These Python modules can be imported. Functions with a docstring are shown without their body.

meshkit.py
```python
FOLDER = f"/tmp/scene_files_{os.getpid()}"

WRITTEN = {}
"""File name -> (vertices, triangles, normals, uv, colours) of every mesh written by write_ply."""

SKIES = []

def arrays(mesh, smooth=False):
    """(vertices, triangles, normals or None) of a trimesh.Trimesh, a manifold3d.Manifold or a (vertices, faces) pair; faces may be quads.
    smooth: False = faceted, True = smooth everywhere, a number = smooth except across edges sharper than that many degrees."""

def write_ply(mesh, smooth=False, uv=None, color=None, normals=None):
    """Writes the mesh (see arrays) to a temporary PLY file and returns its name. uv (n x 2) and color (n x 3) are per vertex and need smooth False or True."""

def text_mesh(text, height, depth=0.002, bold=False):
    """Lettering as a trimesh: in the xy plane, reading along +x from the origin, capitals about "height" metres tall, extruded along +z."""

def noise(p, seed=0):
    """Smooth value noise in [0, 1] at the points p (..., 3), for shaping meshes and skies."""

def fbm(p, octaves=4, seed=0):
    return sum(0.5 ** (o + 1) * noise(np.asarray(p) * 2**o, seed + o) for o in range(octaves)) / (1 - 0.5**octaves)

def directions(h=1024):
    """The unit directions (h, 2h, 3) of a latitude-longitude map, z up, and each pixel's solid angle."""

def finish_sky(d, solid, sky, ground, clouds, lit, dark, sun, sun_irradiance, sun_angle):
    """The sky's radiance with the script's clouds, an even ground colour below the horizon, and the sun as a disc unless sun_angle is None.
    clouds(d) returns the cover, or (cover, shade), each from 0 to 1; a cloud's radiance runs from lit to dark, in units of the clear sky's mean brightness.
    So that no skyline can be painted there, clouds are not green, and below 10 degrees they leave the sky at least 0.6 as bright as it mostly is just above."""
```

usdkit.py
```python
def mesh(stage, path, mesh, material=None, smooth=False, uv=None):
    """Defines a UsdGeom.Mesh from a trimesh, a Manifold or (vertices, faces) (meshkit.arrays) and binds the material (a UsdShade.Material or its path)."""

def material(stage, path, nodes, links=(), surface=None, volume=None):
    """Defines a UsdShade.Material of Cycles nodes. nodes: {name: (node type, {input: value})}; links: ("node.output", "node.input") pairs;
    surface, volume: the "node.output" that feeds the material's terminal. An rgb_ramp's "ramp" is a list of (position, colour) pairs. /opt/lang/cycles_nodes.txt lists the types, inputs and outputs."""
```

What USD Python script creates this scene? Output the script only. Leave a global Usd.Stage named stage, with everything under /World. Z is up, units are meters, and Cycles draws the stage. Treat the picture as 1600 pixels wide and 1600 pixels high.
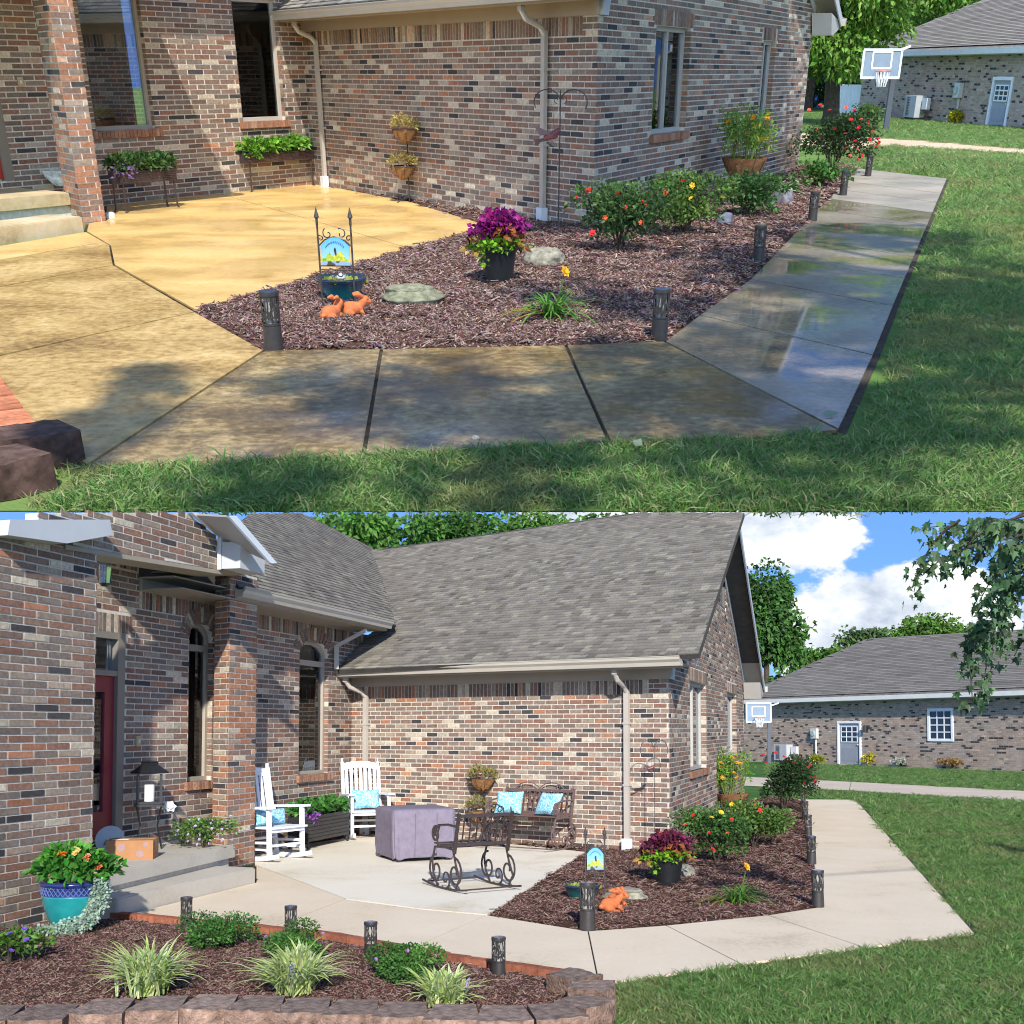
"""A house front garden before and after a wash-down: the upper place (wet, stained concrete) stands on a big
hillside terrace beyond the lower place (clean concrete, furniture set out)."""
import math, random
import numpy as np
import trimesh, manifold3d
from shapely.geometry import Polygon, box as sbox, LineString, Point
from shapely.ops import unary_union
from pxr import Usd, UsdGeom, UsdLux, UsdShade, Sdf, Gf, Vt
import usdkit, meshkit

stage = Usd.Stage.CreateInMemory()
UsdGeom.SetStageUpAxis(stage, 'Z')
UsdGeom.SetStageMetersPerUnit(stage, 1.0)
WORLD = UsdGeom.Xform.Define(stage, '/World')
UsdGeom.Scope.Define(stage, '/World/Looks')
PI = math.pi

# ---------------------------------------------------------------- camera, sky, sun, exposure
F, YC = 1800.0, 1050.0            # focal length and optical axis of the (shifted) lens, in 1600-pixel units
EYE = 1.67                        # eye height over the lower place
PITCH = math.atan((1140 - YC) / F)
cam = UsdGeom.Camera.Define(stage, '/World/camera')
cam.CreateHorizontalApertureAttr(36.0)
cam.CreateVerticalApertureAttr(36.0)
cam.CreateFocalLengthAttr(36.0 * F / 1600)
cam.CreateVerticalApertureOffsetAttr(36.0 * (YC - 800) / 1600)
cam.CreateClippingRangeAttr(Gf.Vec2f(0.1, 6000))
cam.CreateExposureAttr(1.14)
_x = UsdGeom.Xformable(cam)
_x.AddTranslateOp().Set(Gf.Vec3d(0, 0, EYE))
_x.AddRotateXOp().Set(90 + math.degrees(PITCH))

SUN = np.array([0.09, -0.89, 0.435]); SUN /= np.linalg.norm(SUN)
ELEV, ROT = math.asin(SUN[2]), math.atan2(SUN[0], SUN[1])
sun = UsdLux.DistantLight.Define(stage, '/World/sun')
sun.CreateNormalizeAttr(True); sun.CreateIntensityAttr(0.75); sun.CreateAngleAttr(1.0)
sun.CreateColorAttr(Gf.Vec3f(1.0, 0.95, 0.87))
_q = Gf.Rotation(Gf.Vec3d(0, 0, 1), Gf.Vec3d(*map(float, SUN)))
UsdGeom.Xformable(sun).AddTransformOp().Set(Gf.Matrix4d().SetRotate(_q))

def sky_material():
    n = {
        'tc': ('texture_coordinate', {}),
        'sky': ('sky_texture', {'sky_type': 'single_scattering', 'sun_disc': False, 'sun_elevation': ELEV, 'sun_rotation': ROT,
                                'air_density': 1.0, 'aerosol_density': 0.6, 'ozone_density': 3.0}),
        'hi': ('mapping', {'location': (0, 0, 0.35)}),
        'sx': ('separate_xyz', {}),
        'yc': ('math', {'math_type': 'maximum', 'value2': 0.15}),
        'ax': ('math', {'math_type': 'divide'}), 'az': ('math', {'math_type': 'divide'}),
        'uv': ('combine_xyz', {'z': 3.7}),
        'mp': ('mapping', {'scale': (1, 1.6, 1)}),
        'big': ('noise_texture', {'scale': 7.0, 'detail': 12.0, 'roughness': 0.6, 'distortion': 0.1}),
        'sh': ('noise_texture', {'scale': 14.0, 'detail': 8.0, 'roughness': 0.6}),
        # the cumulus bank: two soft ellipses in the cloud field
        'c1': ('mapping', {'location': (-0.335 * 6.4, -0.085 * 14.0, 0), 'scale': (6.4, 14.0, 0)}),
        'l1': ('gradient_texture', {'gradient_type': 'spherical'}),
        'c2': ('mapping', {'location': (-0.16 * 5.5, -0.19 * 12.0, 0), 'scale': (5.5, 12.0, 0)}),
        'l2': ('gradient_texture', {'gradient_type': 'spherical'}),
        'bl': ('math', {'math_type': 'maximum'}),
        'bw': ('math', {'math_type': 'multiply', 'value2': 0.5}),
        'sum': ('math', {'math_type': 'add'}),
        'cov': ('map_range', {'range_type': 'smoothstep', 'from_min': 0.565, 'from_max': 0.635, 'clamp': True}),
        'shr': ('rgb_ramp', {'ramp': [(0.34, (1.7, 1.95, 2.4)), (0.48, (2.7, 2.9, 3.15)), (0.6, (3.7, 3.7, 3.68))]}),
        'blu': ('mix_color', {'blend_type': 'multiply', 'fac': 1.0, 'b': (0.62, 0.80, 1.05), 'use_clamp': False}),
        'mix': ('mix_color', {'blend_type': 'mix', 'use_clamp': False}),
        'bg': ('background_shader', {'strength': 0.15}),
    }
    l = [('tc.generated', 'sx.vector'), ('tc.generated', 'hi.vector'), ('hi.vector', 'sky.vector'), ('sx.y', 'yc.value1'), ('sx.x', 'ax.value1'), ('yc.value', 'ax.value2'), ('sx.z', 'az.value1'), ('yc.value', 'az.value2'),
         ('ax.value', 'uv.x'), ('az.value', 'uv.y'), ('uv.vector', 'mp.vector'), ('mp.vector', 'big.vector'), ('mp.vector', 'sh.vector'),
         ('uv.vector', 'c1.vector'), ('c1.vector', 'l1.vector'), ('uv.vector', 'c2.vector'), ('c2.vector', 'l2.vector'),
         ('l1.fac', 'bl.value1'), ('l2.fac', 'bl.value2'), ('bl.value', 'bw.value1'), ('bw.value', 'sum.value1'), ('big.fac', 'sum.value2'),
         ('sum.value', 'cov.value'), ('sh.fac', 'shr.fac'), ('sky.color', 'blu.a'), ('cov.result', 'mix.fac'), ('blu.result', 'mix.a'), ('shr.color', 'mix.b'),
         ('mix.result', 'bg.color')]
    return usdkit.material(stage, '/World/Looks/sky', n, l, surface='bg.background')

sky = UsdLux.DomeLight.Define(stage, '/World/sky')
UsdShade.MaterialBindingAPI.Apply(sky.GetPrim()).Bind(sky_material())
sky.GetPrim().SetCustomDataByKey('kind', 'structure')

# ---------------------------------------------------------------- the two places
class Place:
    """Local metres: x right, y away, z up, ground at z=0.  at() turns a pixel of the photograph (1600 wide) into a ground point."""
    def __init__(s, horizon, eye, M):
        s.p, s.e, s.M = math.atan((horizon - YC) / F), eye, M
    def ray(s, px, py):
        u, v, c, q = (px - 800) / F, (YC - py) / F, math.cos(s.p), math.sin(s.p)
        return np.array([u, c - v * q, q + v * c])
    def at(s, px, py, z=0.0):
        d = s.ray(px, py); t = (z - s.e) / d[2]
        return np.array([d[0] * t, d[1] * t])
    def h(s, P, py):
        c, q, v = math.cos(s.p), math.sin(s.p), (YC - py) / F
        return (v * P[1] * c + P[1] * q) / (c - v * q) + s.e
    def on_plane(s, px, py, o, n):
        d = s.ray(px, py); e = np.array([0, 0, s.e])
        return e + d * (np.dot(np.asarray(o) - e, n) / np.dot(d, n))

K = 18.0                                            # the hillside place is large and far: it starts some 86 m away
HOR_A, EYE_A = 112.0, 1.73
TILT = PITCH - math.atan((HOR_A - YC) / F)
_ct, _st = math.cos(TILT), math.sin(TILT)
_o = np.array([0, 0, EYE]) - K * np.array([0, -_st * EYE_A, _ct * EYE_A])   # foot of the hillside
HILL = Gf.Matrix4d(K, 0, 0, 0, 0, K * _ct, K * _st, 0, 0, -K * _st, K * _ct, 0, float(_o[0]), float(_o[1]), float(_o[2]), 1)
A = Place(HOR_A, EYE_A, HILL)
B = Place(1140.0, EYE, Gf.Matrix4d(1))

# ---------------------------------------------------------------- materials
LOOKS = {}
def pm(name, base=None, rough=0.8, var=0.25, scale=6.0, bump=0.0, bscale=60.0, spec=0.35, metal=0.0, trans=0.0, det=4.0, coat=0.0):
    """Principled look: base colour or the mesh's own tint, with noise variation and fine relief."""
    if name in LOOKS: return LOOKS[name]
    n = {'tc': ('texture_coordinate', {}), 'p': ('principled_bsdf', {'roughness': rough, 'specular_ior_level': spec, 'metallic': metal, 'coat_weight': coat}),
         'nz': ('noise_texture', {'scale': scale, 'detail': det, 'roughness': 0.6}),
         'mr': ('map_range', {'from_min': 0.3, 'from_max': 0.7, 'to_min': 1 - var, 'to_max': 1 + var}),
         'mx': ('mix_color', {'blend_type': 'multiply', 'fac': 1.0, 'use_clamp': False})}
    l = [('tc.object', 'nz.vector'), ('nz.fac', 'mr.value'), ('mr.result', 'mx.b'), ('mx.result', 'p.base_color')]
    if base is None:
        n['at'] = ('attribute', {'attribute': 'tint'}); l.append(('at.color', 'mx.a'))
    else:
        n['mx'][1]['a'] = base
    if bump:
        n['bn'] = ('noise_texture', {'scale': bscale, 'detail': 4.0}); n['bp'] = ('bump', {'strength': bump, 'distance': 0.02})
        l += [('tc.object', 'bn.vector'), ('bn.fac', 'bp.height'), ('bp.normal', 'p.normal')]
    surf = 'p.BSDF'
    if trans:
        n['tb'] = ('translucent_bsdf', {}); n['ms'] = ('mix_closure', {'fac': trans})
        l += [('mx.result', 'tb.color'), ('p.BSDF', 'ms.closure1'), ('tb.BSDF', 'ms.closure2')]; surf = 'ms.closure'
    LOOKS[name] = usdkit.material(stage, '/World/Looks/' + name, n, l, surface=surf)
    return LOOKS[name]

def concrete(name, ramp, rough_lo, rough_hi, pscale=0.9, fine=22.0, bump=0.15, streak=0.0, spec=0.5, fa=0.45):
    """Poured concrete: big patches through a ramp, aggregate speckle, patchy wetness in the roughness."""
    n = {'tc': ('texture_coordinate', {}), 'p': ('principled_bsdf', {'specular_ior_level': spec}),
         'm': ('mapping', {'scale': (1, 1 + streak, 1)}),
         'a': ('noise_texture', {'scale': pscale, 'detail': 6.0, 'roughness': 0.62, 'distortion': 0.4}),
         'b': ('noise_texture', {'scale': fine, 'detail': 5.0, 'roughness': 0.7}),
         'ad': ('math', {'math_type': 'multiply_add', 'value2': fa}), 'of': ('math', {'math_type': 'subtract', 'value2': fa / 2}),
         'r': ('rgb_ramp', {'ramp': ramp}),
         'w': ('noise_texture', {'scale': pscale * 1.3, 'detail': 3.0}),
         'wr': ('map_range', {'from_min': 0.42, 'from_max': 0.58, 'to_min': rough_lo, 'to_max': rough_hi, 'clamp': True}),
         'bp': ('bump', {'strength': bump, 'distance': 0.01})}
    l = [('tc.object', 'm.vector'), ('m.vector', 'a.vector'), ('m.vector', 'b.vector'), ('tc.object', 'w.vector'), ('b.fac', 'ad.value1'), ('a.fac', 'ad.value3'),
         ('ad.value', 'of.value1'), ('of.value', 'r.fac'), ('r.color', 'p.base_color'), ('w.fac', 'wr.value'), ('wr.result', 'p.roughness'),
         ('b.fac', 'bp.height'), ('bp.normal', 'p.normal')]
    LOOKS[name] = usdkit.material(stage, '/World/Looks/' + name, n, l, surface='p.BSDF')
    return LOOKS[name]

def glass_pane():
    n = {'t': ('transparent_bsdf', {'color': (0.93, 0.95, 0.96)}), 'g': ('glossy_bsdf', {'color': (0.9, 0.95, 1.0), 'roughness': 0.02}),
         'f': ('fresnel', {'IOR': 1.6}), 'm': ('mix_closure', {})}
    return usdkit.material(stage, '/World/Looks/window_glass', n, [('f.fac', 'm.fac'), ('t.BSDF', 'm.closure1'), ('g.BSDF', 'm.closure2')], surface='m.closure')
GLASS = glass_pane()
BRICK = pm('brick', rough=0.9, var=0.28, scale=26, bump=0.4, bscale=130, spec=0.2)
MORTAR = pm('mortar', (0.61, 0.555, 0.475), 0.95, 0.18, 20, 0.5, 180, 0.2)
SHINGLE = pm('shingle', rough=0.95, var=0.25, scale=60, bump=0.5, bscale=260, spec=0.15)
DECK = pm('roof_deck', (0.05, 0.045, 0.04), 0.95)
TRIM = pm('trim', rough=0.45, var=0.05, scale=3, spec=0.4)
PAINT = pm('paint', rough=0.4, var=0.06, scale=5, spec=0.45)
METAL = pm('metal', rough=0.42, var=0.2, scale=30, spec=0.5, bump=0.1, bscale=200)
STONE = pm('stone', rough=0.92, var=0.5, scale=16, bump=1.0, bscale=70, spec=0.15, det=8.0)
LEAF = pm('leaf', rough=0.55, var=0.2, scale=5, spec=0.3, trans=0.28)
PETAL = pm('petal', rough=0.6, var=0.15, scale=20, spec=0.2, trans=0.2)
BARK = pm('bark', (0.075, 0.058, 0.045), 0.95, 0.35, 8, 0.7, 30, 0.1)
GRASSM = pm('grass_blades', rough=0.5, var=0.15, scale=3, spec=0.35, trans=0.3)
CHIP = pm('mulch_chips', rough=0.9, var=0.4, scale=14, spec=0.15)
CLAY = pm('terracotta', (0.52, 0.15, 0.055), 0.85, 0.18, 25, 0.3, 90, 0.2)
CARD = pm('cardboard', rough=0.85, var=0.08, scale=10, spec=0.15)
CLOTHM = pm('fabric', rough=0.95, var=0.12, scale=12, bump=0.3, bscale=90, spec=0.1)
GLAZE = pm('glaze', rough=0.15, var=0.15, scale=9, spec=0.6, coat=0.6)
COIR = pm('coir', rough=.95, var=.4, scale=40, bump=.8, bscale=80, spec=.1)
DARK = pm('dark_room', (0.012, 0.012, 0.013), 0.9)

# ---------------------------------------------------------------- prims
USED = {}
def path_for(name, parent):
    base = (parent.GetPath().pathString if parent is not None else '/World') + '/' + name
    k = USED.get(base, 0); USED[base] = k + 1
    return base if k == 0 else f'{base}_{k:03d}'
def tag(o, label=None, cat=None, group=None, kind=None):
    p = o.GetPrim() if hasattr(o, 'GetPrim') else o
    for k, v in (('label', label), ('category', cat), ('group', group), ('kind', kind)):
        if v: p.SetCustomDataByKey(k, v)
    return p
def mat4(pl, loc=(0, 0, 0), rz=0.0, sc=1.0, tilt=0.0):
    sx = (sc,) * 3 if np.ndim(sc) == 0 else sc
    c, s = math.cos(rz), math.sin(rz)
    R = np.array([[c, s, 0], [-s, c, 0], [0, 0, 1]])
    if tilt: R = np.array([[1, 0, 0], [0, math.cos(tilt), math.sin(tilt)], [0, -math.sin(tilt), math.cos(tilt)]]) @ R
    m = np.eye(4); m[:3, :3] = np.diag(sx) @ R; m[3, :3] = (*loc[:2], loc[2] if len(loc) > 2 else 0)
    return Gf.Matrix4d(*map(float, m.ravel())) * pl.M
def thing(name, label, cat, pl, loc=(0, 0, 0), rz=0.0, sc=1.0, group=None, tilt=0.0):
    x = UsdGeom.Xform.Define(stage, path_for(name, None)); x.AddTransformOp().Set(mat4(pl, loc, rz, sc, tilt))
    return tag(x, label, cat, group)
def dup(src, label, pl, loc, rz=0.0, sc=1.0, tilt=0.0, group=None):
    was = src.GetCustomData()
    x = UsdGeom.Xform.Define(stage, path_for(src.GetName(), None)); x.AddTransformOp().Set(mat4(pl, loc, rz, sc, tilt))
    x.GetPrim().GetReferences().AddInternalReference(src.GetPath()); x.GetPrim().SetInstanceable(True)
    return tag(x, label, was['category'], group or was.get('group'))

class MB:
    """Collects pieces (vertices, triangles, one colour each) for ONE mesh."""
    def __init__(s): s.v, s.f, s.c, s.n = [], [], [], 0
    def add(s, V, Fc, col=(0.5, 0.5, 0.5)):
        V = np.asarray(V, float); Fc = np.asarray(Fc, int)
        if Fc.shape[1] == 4: Fc = np.vstack([Fc[:, [0, 1, 2]], Fc[:, [0, 2, 3]]])
        s.v.append(V); s.f.append(Fc + s.n); s.n += len(V)
        col = np.asarray(col, float); s.c.append(np.broadcast_to(col, (len(V), 3)) if col.ndim == 1 else col)
        return s
    def box(s, c, size, col=(0.5,) * 3, R=None, rz=0.0):
        x, y, z = np.asarray(size) / 2.0
        V = np.array([[-x, -y, -z], [x, -y, -z], [x, y, -z], [-x, y, -z], [-x, -y, z], [x, -y, z], [x, y, z], [-x, y, z]])
        if rz: R = np.array([[math.cos(rz), -math.sin(rz), 0], [math.sin(rz), math.cos(rz), 0], [0, 0, 1]])
        if R is not None: V = V @ np.asarray(R).T
        return s.add(V + np.asarray(c), BOXF, col)
    def bar(s, a, b, w, h, col=(0.5,) * 3, up=(0, 0, 1)):
        a, b = np.asarray(a, float), np.asarray(b, float); d = b - a; L = np.linalg.norm(d); d /= L
        u = np.cross(d, up); u = u / np.linalg.norm(u) if np.linalg.norm(u) > 1e-6 else np.array([1.0, 0, 0]); w2 = np.cross(u, d)
        return s.box((a + b) / 2, (w, L, h), col, np.stack([u, d, w2], 1))
    def tube(s, pts, r, n=6, col=(0.5,) * 3, cap=True):
        P = np.asarray(pts, float); m = len(P); r = np.broadcast_to(np.asarray(r, float), (m,))
        T = np.gradient(P, axis=0); T /= np.linalg.norm(T, axis=1, keepdims=True) + 1e-12
        u = np.cross(T[0], [0, 0, 1.0]); u = u if np.linalg.norm(u) > 1e-3 else np.array([1.0, 0, 0]); V = []
        for k in range(m):
            u = u - T[k] * np.dot(u, T[k]); u /= np.linalg.norm(u) + 1e-12; w = np.cross(T[k], u)
            a = np.arange(n) * 2 * PI / n
            V.append(P[k] + r[k] * (np.cos(a)[:, None] * u + np.sin(a)[:, None] * w))
        V = np.vstack(V); Q = [[k * n + j, k * n + (j + 1) % n, (k + 1) * n + (j + 1) % n, (k + 1) * n + j] for k in range(m - 1) for j in range(n)]
        Fc = np.array(Q); Fc = np.vstack([Fc[:, [0, 1, 2]], Fc[:, [0, 2, 3]]])
        if cap:
            e = (m - 1) * n
            Fc = np.vstack([Fc, [[0, j + 1, j] for j in range(1, n - 1)], [[e, e + j, e + j + 1] for j in range(1, n - 1)]])
        return s.add(V, Fc, col)
    def lathe(s, prof, n=24, c=(0, 0, 0), col=(0.5,) * 3, sx=1.0, sy=1.0, wob=None):
        P = np.asarray(prof, float); m = len(P); a = np.arange(n) * 2 * PI / n
        V = np.stack([np.outer(P[:, 0], np.cos(a)) * sx, np.outer(P[:, 0], np.sin(a)) * sy, np.repeat(P[:, 1:2], n, 1)], -1).reshape(-1, 3)
        if wob is not None: V = wob(V)
        Q = np.array([[k * n + j, k * n + (j + 1) % n, (k + 1) * n + (j + 1) % n, (k + 1) * n + j] for k in range(m - 1) for j in range(n)])
        if np.ndim(col) == 2: col = np.repeat(np.asarray(col), n, 0)
        return s.add(V + np.asarray(c), Q, col)
    def prism(s, poly, z0, z1, col=(0.5,) * 3):
        for g in (poly.geoms if hasattr(poly, 'geoms') else [poly]):
            if g.area < 1e-6: continue
            m = trimesh.creation.extrude_polygon(g, z1 - z0, engine='earcut'); s.add(np.asarray(m.vertices) + [0, 0, z0], m.faces, col)
        return s
    def mesh(s, m, col=(0.5,) * 3, at=(0, 0, 0)):
        v, f, _ = meshkit.arrays(m); return s.add(v + np.asarray(at), f, col)
    def build(s, name, mat, parent=None, smooth=None, pl=None, loc=(0, 0, 0), rz=0.0, sc=1.0):
        V, Fc, C = np.vstack(s.v), np.vstack(s.f), np.vstack(s.c)
        path = path_for(name, parent); N = None
        if smooth is True: _, _, N = meshkit.arrays((V, Fc), True)
        elif smooth:
            V, Fc, N = meshkit.arrays((V, Fc), smooth); C = np.repeat(C[:1], len(V), 0)
        m = UsdGeom.Mesh.Define(stage, path)
        m.CreatePointsAttr(Vt.Vec3fArray.FromNumpy(V.astype(np.float32)))
        m.CreateFaceVertexCountsAttr(Vt.IntArray.FromNumpy(np.full(len(Fc), 3, np.int32)))
        m.CreateFaceVertexIndicesAttr(Vt.IntArray.FromNumpy(Fc.astype(np.int32).ravel()))
        m.CreateSubdivisionSchemeAttr('none')
        if N is not None:
            m.CreateNormalsAttr(Vt.Vec3fArray.FromNumpy(N.astype(np.float32))); m.SetNormalsInterpolation('vertex')
        UsdGeom.PrimvarsAPI(m).CreatePrimvar('tint', Sdf.ValueTypeNames.Color3fArray, 'vertex').Set(Vt.Vec3fArray.FromNumpy(C.astype(np.float32)))
        UsdShade.MaterialBindingAPI.Apply(m.GetPrim()).Bind(mat)
        if pl is not None: UsdGeom.Xformable(m).AddTransformOp().Set(mat4(pl, loc, rz, sc))
        return m.GetPrim()
BOXF = np.array([[0, 3, 2, 1], [4, 5, 6, 7], [0, 1, 5, 4], [1, 2, 6, 5], [2, 3, 7, 6], [3, 0, 4, 7]])

def rng_of(seed): return np.random.default_rng(seed)
def jit(col, r, a=0.12, n=None):
    """colours around col"""
    k = 1 + a * r.standard_normal((n or 1, 1)); h = 1 + a * 0.4 * r.standard_normal((n or 1, 3))
    c = np.clip(np.asarray(col) * k * h, 0.003, 0.95); return c if n else c[0]

def leaf_arrays(P, D, L, W, cols, r, bend=0.25):
    """n leaves: base points P, directions D, lengths L, widths W -> 5 vertices, 4 triangles each (a folded, drooping blade)"""
    n = len(P); D = D / (np.linalg.norm(D, axis=1, keepdims=True) + 1e-9)
    S = np.cross(D, r.standard_normal((n, 3))); S /= np.linalg.norm(S, axis=1, keepdims=True) + 1e-9
    L = np.broadcast_to(L, (n,))[:, None]; W = np.broadcast_to(W, (n,))[:, None]
    mid = P + D * L * 0.45; tip = P + D * L; tip[:, 2:] -= L * bend
    N = np.cross(D, S)
    V = np.stack([P, mid + S * W / 2 + N * W * 0.12, tip, mid - S * W / 2 + N * W * 0.12, mid], 1).reshape(-1, 3)
    b = np.arange(n)[:, None] * 5
    Fc = np.concatenate([b + [[0, 1, 4]], b + [[1, 2, 4]], b + [[2, 3, 4]], b + [[3, 0, 4]]], 0)
    return V, Fc, np.repeat(cols, 5, 0)
def blob_points(r, n, c, rad, lump=0.35, shell=0.55, lo=-1.0, seed=0):
    d = r.standard_normal((n * 2, 3)); d /= np.linalg.norm(d, axis=1, keepdims=True); d = d[d[:, 2] > lo][:n]
    k = 1 - lump + 2 * lump * meshkit.noise(d * 2.2 + seed * 3.1 + 7, seed)
    q = k * (shell + (1 - shell) * r.random(len(d)) ** 0.5)
    return np.asarray(c) + d * np.asarray(rad) * q[:, None], d
def foliage(mb, r, n, c, rad, L, W, col, var=0.2, lump=0.35, shell=0.45, lo=-0.6, up=0.4, bend=0.2, seed=0):
    P, d = blob_points(r, n, c, rad, lump, shell, lo, seed)
    D = d * 0.7 + r.standard_normal(d.shape) * 0.55 + [0, 0, up]
    cs = jit(col, r, var, len(P)); L = L * r.uniform(0.7, 1.25, len(P))
    V, Fc, C = leaf_arrays(P, D, L, W * r.uniform(0.8, 1.2, len(P)), cs, r, bend)
    mb.add(V, Fc, C); return P, d
def strap_leaf(mb, r, base, ang, L, W, rise, col, droop=1.0, seg=5, colmid=None):
    """an arching strap leaf"""
    d = np.array([math.cos(ang), math.sin(ang), 0]); s = np.array([-d[1], d[0], 0]); V, C = [], []
    for k in range(seg + 1):
        t = k / seg; w = W * (0.55 + 0.9 * t * (1 - t) * 2) * (1 - t ** 3) / 2
        p = np.asarray(base) + d * L * (t * math.cos(rise) + 0.12 * t * t) + np.array([0, 0, L * (t * math.sin(rise) - droop * 0.75 * t ** 2.3)])
        V += [p - s * w, p + [0, 0, -w * 0.35], p + s * w]; C += [col, colmid or col, col]
    Q = [[3 * k + j, 3 * k + j + 1, 3 * k + j + 4, 3 * k + j + 3] for k in range(seg) for j in (0, 1)]
    mb.add(V, Q, np.array(C)); return mb
def flower(mb, c, R, col, r, n=6, nd=(0, -0.4, 0.8)):
    nd = np.asarray(nd, float) + 0.4 * r.standard_normal(3); nd /= np.linalg.norm(nd); u = np.cross(nd, [0.3, 0.9, 0.1]); u /= np.linalg.norm(u); w = np.cross(nd, u)
    for layer in (1.0, 0.6):
        for k in range(n):
            a = 2 * PI * (k + 0.5 * (layer < 1)) / n; d = math.cos(a) * u + math.sin(a) * w; s = np.cross(nd, d)
            c0 = np.asarray(c) + nd * R * 0.2 * (1 - layer)
            mb.add([c0, c0 + d * R * layer * 0.6 + s * R * 0.38 * layer + nd * R * .25, c0 + d * R * layer + nd * R * (0.2 + (1 - layer) * .6), c0 + d * R * layer * 0.6 - s * R * 0.38 * layer + nd * R * .25], [[0, 1, 2, 3]], jit(col, r, 0.1))
def spheroid(mb, c, rad, col, lump=0.0, seed=0, sub=3):
    m = trimesh.creation.icosphere(sub); v = np.array(m.vertices)
    if lump: v *= (1 - lump + 2 * lump * meshkit.fbm(v * 1.7 + seed * 5.3, 3, seed))[:, None]
    return mb.add(v * np.asarray(rad) + np.asarray(c), m.faces, col)
# ---------------------------------------------------------------- brick walls, windows, roofs
PAL = [((0.215, 0.142, 0.108), 36), ((0.235, 0.128, 0.09), 11), ((0.19, 0.15, 0.122), 25), ((0.30, 0.235, 0.178), 14), ((0.48, 0.41, 0.31), 9), ((0.06, 0.055, 0.056), 7)]
PALC = np.array([p[0] for p in PAL]); PALW = np.array([p[1] for p in PAL], float); PALW /= PALW.sum()
RED = np.array([0.40, 0.17, 0.085])
CRS = 0.0677
class Wall:
    def __init__(s, P0, P1, pl, bl=0.203):
        s.bl = bl; s.P0, s.P1, s.pl = np.asarray(P0, float), np.asarray(P1, float), pl
        s.L = np.linalg.norm(s.P1 - s.P0); s.d = (s.P1 - s.P0) / s.L; s.n = np.array([s.d[1], -s.d[0]])
    def pt(s, a, z, off=0.0):
        p = s.P0 + s.d * a + s.n * off; return np.array([p[0], p[1], z])
    def sz(s, px, py, off=0.0):
        q = s.pl.on_plane(px, py, s.pt(0, 0, off), [s.n[0], s.n[1], 0]); return float(np.dot(q[:2] - s.P0, s.d)), float(q[2])
    def pts(s, SZ, off):
        SZ = np.asarray(SZ, float); p = s.P0 + SZ[:, :1] * s.d + s.n * off; return np.column_stack([p, SZ[:, 1]])
    def rect(s, mb, s0, s1, z0, z1, o0, o1, col):
        V = np.vstack([s.pts([[s0, z0], [s1, z0], [s1, z1], [s0, z1]], o0), s.pts([[s0, z0], [s1, z0], [s1, z1], [s0, z1]], o1)])
        return mb.add(V, BOXF, col)
    def extrude(s, mb, poly, o0, o1, col):
        for g in (poly.geoms if hasattr(poly, 'geoms') else [poly]):
            m = trimesh.creation.extrude_polygon(g, o1 - o0, engine='earcut'); v = np.asarray(m.vertices)
            p = s.P0 + v[:, :1] * s.d + (v[:, 2:] + o0) * s.n
            mb.add(np.column_stack([p, v[:, 1]]), m.faces, col)
        return mb
def brick_tint(r, red=0.0):
    c = PALC[r.choice(len(PALC), p=PALW)]
    if r.random() < red: c = 0.35 * c + 0.65 * RED
    return np.clip(c * (1 + 0.11 * r.standard_normal()), 0.015, 0.7)
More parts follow.
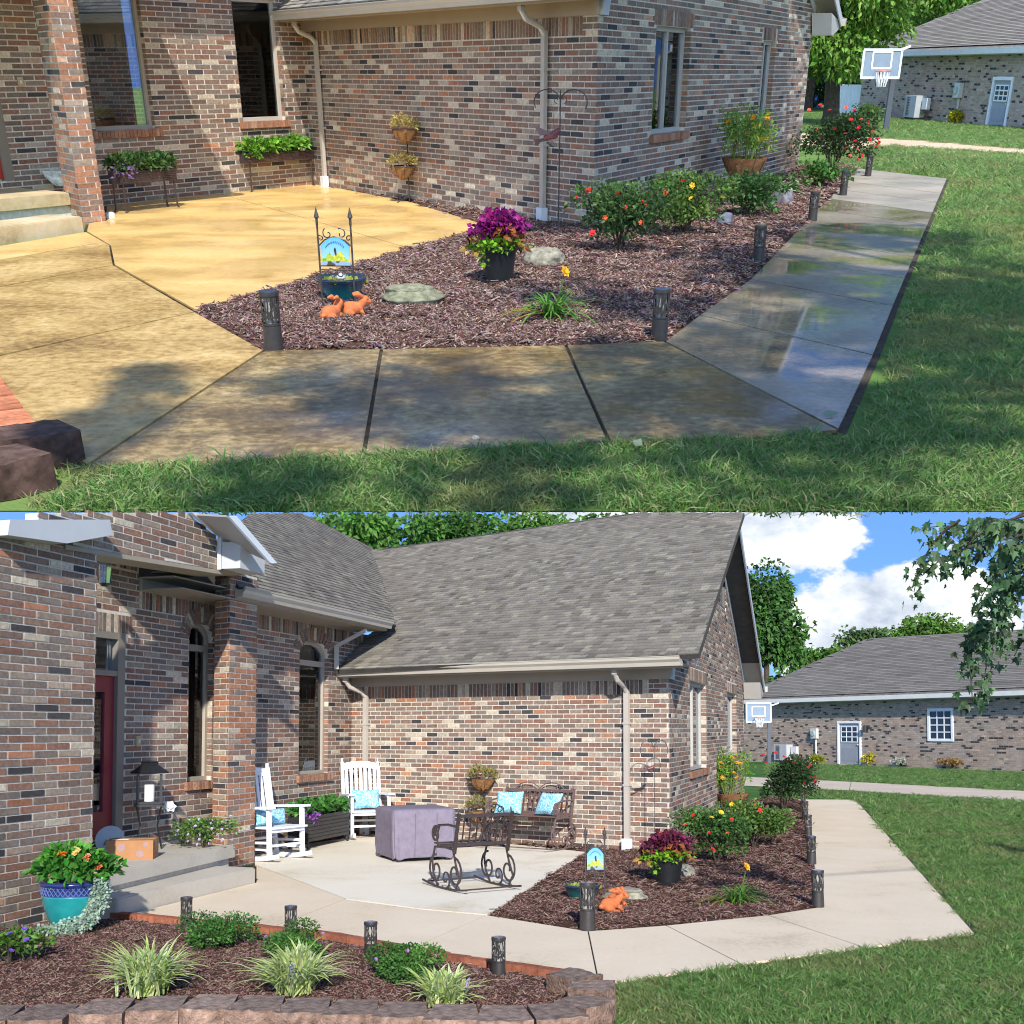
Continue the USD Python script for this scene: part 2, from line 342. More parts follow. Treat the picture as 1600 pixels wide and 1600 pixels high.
def lay_bricks(w, region, r, out, wall_prim, soldiers=(), jambs=(), red=0.0, z_lo=0.0):
    """every brick of a wall face, one box each, 7 mm proud of the mortar"""
    sol = unary_union([sbox(a, c, b, d) for a, b, c, d in soldiers]) if soldiers else None
    reg = region.difference(sol) if sol is not None else region
    x0, z0, x1, z1 = region.bounds; k = int(math.floor(z0 / CRS))
    eye = np.array([0, 0, w.pl.e])
    def put(a, b, c, d, o0=-0.01, col=None):
        V = np.vstack([w.pts([[a, c], [b, c], [b, d], [a, d]], o0), w.pts([[a, c], [b, c], [b, d], [a, d]], 0.004 + 0.003 * r.random())])
        out.append((np.linalg.norm(V.mean(0) - eye), wall_prim, V, brick_tint(r, red) if col is None else col))
    while k * CRS < z1 - 0.01:
        za, zb = k * CRS + 0.0075, k * CRS + 0.0602
        hit = reg.intersection(LineString([(x0 - 1, (za + zb) / 2), (x1 + 1, (za + zb) / 2)]))
        for g in (hit.geoms if hasattr(hit, 'geoms') else [hit]):
            if g.is_empty or g.length < 0.02: continue
            ga, gb = g.bounds[0], g.bounds[2]; B_ = w.bl; J_ = .074 * B_; a = math.floor(ga / B_) * B_ + (k % 2) * B_ / 2 - B_
            while a < gb:
                p, q = max(a, ga), min(a + B_ - J_, gb)
                if q - p > 0.03: put(p, q, za, min(zb, z1))
                a += B_
        k += 1
    for a, b, c, d in soldiers:
        t = a
        while t < b - 0.03:
            if region.contains(Point(t + 0.033, (c + d) / 2)): put(t + 0.0075, t + 0.0605, c + 0.004, d - 0.004)
            t += 0.0677
    for a, c, d, sgn in jambs:                       # brick returns inside an opening
        k = int(c / CRS) + 1
        while (k + 1) * CRS < d:
            e = sorted((a, a + sgn * 0.006)); V = np.vstack([w.pts([[e[0], k * CRS + .005], [e[1], k * CRS + .005], [e[1], k * CRS + .0627], [e[0], k * CRS + .0627]], o) for o in (-0.1, 0.004)])
            out.append((np.linalg.norm(V.mean(0) - eye), wall_prim, V, brick_tint(r, red))); k += 1
def finish_bricks(out, n_single=300):
    """the nearest bricks are parts of their own, the rest of each wall is one part"""
    out.sort(key=lambda t: t[0]); rest = {}
    for i, (dist, prim, V, col) in enumerate(out):
        if i < n_single: MB().add(V, BOXF, col).build('brick', BRICK, prim)
        else: rest.setdefault(prim.GetPath().pathString, (prim, MB()))[1].add(V, BOXF, col)
    for prim, mb in rest.values(): tag(mb.build('brickwork', BRICK, prim), kind='stuff')

TAUPE = (0.36, 0.31, 0.25); GREYT = (0.42, 0.38, 0.33); WHITE = (0.72, 0.74, 0.76)
def window(house, w, rect, arch=0.0, bar=None, mull=None, frame=TAUPE, blinds=False, depth=0.1, fw=0.055, name='window'):
    """frame with its pane, rowlock handled by the wall; rect = s0, s1, z0, z1"""
    s0, s1, z0, z1 = rect; f = MB(); o = -depth
    outer = sbox(s0, z0, s1, z1)
    if arch:
        c = (s0 + s1) / 2; hw = (s1 - s0) / 2; a = np.linspace(0, PI, 13)
        outer = unary_union([outer, Polygon([(c + hw * math.cos(t), z1 + arch * math.sin(t)) for t in a])])
    inner = outer.buffer(-fw, join_style=2)
    ring = outer.difference(inner)
    if bar: ring = unary_union([ring, sbox(s0, bar - 0.04, s1, bar + 0.04)])
    if mull: ring = unary_union([ring, sbox(mull - 0.025, z0, mull + 0.025, z1)])
    w.extrude(f, ring, o - 0.03, o + 0.035, frame); fr = f.build(name, TRIM, house)
    p = MB(); w.extrude(p, outer.buffer(-0.02), o - 0.012, o - 0.006, (0.1,) * 3); p.build('pane', GLASS, fr)
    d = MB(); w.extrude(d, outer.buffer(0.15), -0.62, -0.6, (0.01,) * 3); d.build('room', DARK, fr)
    if blinds:
        b = MB(); z = z0 + 0.06
        while z < z1 - 0.05:
            w.rect(b, s0 + 0.05, s1 - 0.05, z, z + 0.032, o - 0.10, o - 0.07, (0.42, 0.42, 0.41)); z += 0.06
        tag(b.build('blind', PAINT, fr), kind='stuff')
    return fr
def rowlock(mb_list, w, s0, s1, z1, r, out, wall_prim):
    t = s0
    while t < s1 - 0.02:
        V = np.vstack([w.pts([[t + .004, z1 - .10], [t + .064, z1 - .10], [t + .064, z1], [t + .004, z1]], o) for o in (-0.08, 0.05)])
        out.append((np.linalg.norm(V.mean(0) - [0, 0, w.pl.e]), wall_prim, V, np.clip((0.5 * RED + 0.5 * PALC[r.integers(0, 4)]) * (1 + .15 * r.standard_normal()), .02, .6))); t += 0.068
def gutter(mb, P, Q, nrm, col=TAUPE, h=0.13, wd=0.12):
    """K-shaped gutter from P to Q (top back edge), standing out along nrm"""
    P, Q = np.asarray(P, float), np.asarray(Q, float); nn = np.array([nrm[0], nrm[1], 0])
    prof = [(0, -h), (wd * .62, -h), (wd * .72, -h * .62), (wd * .98, -h * .36), (wd, -h * .1), (wd * 1.06, -h * .08), (wd * 1.06, 0), (wd * .9, 0), (wd * .88, -h * .3), (0, -h * .3)]
    V = [E + nn * a + [0, 0, b] for E in (P, Q) for a, b in prof]; n = len(prof)
    Fq = [[i, (i + 1) % n, n + (i + 1) % n, n + i] for i in range(n)]
    mb.add(V, Fq, col); ctr = lambda k: [[k, k + i, k + i + 1] for i in range(1, n - 1)]
    mb.add(V, np.array(ctr(0) + ctr(n)), col); return mb
def roof_face(house, name, poly3, eave_d, r, n_single=0, exposure=0.105, step=(0.09, 0.2), base=(0.215, 0.195, 0.165), limit=1e9, eye=None, thick=0.06):
    """a roof plane: deck with a course of separate shingle tabs on it"""
    P = np.asarray(poly3, float); e = np.append(np.asarray(eave_d, float), 0)[:3]; e /= np.linalg.norm(e)
    nrm = np.cross(P[1] - P[0], P[2] - P[1]); nrm /= np.linalg.norm(nrm); nrm *= np.sign(nrm[2]); u = np.cross(nrm, e); u *= np.sign(u[2]); u /= np.linalg.norm(u); e = np.cross(u, nrm)
    o = P[0]; q = Polygon([((p - o) @ e, (p - o) @ u) for p in P]).buffer(0)
    to3 = lambda V: o + V[:, :1] * e + V[:, 1:2] * u + V[:, 2:3] * nrm
    d = MB(); m = trimesh.creation.extrude_polygon(q, thick, engine='earcut'); v = np.asarray(m.vertices); v[:, 2] -= thick; d.add(to3(v), m.faces); dk = d.build(name, DECK, house)
    tabs = []; x0, y0, x1, y1 = q.bounds; y = y0; ring = q.buffer(-0.01)
    while y < y1:
        x = x0 - r.random() * 0.3
        while x < x1:
            wd = r.uniform(*step); t = sbox(x, y, x + wd - 0.006, y + exposure + 0.012); x += wd
            if not ring.contains(t): t = t.intersection(ring)
            if t.is_empty or t.area < 0.002 or t.geom_type != 'Polygon': continue
            c = np.asarray(base) * (1 + 0.12 * r.standard_normal())
            if r.random() < 0.12: c = np.array([0.29, 0.27, 0.215]) * r.uniform(0.85, 1.1)
            if r.random() < 0.15: c = c * 0.75
            cs = np.array(t.exterior.coords)[:-1]; k = len(cs); lift = 0.016 - 0.013 * (cs[:, 1] - y) / exposure + 0.004 * r.random()
            V = to3(np.vstack([np.column_stack([cs, np.full(k, 0.001)]), np.column_stack([cs, np.maximum(lift, 0.003)])]))
            Fc = [[k, k + i, k + i + 1] for i in range(1, k - 1)] + [[i, (i + 1) % k, k + (i + 1) % k] for i in range(k)] + [[i, k + (i + 1) % k, k + i] for i in range(k)]
            if Polygon(cs).exterior.is_ccw is False: Fc = [f[::-1] for f in Fc]
            tabs.append((np.linalg.norm(V.mean(0) - eye) if eye is not None else 0, V, np.array(Fc), np.clip(c, .02, .4)))
        y += exposure
    tabs.sort(key=lambda t: t[0]); rest = MB()
    for i, (_, V, Fc, c) in enumerate(tabs):
        if i < n_single: MB().add(V, Fc, c).build('shingle', SHINGLE, dk)
        else: rest.add(V, Fc, c)
    if rest.v: tag(rest.build('shingle_courses', SHINGLE, dk), kind='stuff')
    return dk
def downspout(house, w, s, ztop, off=0.03, over=0.42, zb=0.14, kink=0.28, col=GREYT, side=0.0):
    mb = MB(); a = w.pt(s - side, ztop, over); b = w.pt(s - side, ztop - 0.10, over); c = w.pt(s, ztop - kink - .05, off + 0.04); e = w.pt(s, zb, off + 0.04)
    mb.bar(a, b, 0.075, 0.055, col, up=(w.n[0], w.n[1], 0)); mb.tube([b + [0, 0, .02], b * .8 + c * .2 - [0, 0, .03], b * .2 + c * .8 + [0, 0, .03], c], 0.036, 8, col)
    mb.bar(c + [0, 0, .03], e, 0.075, 0.055, col, up=(w.n[0], w.n[1], 0)); dp = mb.build('downspout', TRIM, house)
    for z in (zb + .75, zb + 1.6): MB().add(np.vstack([w.pts([[s - .05, z], [s + .05, z], [s + .05, z + .03], [s - .05, z + .03]], o) for o in (0.0, off + 0.075)]), BOXF, col).build('strap', TRIM, dp)
    m = MB(); m.bar(w.pt(s, -0.03, off + .05), w.pt(s, zb + .03, off + .05), 0.115, 0.10, WHITE, up=(w.n[0], w.n[1], 0)); m.build('drain_adapter', PAINT, dp)
    return dp
def line_to(P, V, x):
    """row at column x on the picture line from P towards V"""
    return P[1] + (V[1] - P[1]) * (x - P[0]) / (V[0] - P[0])

def house(pl, label, c):
    r = rng_of(c['seed']); hs = thing('brick_house', label, 'house', pl, group=None); out = []
    at, eye = pl.at, np.array([0, 0, pl.e])
    Dp, Cp = c['D'], c['C']; VW, VE = c['VW'], c['VE']
    D, C = at(*Dp), at(*Cp)
    G = Wall(D, C, pl, c.get('gbl', .203))
    W = Wall(at(c['wl'], line_to(Dp, VW, c['wl'])), D, pl, .31)
    Ee = at(c['ee'], line_to(Cp, VE, c['ee'])); E = Wall(C, Ee, pl, .31)
    zt = c['zt']                                     # top of the garage wall's brickwork
    # --- garage front wall
    reg = sbox(0, -0.1, G.L, zt + 0.12); m = MB(); G.extrude(m, reg.intersection(sbox(-1, -1, G.L - .09, 9)), -0.14, 0, (.5,) * 3); gp = m.build('garage_wall', MORTAR, hs)
    lay_bricks(G, sbox(0, -0.1, G.L, zt), r, out, gp, soldiers=[(0.0, G.L - 0.3, zt - 0.205, zt)], red=0.04)
    f = MB(); G.rect(f, -0.02, G.L + 0.02, zt + 0.002, zt + 0.16, 0.002, 0.035, TAUPE); f.build('frieze_board', TRIM, hs)
    f = MB(); G.rect(f, -0.25, G.L + 0.33, zt + 0.162, zt + 0.178, -0.1, 0.46, TAUPE); f.build('soffit', TRIM, hs)
    f = MB(); G.rect(f, -0.25, G.L + 0.34, zt + 0.12, zt + 0.27, 0.462, 0.485, TAUPE); f.build('fascia', TRIM, hs)
    f = MB(); gutter(f, G.pt(-0.35, zt + 0.275, 0.486), G.pt(G.L + 0.42, zt + 0.275, 0.486), G.n, (0.42, 0.38, 0.31)); f.build('gutter', TRIM, hs)
    for k, (px, py) in enumerate(c['spouts']): downspout(hs, G, G.sz(px, py)[0], zt + 0.16, side=c['spside'][k])
    # --- window wall
    ops, jam, rows = [], [], []
    for o in c['wwin']:
        (sa, za), (sb, _) = W.sz(*o['bl']), W.sz(*o['br']); zb = W.sz(*o['br'])[1]; top = o.get('ztop') or W.sz(*o['tl'])[1]
        o['rect'] = (sa, sb, min(za, zb), top); q = sbox(sa, min(za, zb), sb, top)
        if o.get('arch'):
            cx, hw = (sa + sb) / 2, (sb - sa) / 2; q = unary_union([q, Polygon([(cx + hw * math.cos(t), top + o['arch'] * math.sin(t)) for t in np.linspace(0, PI, 13)])])
        ops.append(q); jam += [(sa, min(za, zb), top, 1), (sb, min(za, zb), top, -1)]
        if o.get('sill'): rows.append((sa - 0.07, sb + 0.07, min(za, zb)))
    zw = c['zw']; sup, zup = c.get('upper', (0, zw)); reg = unary_union([sbox(0, -0.1, W.L, zw), sbox(0, zw - .1, max(sup, .01), max(zup, zw)), sbox(W.L - .01, zt + .25, W.L + c.get('beyond', 0) + .001, zw)]).difference(unary_union(ops)); m = MB(); W.extrude(m, reg, -0.14, 0, (.5,) * 3); wp = m.build('window_wall', MORTAR, hs)
    sol = [(max(c['ws0'], sup), W.L + c.get('beyond', 0), zw - 0.205, zw)] + ([(0, sup, zup - .205, zup)] if sup else []) + [(o['rect'][0] - .1, o['rect'][1] + .1, o['rect'][3] + .002, o['rect'][3] + .21) for o in c['wwin'] if o.get('soldier')]
    lay_bricks(W, reg, r, out, wp, soldiers=sol, jambs=jam, red=0.03)
    for a, b, z in rows: rowlock(None, W, a, b, z, r, out, wp)
    for o in c['wwin']:
        if o.get('arch'):                            # a ring of wedge bricks over the arched head
            sa, sb, _, top = o['rect']; cx, hw = (sa + sb) / 2, (sb - sa) / 2
            for t in np.linspace(0.05, PI - 0.05, 17):
                q = [(cx + (hw + k) * math.cos(t + e), top + (o['arch'] + k) * math.sin(t + e)) for k, e in ((0.01, -.07), (0.01, .07), (0.2, .055), (0.2, -.055))]
                V = np.vstack([W.pts(q, -0.01), W.pts(q, 0.016)]); out.append((np.linalg.norm(V.mean(0) - eye), wp, V, np.array([0.5, .42, .3]) if abs(t - PI / 2) < .1 else brick_tint(r)))
        if o.get('door'): continue
        window(hs, W, o['rect'], arch=o.get('arch', 0), bar=o.get('bar'), blinds=o.get('blinds', False), frame=o.get('frame', TAUPE))
    f = MB(); W.rect(f, sup - (0 if sup else 1), W.L + 0.3, zw + 0.002, zw + 0.14, 0.002, 0.035, TAUPE); f.build('frieze_board', TRIM, hs)
    f = MB(); W.rect(f, sup - (0 if sup else 1), W.L + 0.9, zw + 0.142, zw + 0.158, -0.1, 0.46, TAUPE); f.build('soffit', TRIM, hs)
    # --- gable wall on the right, its slopes following the roof plane
    ze = zt + 0.12; M = E.L / 2; za = c.get('apex') or pl.h(E.pt(M, 0)[:2], c['apex_row'])
    zg = zt + 0.285; d3 = np.array([G.d[0], G.d[1], 0]); pe = G.pt(0, zg, 0.56); ap = E.pt(M, za + .08, 0.0); pn = np.cross(d3, ap - pe); pn /= np.linalg.norm(pn)
    def zr(t, off=0.0):
        p = E.pt(min(t, E.L - t), 0, off); return float(pe[2] - (pn[0] * (p[0] - pe[0]) + pn[1] * (p[1] - pe[1])) / pn[2]) - .09
    tri = Polygon([(0, -0.1), (E.L, -0.1), (E.L, zr(E.L) - .02), (M, zr(M) - .02), (0, zr(0) - .02)])
    eops, ejam, erow, ewin = [], [], [], []
    for o in c['ewin']:
        (sa, _), (sb, _) = E.sz(*o['bl']), E.sz(*o['br']); z0 = E.sz(*o['bl'])[1]; z1 = E.sz(*o['tl'])[1]
        ewin.append((sa, sb, z0, z1)); eops.append(sbox(sa, z0, sb, z1)); ejam += [(sa, z0, z1, 1), (sb, z0, z1, -1)]; erow.append((sa - .07, sb + .07, z0))
    reg = tri.difference(unary_union(eops)); m = MB(); E.extrude(m, reg.intersection(sbox(.10, -1, 99, 99)), -0.16, 0, (.5,) * 3); m.prism(Polygon([G.P1, G.P1 - G.d * .0899, E.P0 + E.d * .0999]).buffer(-.0005), -.1, zt + .16); E.extrude(m, reg.intersection(sbox(-1, zt + .16, .0995, 99)), -.03, 0, (.5,) * 3); ep = m.build('gable_wall', MORTAR, hs)
    lay_bricks(E, reg, r, out, ep, soldiers=[(a - .1, b + .1, z1 + .002, z1 + .2) for a, b, z0, z1 in ewin[:2]], jambs=ejam, red=0.02)
    for (a, b, z) in erow[:2]: rowlock(None, E, a, b, z, r, out, ep)
    for k, q in enumerate(ewin): window(hs, E, q, mull=(q[0] + q[1]) / 2 if k < 2 else None, frame=(0.38, 0.36, 0.33) if k < 2 else (.10, .09, .085), blinds=False, name='window' if k < 2 else 'gable_vent', depth=0.12 if k < 2 else 0.05)
    for sgn, s0 in ((1, 0.0), (-1, E.L)):            # rakes: frieze, soffit and fascia along each slope
        for nm, o0, o1, t0, t1 in (('rake_frieze', 0.008, 0.03, -0.16, 0.0), ('rake_soffit', 0.0, 0.42, 0.002, 0.02), ('rake_fascia', 0.42, 0.445, -0.09, 0.07)):
            b0 = s0 if nm == 'rake_frieze' else s0 - sgn * 0.5; om = (o0 + o1) / 2; v = lambda t: zr(t, 0.0)
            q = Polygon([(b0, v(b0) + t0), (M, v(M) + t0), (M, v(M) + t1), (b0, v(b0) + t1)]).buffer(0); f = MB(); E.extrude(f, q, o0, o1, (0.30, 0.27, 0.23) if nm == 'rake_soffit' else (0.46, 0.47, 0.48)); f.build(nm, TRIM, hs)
        f = MB(); zz = zr(E.L + .5 if sgn < 0 else 0)
        if sgn < 0: E.extrude(f, Polygon([(E.L + .02, zz - .24), (E.L + .5, zz - .12), (E.L + .5, zz), (E.L - .3, zz + .12), (E.L - .1, zz - .24)]).buffer(0), 0.031, 0.40, (0.40, 0.38, 0.35))
        else: E.extrude(f, Polygon([(0.0, zt + .002), (.02, zt + .16), (.26, zt + .16), (.2, zt + .002)]), 0.009, .05, (0.46, 0.46, 0.46))
        f.build('eave_return', TRIM, hs)
    zz = zr(E.L + .5); f = MB(); gutter(f, E.pt(E.L + 0.52, zz + .06, 0.5), E.pt(E.L + 0.52, zz + .06, -.2), E.d, (0.42, 0.39, 0.34)); f.build('gutter', TRIM, hs)
    # --- roofs
    onp = lambda px, py: pl.on_plane(px, py, pe, pn)
    if c.get('groof'):
        roof_face(hs, 'roof', [onp(*q) for q in c['groof']], G.d, r, n_single=300, eye=eye)
    else:
        up = np.cross(d3, pn); up *= np.sign(up[2]); roof_face(hs, 'roof', [G.pt(-.2, zg, .56), G.pt(G.L + .44, zg, .56), G.pt(G.L + .44, zg, .56) + up * 1.6, G.pt(-.2, zg, .56) + up * 1.6], G.d, r, n_single=60, eye=eye)
    back = [E.pt(M, zr(M) + .02, .44), E.pt(E.L + .52, zr(E.L + .52) + .08, .44), E.pt(E.L + .52, zr(E.L + .52) + .08, -.2), E.pt(M, zr(M) + .02, -.2)]
    roof_face(hs, 'rear_roof', back, np.array([-E.n[0], -E.n[1]]), r, eye=eye, exposure=0.4, step=(0.8, 1.2))
    return hs, G, W, E, out, r, (pe, pn)

def far_house(pl, label, c):
    """the neighbour's low brick house: wall with real courses, hipped roof, door, window"""
    r = rng_of(c['seed']); hs = thing('neighbour_house', label, 'house', pl)
    w = Wall(pl.at(*c['l']), pl.at(*c['r']), pl); z0, zt, ov = -0.1, c['zt'], c.get('ov', .5)
    ops = []; 
    for o in c['ops']: 
        (sa, za), (sb, zb) = w.sz(*o['bl']), w.sz(*o['tr']); o['q'] = (sa, sb, max(za, 0.05) if o['k'] != 'door' else 0.02, zb); ops.append(sbox(*np.array(o['q'])[[0, 2, 1, 3]]))
    s0, s1 = -c.get('left', 0.0), w.L + 9
    reg = sbox(s0, z0, s1, zt).difference(unary_union(ops)); m = MB(); w.extrude(m, reg, -0.3, 0, (.5,) * 3); wp = m.build('wall', pm('far_mortar', (0.46, 0.40, 0.34), 0.95, 0.15, 6), hs)
    b = MB(); k = 0; cr = 0.085
    while k * cr < zt:
        a = s0 - (k % 2) * .12
        while a < s1:
            p, q = max(a, s0), min(a + .225, s1)
            if q - p > .05 and reg.contains(Point((p + q) / 2, k * cr + .04)):
                col = np.array([0.41, 0.31, 0.24]) * (1 + .14 * r.standard_normal())
                if r.random() < .12: col = np.array([.07, .062, .06])
                if r.random() < .1: col = np.array([.40, .34, .28])
                b.add(w.pts([[p, k * cr + .008], [q, k * cr + .008], [q, k * cr + cr - .008], [p, k * cr + cr - .008]], 0.012), [[0, 1, 2, 3]], np.clip(col, .02, .6))
            a += .24
        k += 1
    tag(b.build('brickwork', BRICK, wp), kind='stuff')
    f = MB(); w.rect(f, s0 - .6, s1, zt + .03, zt + .22, ov, ov + .12, (.66, .65, .60)); f.build('gutter', TRIM, hs)
    f = MB(); w.rect(f, s0 - .5, s1, zt + .0, zt + .03, -.1, ov + .02, (.5, .5, .5)); f.build('soffit', TRIM, hs)
    A0, A1 = w.pt(s0 - .6, zt + .22, ov + .05), w.pt(s1, zt + .22, ov + .05); R0 = np.asarray(c['ridge0']); R1 = np.asarray(c['ridge1'])
    rm = pm('far_shingle', (0.17, 0.155, 0.14), 0.95, 0.42, 5.0, 0.4, 60, 0.15, det=6.0)
    rf = MB(); [rf.add([A0 + (R0 - A0) * i / 38, A1 + (R1 - A1) * i / 38, A1 + (R1 - A1) * (i + 1) / 38, A0 + (R0 - A0) * (i + 1) / 38], [[0, 1, 2, 3]]) for i in range(38)]; bk = A0 + (R0 - A0) * 2 * np.array([1, 1, 0]); rf.add([A0, R0, bk], [[0, 1, 2]]); rf.build('roof', rm, hs)
    tabs = MB(); e = (A1 - A0); e /= np.linalg.norm(e)
    nrows = 38
    for i in range(1, nrows):
        t = i / nrows; p, q = A0 + (R0 - A0) * t, A1 + (R1 - A1) * t; L = np.linalg.norm(q - p); x = r.random()
        while x < L:
            ln = r.uniform(.5, 1.4)
            if True:
                a_, b_ = p + (q - p) / L * x, p + (q - p) / L * min(x + ln, L); fx = x / L; u_ = ((1 - fx) * (R0 - A0) + fx * (R1 - A1)) / nrows
                tabs.add([a_ + [0, 0, .05], b_ + [0, 0, .05], b_ + u_ * 1.04 + [0, 0, .035], a_ + u_ * 1.04 + [0, 0, .035]], [[0, 1, 2, 3]], np.array([.21, .195, .175]) * (1 + .11 * np.clip(r.standard_normal(), -2, 2)))
            x += ln
    tag(tabs.build('shingle_courses', SHINGLE, hs), kind='stuff')
    for o in c['ops']:
        sa, sb, za, zb = o['q']; f = MB(); t = 0.09
        w.extrude(f, sbox(sa - .02, za, sb + .02, zb + .02).difference(sbox(sa + t, za + (t if o['k'] != 'door' else 0), sb - t, zb - t)), -.06, .05, (.74, .76, .78)); fr = f.build('door_frame' if o['k'] == 'door' else 'window', PAINT, hs)
        if o['k'] == 'door':
            d = MB(); w.rect(d, sa + t, sb - t, za + .01, zb - t, -.05, -.01, (.30, .31, .34)); w.rect(d, sa + t + .12, sb - t - .12, za + .15, za + (zb - za) * .38, -.012, .0, (.27, .28, .31)); dp = d.build('door', PAINT, hs); MB().mesh(trimesh.creation.icosphere(1, .04), (.6, .5, .3), w.pt(sb - t - .1, za + (zb - za) * .46, .03)).build('handle', METAL, dp)
            a0, a1, b0, b1, nx, nz = sa + t + .14, sb - t - .14, za + (zb - za) * .52, zb - t - .16, 3, 3; par = dp
        else: a0, a1, b0, b1, nx, nz = sa + t, sb - t, za + t, zb - t, 3, 4; par = fr
        p = MB(); w.rect(p, a0, a1, b0, b1, -.03, -.008 if o['k'] != 'door' else .004, (.02, .025, .03)); p.build('pane', pm('far_pane', (.02, .026, .034), .08, .1, 2, spec=.6), par)
        g = MB()
        for i in range(nx + 1): x = a0 + (a1 - a0) * i / nx; w.rect(g, x - .022, x + .022, b0 - .02, b1 + .02, .003, .022, (.74, .76, .78))
        for j in range(nz + 1): z = b0 + (b1 - b0) * j / nz; w.rect(g, a0, a1, z - .022, z + .022, .0032, .0225, (.74, .76, .78))
        g.build('glazing_bars', PAINT, par)
    return hs, w
# ---------------------------------------------------------------- ground: slabs, beds, lawns
def ppoly(pl, px, z=0.0): return Polygon([pl.at(x, y, z) for x, y in px]).buffer(0)
def slabs(pl, name, label, cat, polys, mats, z=0.0, gap=0.016, kind='structure'):
    root = UsdGeom.Xform.Define(stage, path_for(name, None)); root.AddTransformOp().Set(mat4(pl)); tag(root, label, cat, kind=kind)
    for q, m in zip(polys, mats):
        q = q.buffer(-gap / 2, join_style=2)
        mb = MB(); mb.prism(q, z - 0.09, z); mb.build('slab', m, root.GetPrim())
    f = MB(); f.prism(unary_union([q.buffer(.004) for q in polys]).buffer(.03), z - .088, z - .0165); f.build('joint_filler', pm('joint_soil', (.05, .04, .028), .95, .4, 20), root.GetPrim())
    return root.GetPrim()
def bed_mesh(poly, step, amp, z0, seed, zfun=None):
    mb = MB(); x0, y0, x1, y1 = poly.bounds; nx, ny = max(2, int((x1 - x0) / step)), max(2, int((y1 - y0) / step))
    tri = trimesh.creation.triangulate_polygon(poly.segmentize(step) if hasattr(poly, 'segmentize') else poly, engine='earcut')
    gx, gy = np.meshgrid(np.linspace(x0, x1, nx), np.linspace(y0, y1, ny)); pts = np.column_stack([gx.ravel(), gy.ravel()])
    import shapely
    ins = pts[shapely.contains_xy(poly.buffer(-step * .4), pts[:, 0], pts[:, 1])]
    edge = np.vstack([np.array(g.exterior.segmentize(step).coords)[:-1] for g in (poly.geoms if hasattr(poly, 'geoms') else [poly])])
    P = np.vstack([edge, ins]); from scipy.spatial import Delaunay
    T = Delaunay(P).simplices; cen = P[T].mean(1); T = T[shapely.contains_xy(poly, cen[:, 0], cen[:, 1])]
    dist = np.array([poly.exterior.distance(Point(p)) if poly.geom_type == 'Polygon' else .2 for p in P])
    z = z0 + amp * (meshkit.fbm(np.column_stack([P * 3.0, np.zeros(len(P))]), 3, seed) - .3) * np.clip(dist / .15, 0, 1) 
    a, b, c = P[T[:, 0]], P[T[:, 1]], P[T[:, 2]]; fl = ((b - a)[:, 0] * (c - a)[:, 1] - (b - a)[:, 1] * (c - a)[:, 0]) < 0; T[fl] = T[fl][:, ::-1]
    return mb.add(np.column_stack([P, z]), T, (.1, .06, .05)), (P, z)
def scatter(pl, name, protos, pts, z, scl, seed, label=None, cat=None, mat=None, pick=None, tiltamt=0.1):
    """a PointInstancer of small tufts or chips"""
    r = rng_of(seed); pi = UsdGeom.PointInstancer.Define(stage, path_for(name, None)); pi.AddTransformOp().Set(mat4(pl))
    for k, mb in enumerate(protos): mb.build('tuft' if 'chip' not in name and 'mulch' not in name else 'chip', mat, pi.GetPrim())
    n = len(pts); pi.CreatePrototypesRel().SetTargets([c.GetPath() for c in pi.GetPrim().GetChildren()])
    pi.CreateProtoIndicesAttr(Vt.IntArray.FromNumpy((r.integers(0, len(protos), n) if pick is None else pick).astype(np.int32)))
    pi.CreatePositionsAttr(Vt.Vec3fArray.FromNumpy(np.column_stack([pts, np.broadcast_to(z, n)]).astype(np.float32)))
    a = r.uniform(0, 2 * PI, n); t = r.normal(0, tiltamt, (n, 2)); Q = [Gf.Quath(float(math.cos(x / 2)), float(u), float(v), float(math.sin(x / 2))) for x, (u, v) in zip(a, t / 2)]
    pi.CreateOrientationsAttr(Vt.QuathArray(Q)); pi.CreateScalesAttr(Vt.Vec3fArray.FromNumpy((lambda q: np.column_stack([q, q, np.minimum(q, 1 + (q - 1) * .25)]))(scl * r.uniform(.75, 1.3, n)).astype(np.float32)))
    tag(pi, label, cat, kind='stuff'); return pi
def grass_proto(seed, n, R, h, w, cols, lean=0.5):
    r = rng_of(seed); mb = MB(); a = r.uniform(0, 2 * PI, n); rad = R * np.sqrt(r.random(n)); B0 = np.column_stack([rad * np.cos(a), rad * np.sin(a), np.full(n, -.01)])
    D = np.column_stack([r.normal(0, lean, (n, 2)), np.ones(n)]); D /= np.linalg.norm(D, axis=1, keepdims=True); L = h * r.uniform(.5, 1.2, n)
    S = np.cross(D, np.column_stack([np.cos(a + 1), np.sin(a + 1), np.zeros(n)])); S /= np.linalg.norm(S, axis=1, keepdims=True); W = w * r.uniform(.6, 1.2, n)[:, None] / 2
    mid = B0 + D * L[:, None] * .55; tip = B0 + D * L[:, None]; tip[:, :2] += D[:, :2] * L[:, None] * .5; tip[:, 2] -= L * .18
    V = np.stack([B0 - S * W, B0 + S * W, mid + S * W * .9, mid - S * W * .9, tip], 1).reshape(-1, 3); b = np.arange(n)[:, None] * 5
    Fc = np.concatenate([b + [[0, 1, 2]], b + [[0, 2, 3]], b + [[3, 2, 4]]]); ci = r.integers(0, len(cols), n)
    return mb.add(V, Fc, np.repeat(np.array([jit(cols[i], r, .15) for i in ci]), 5, 0))
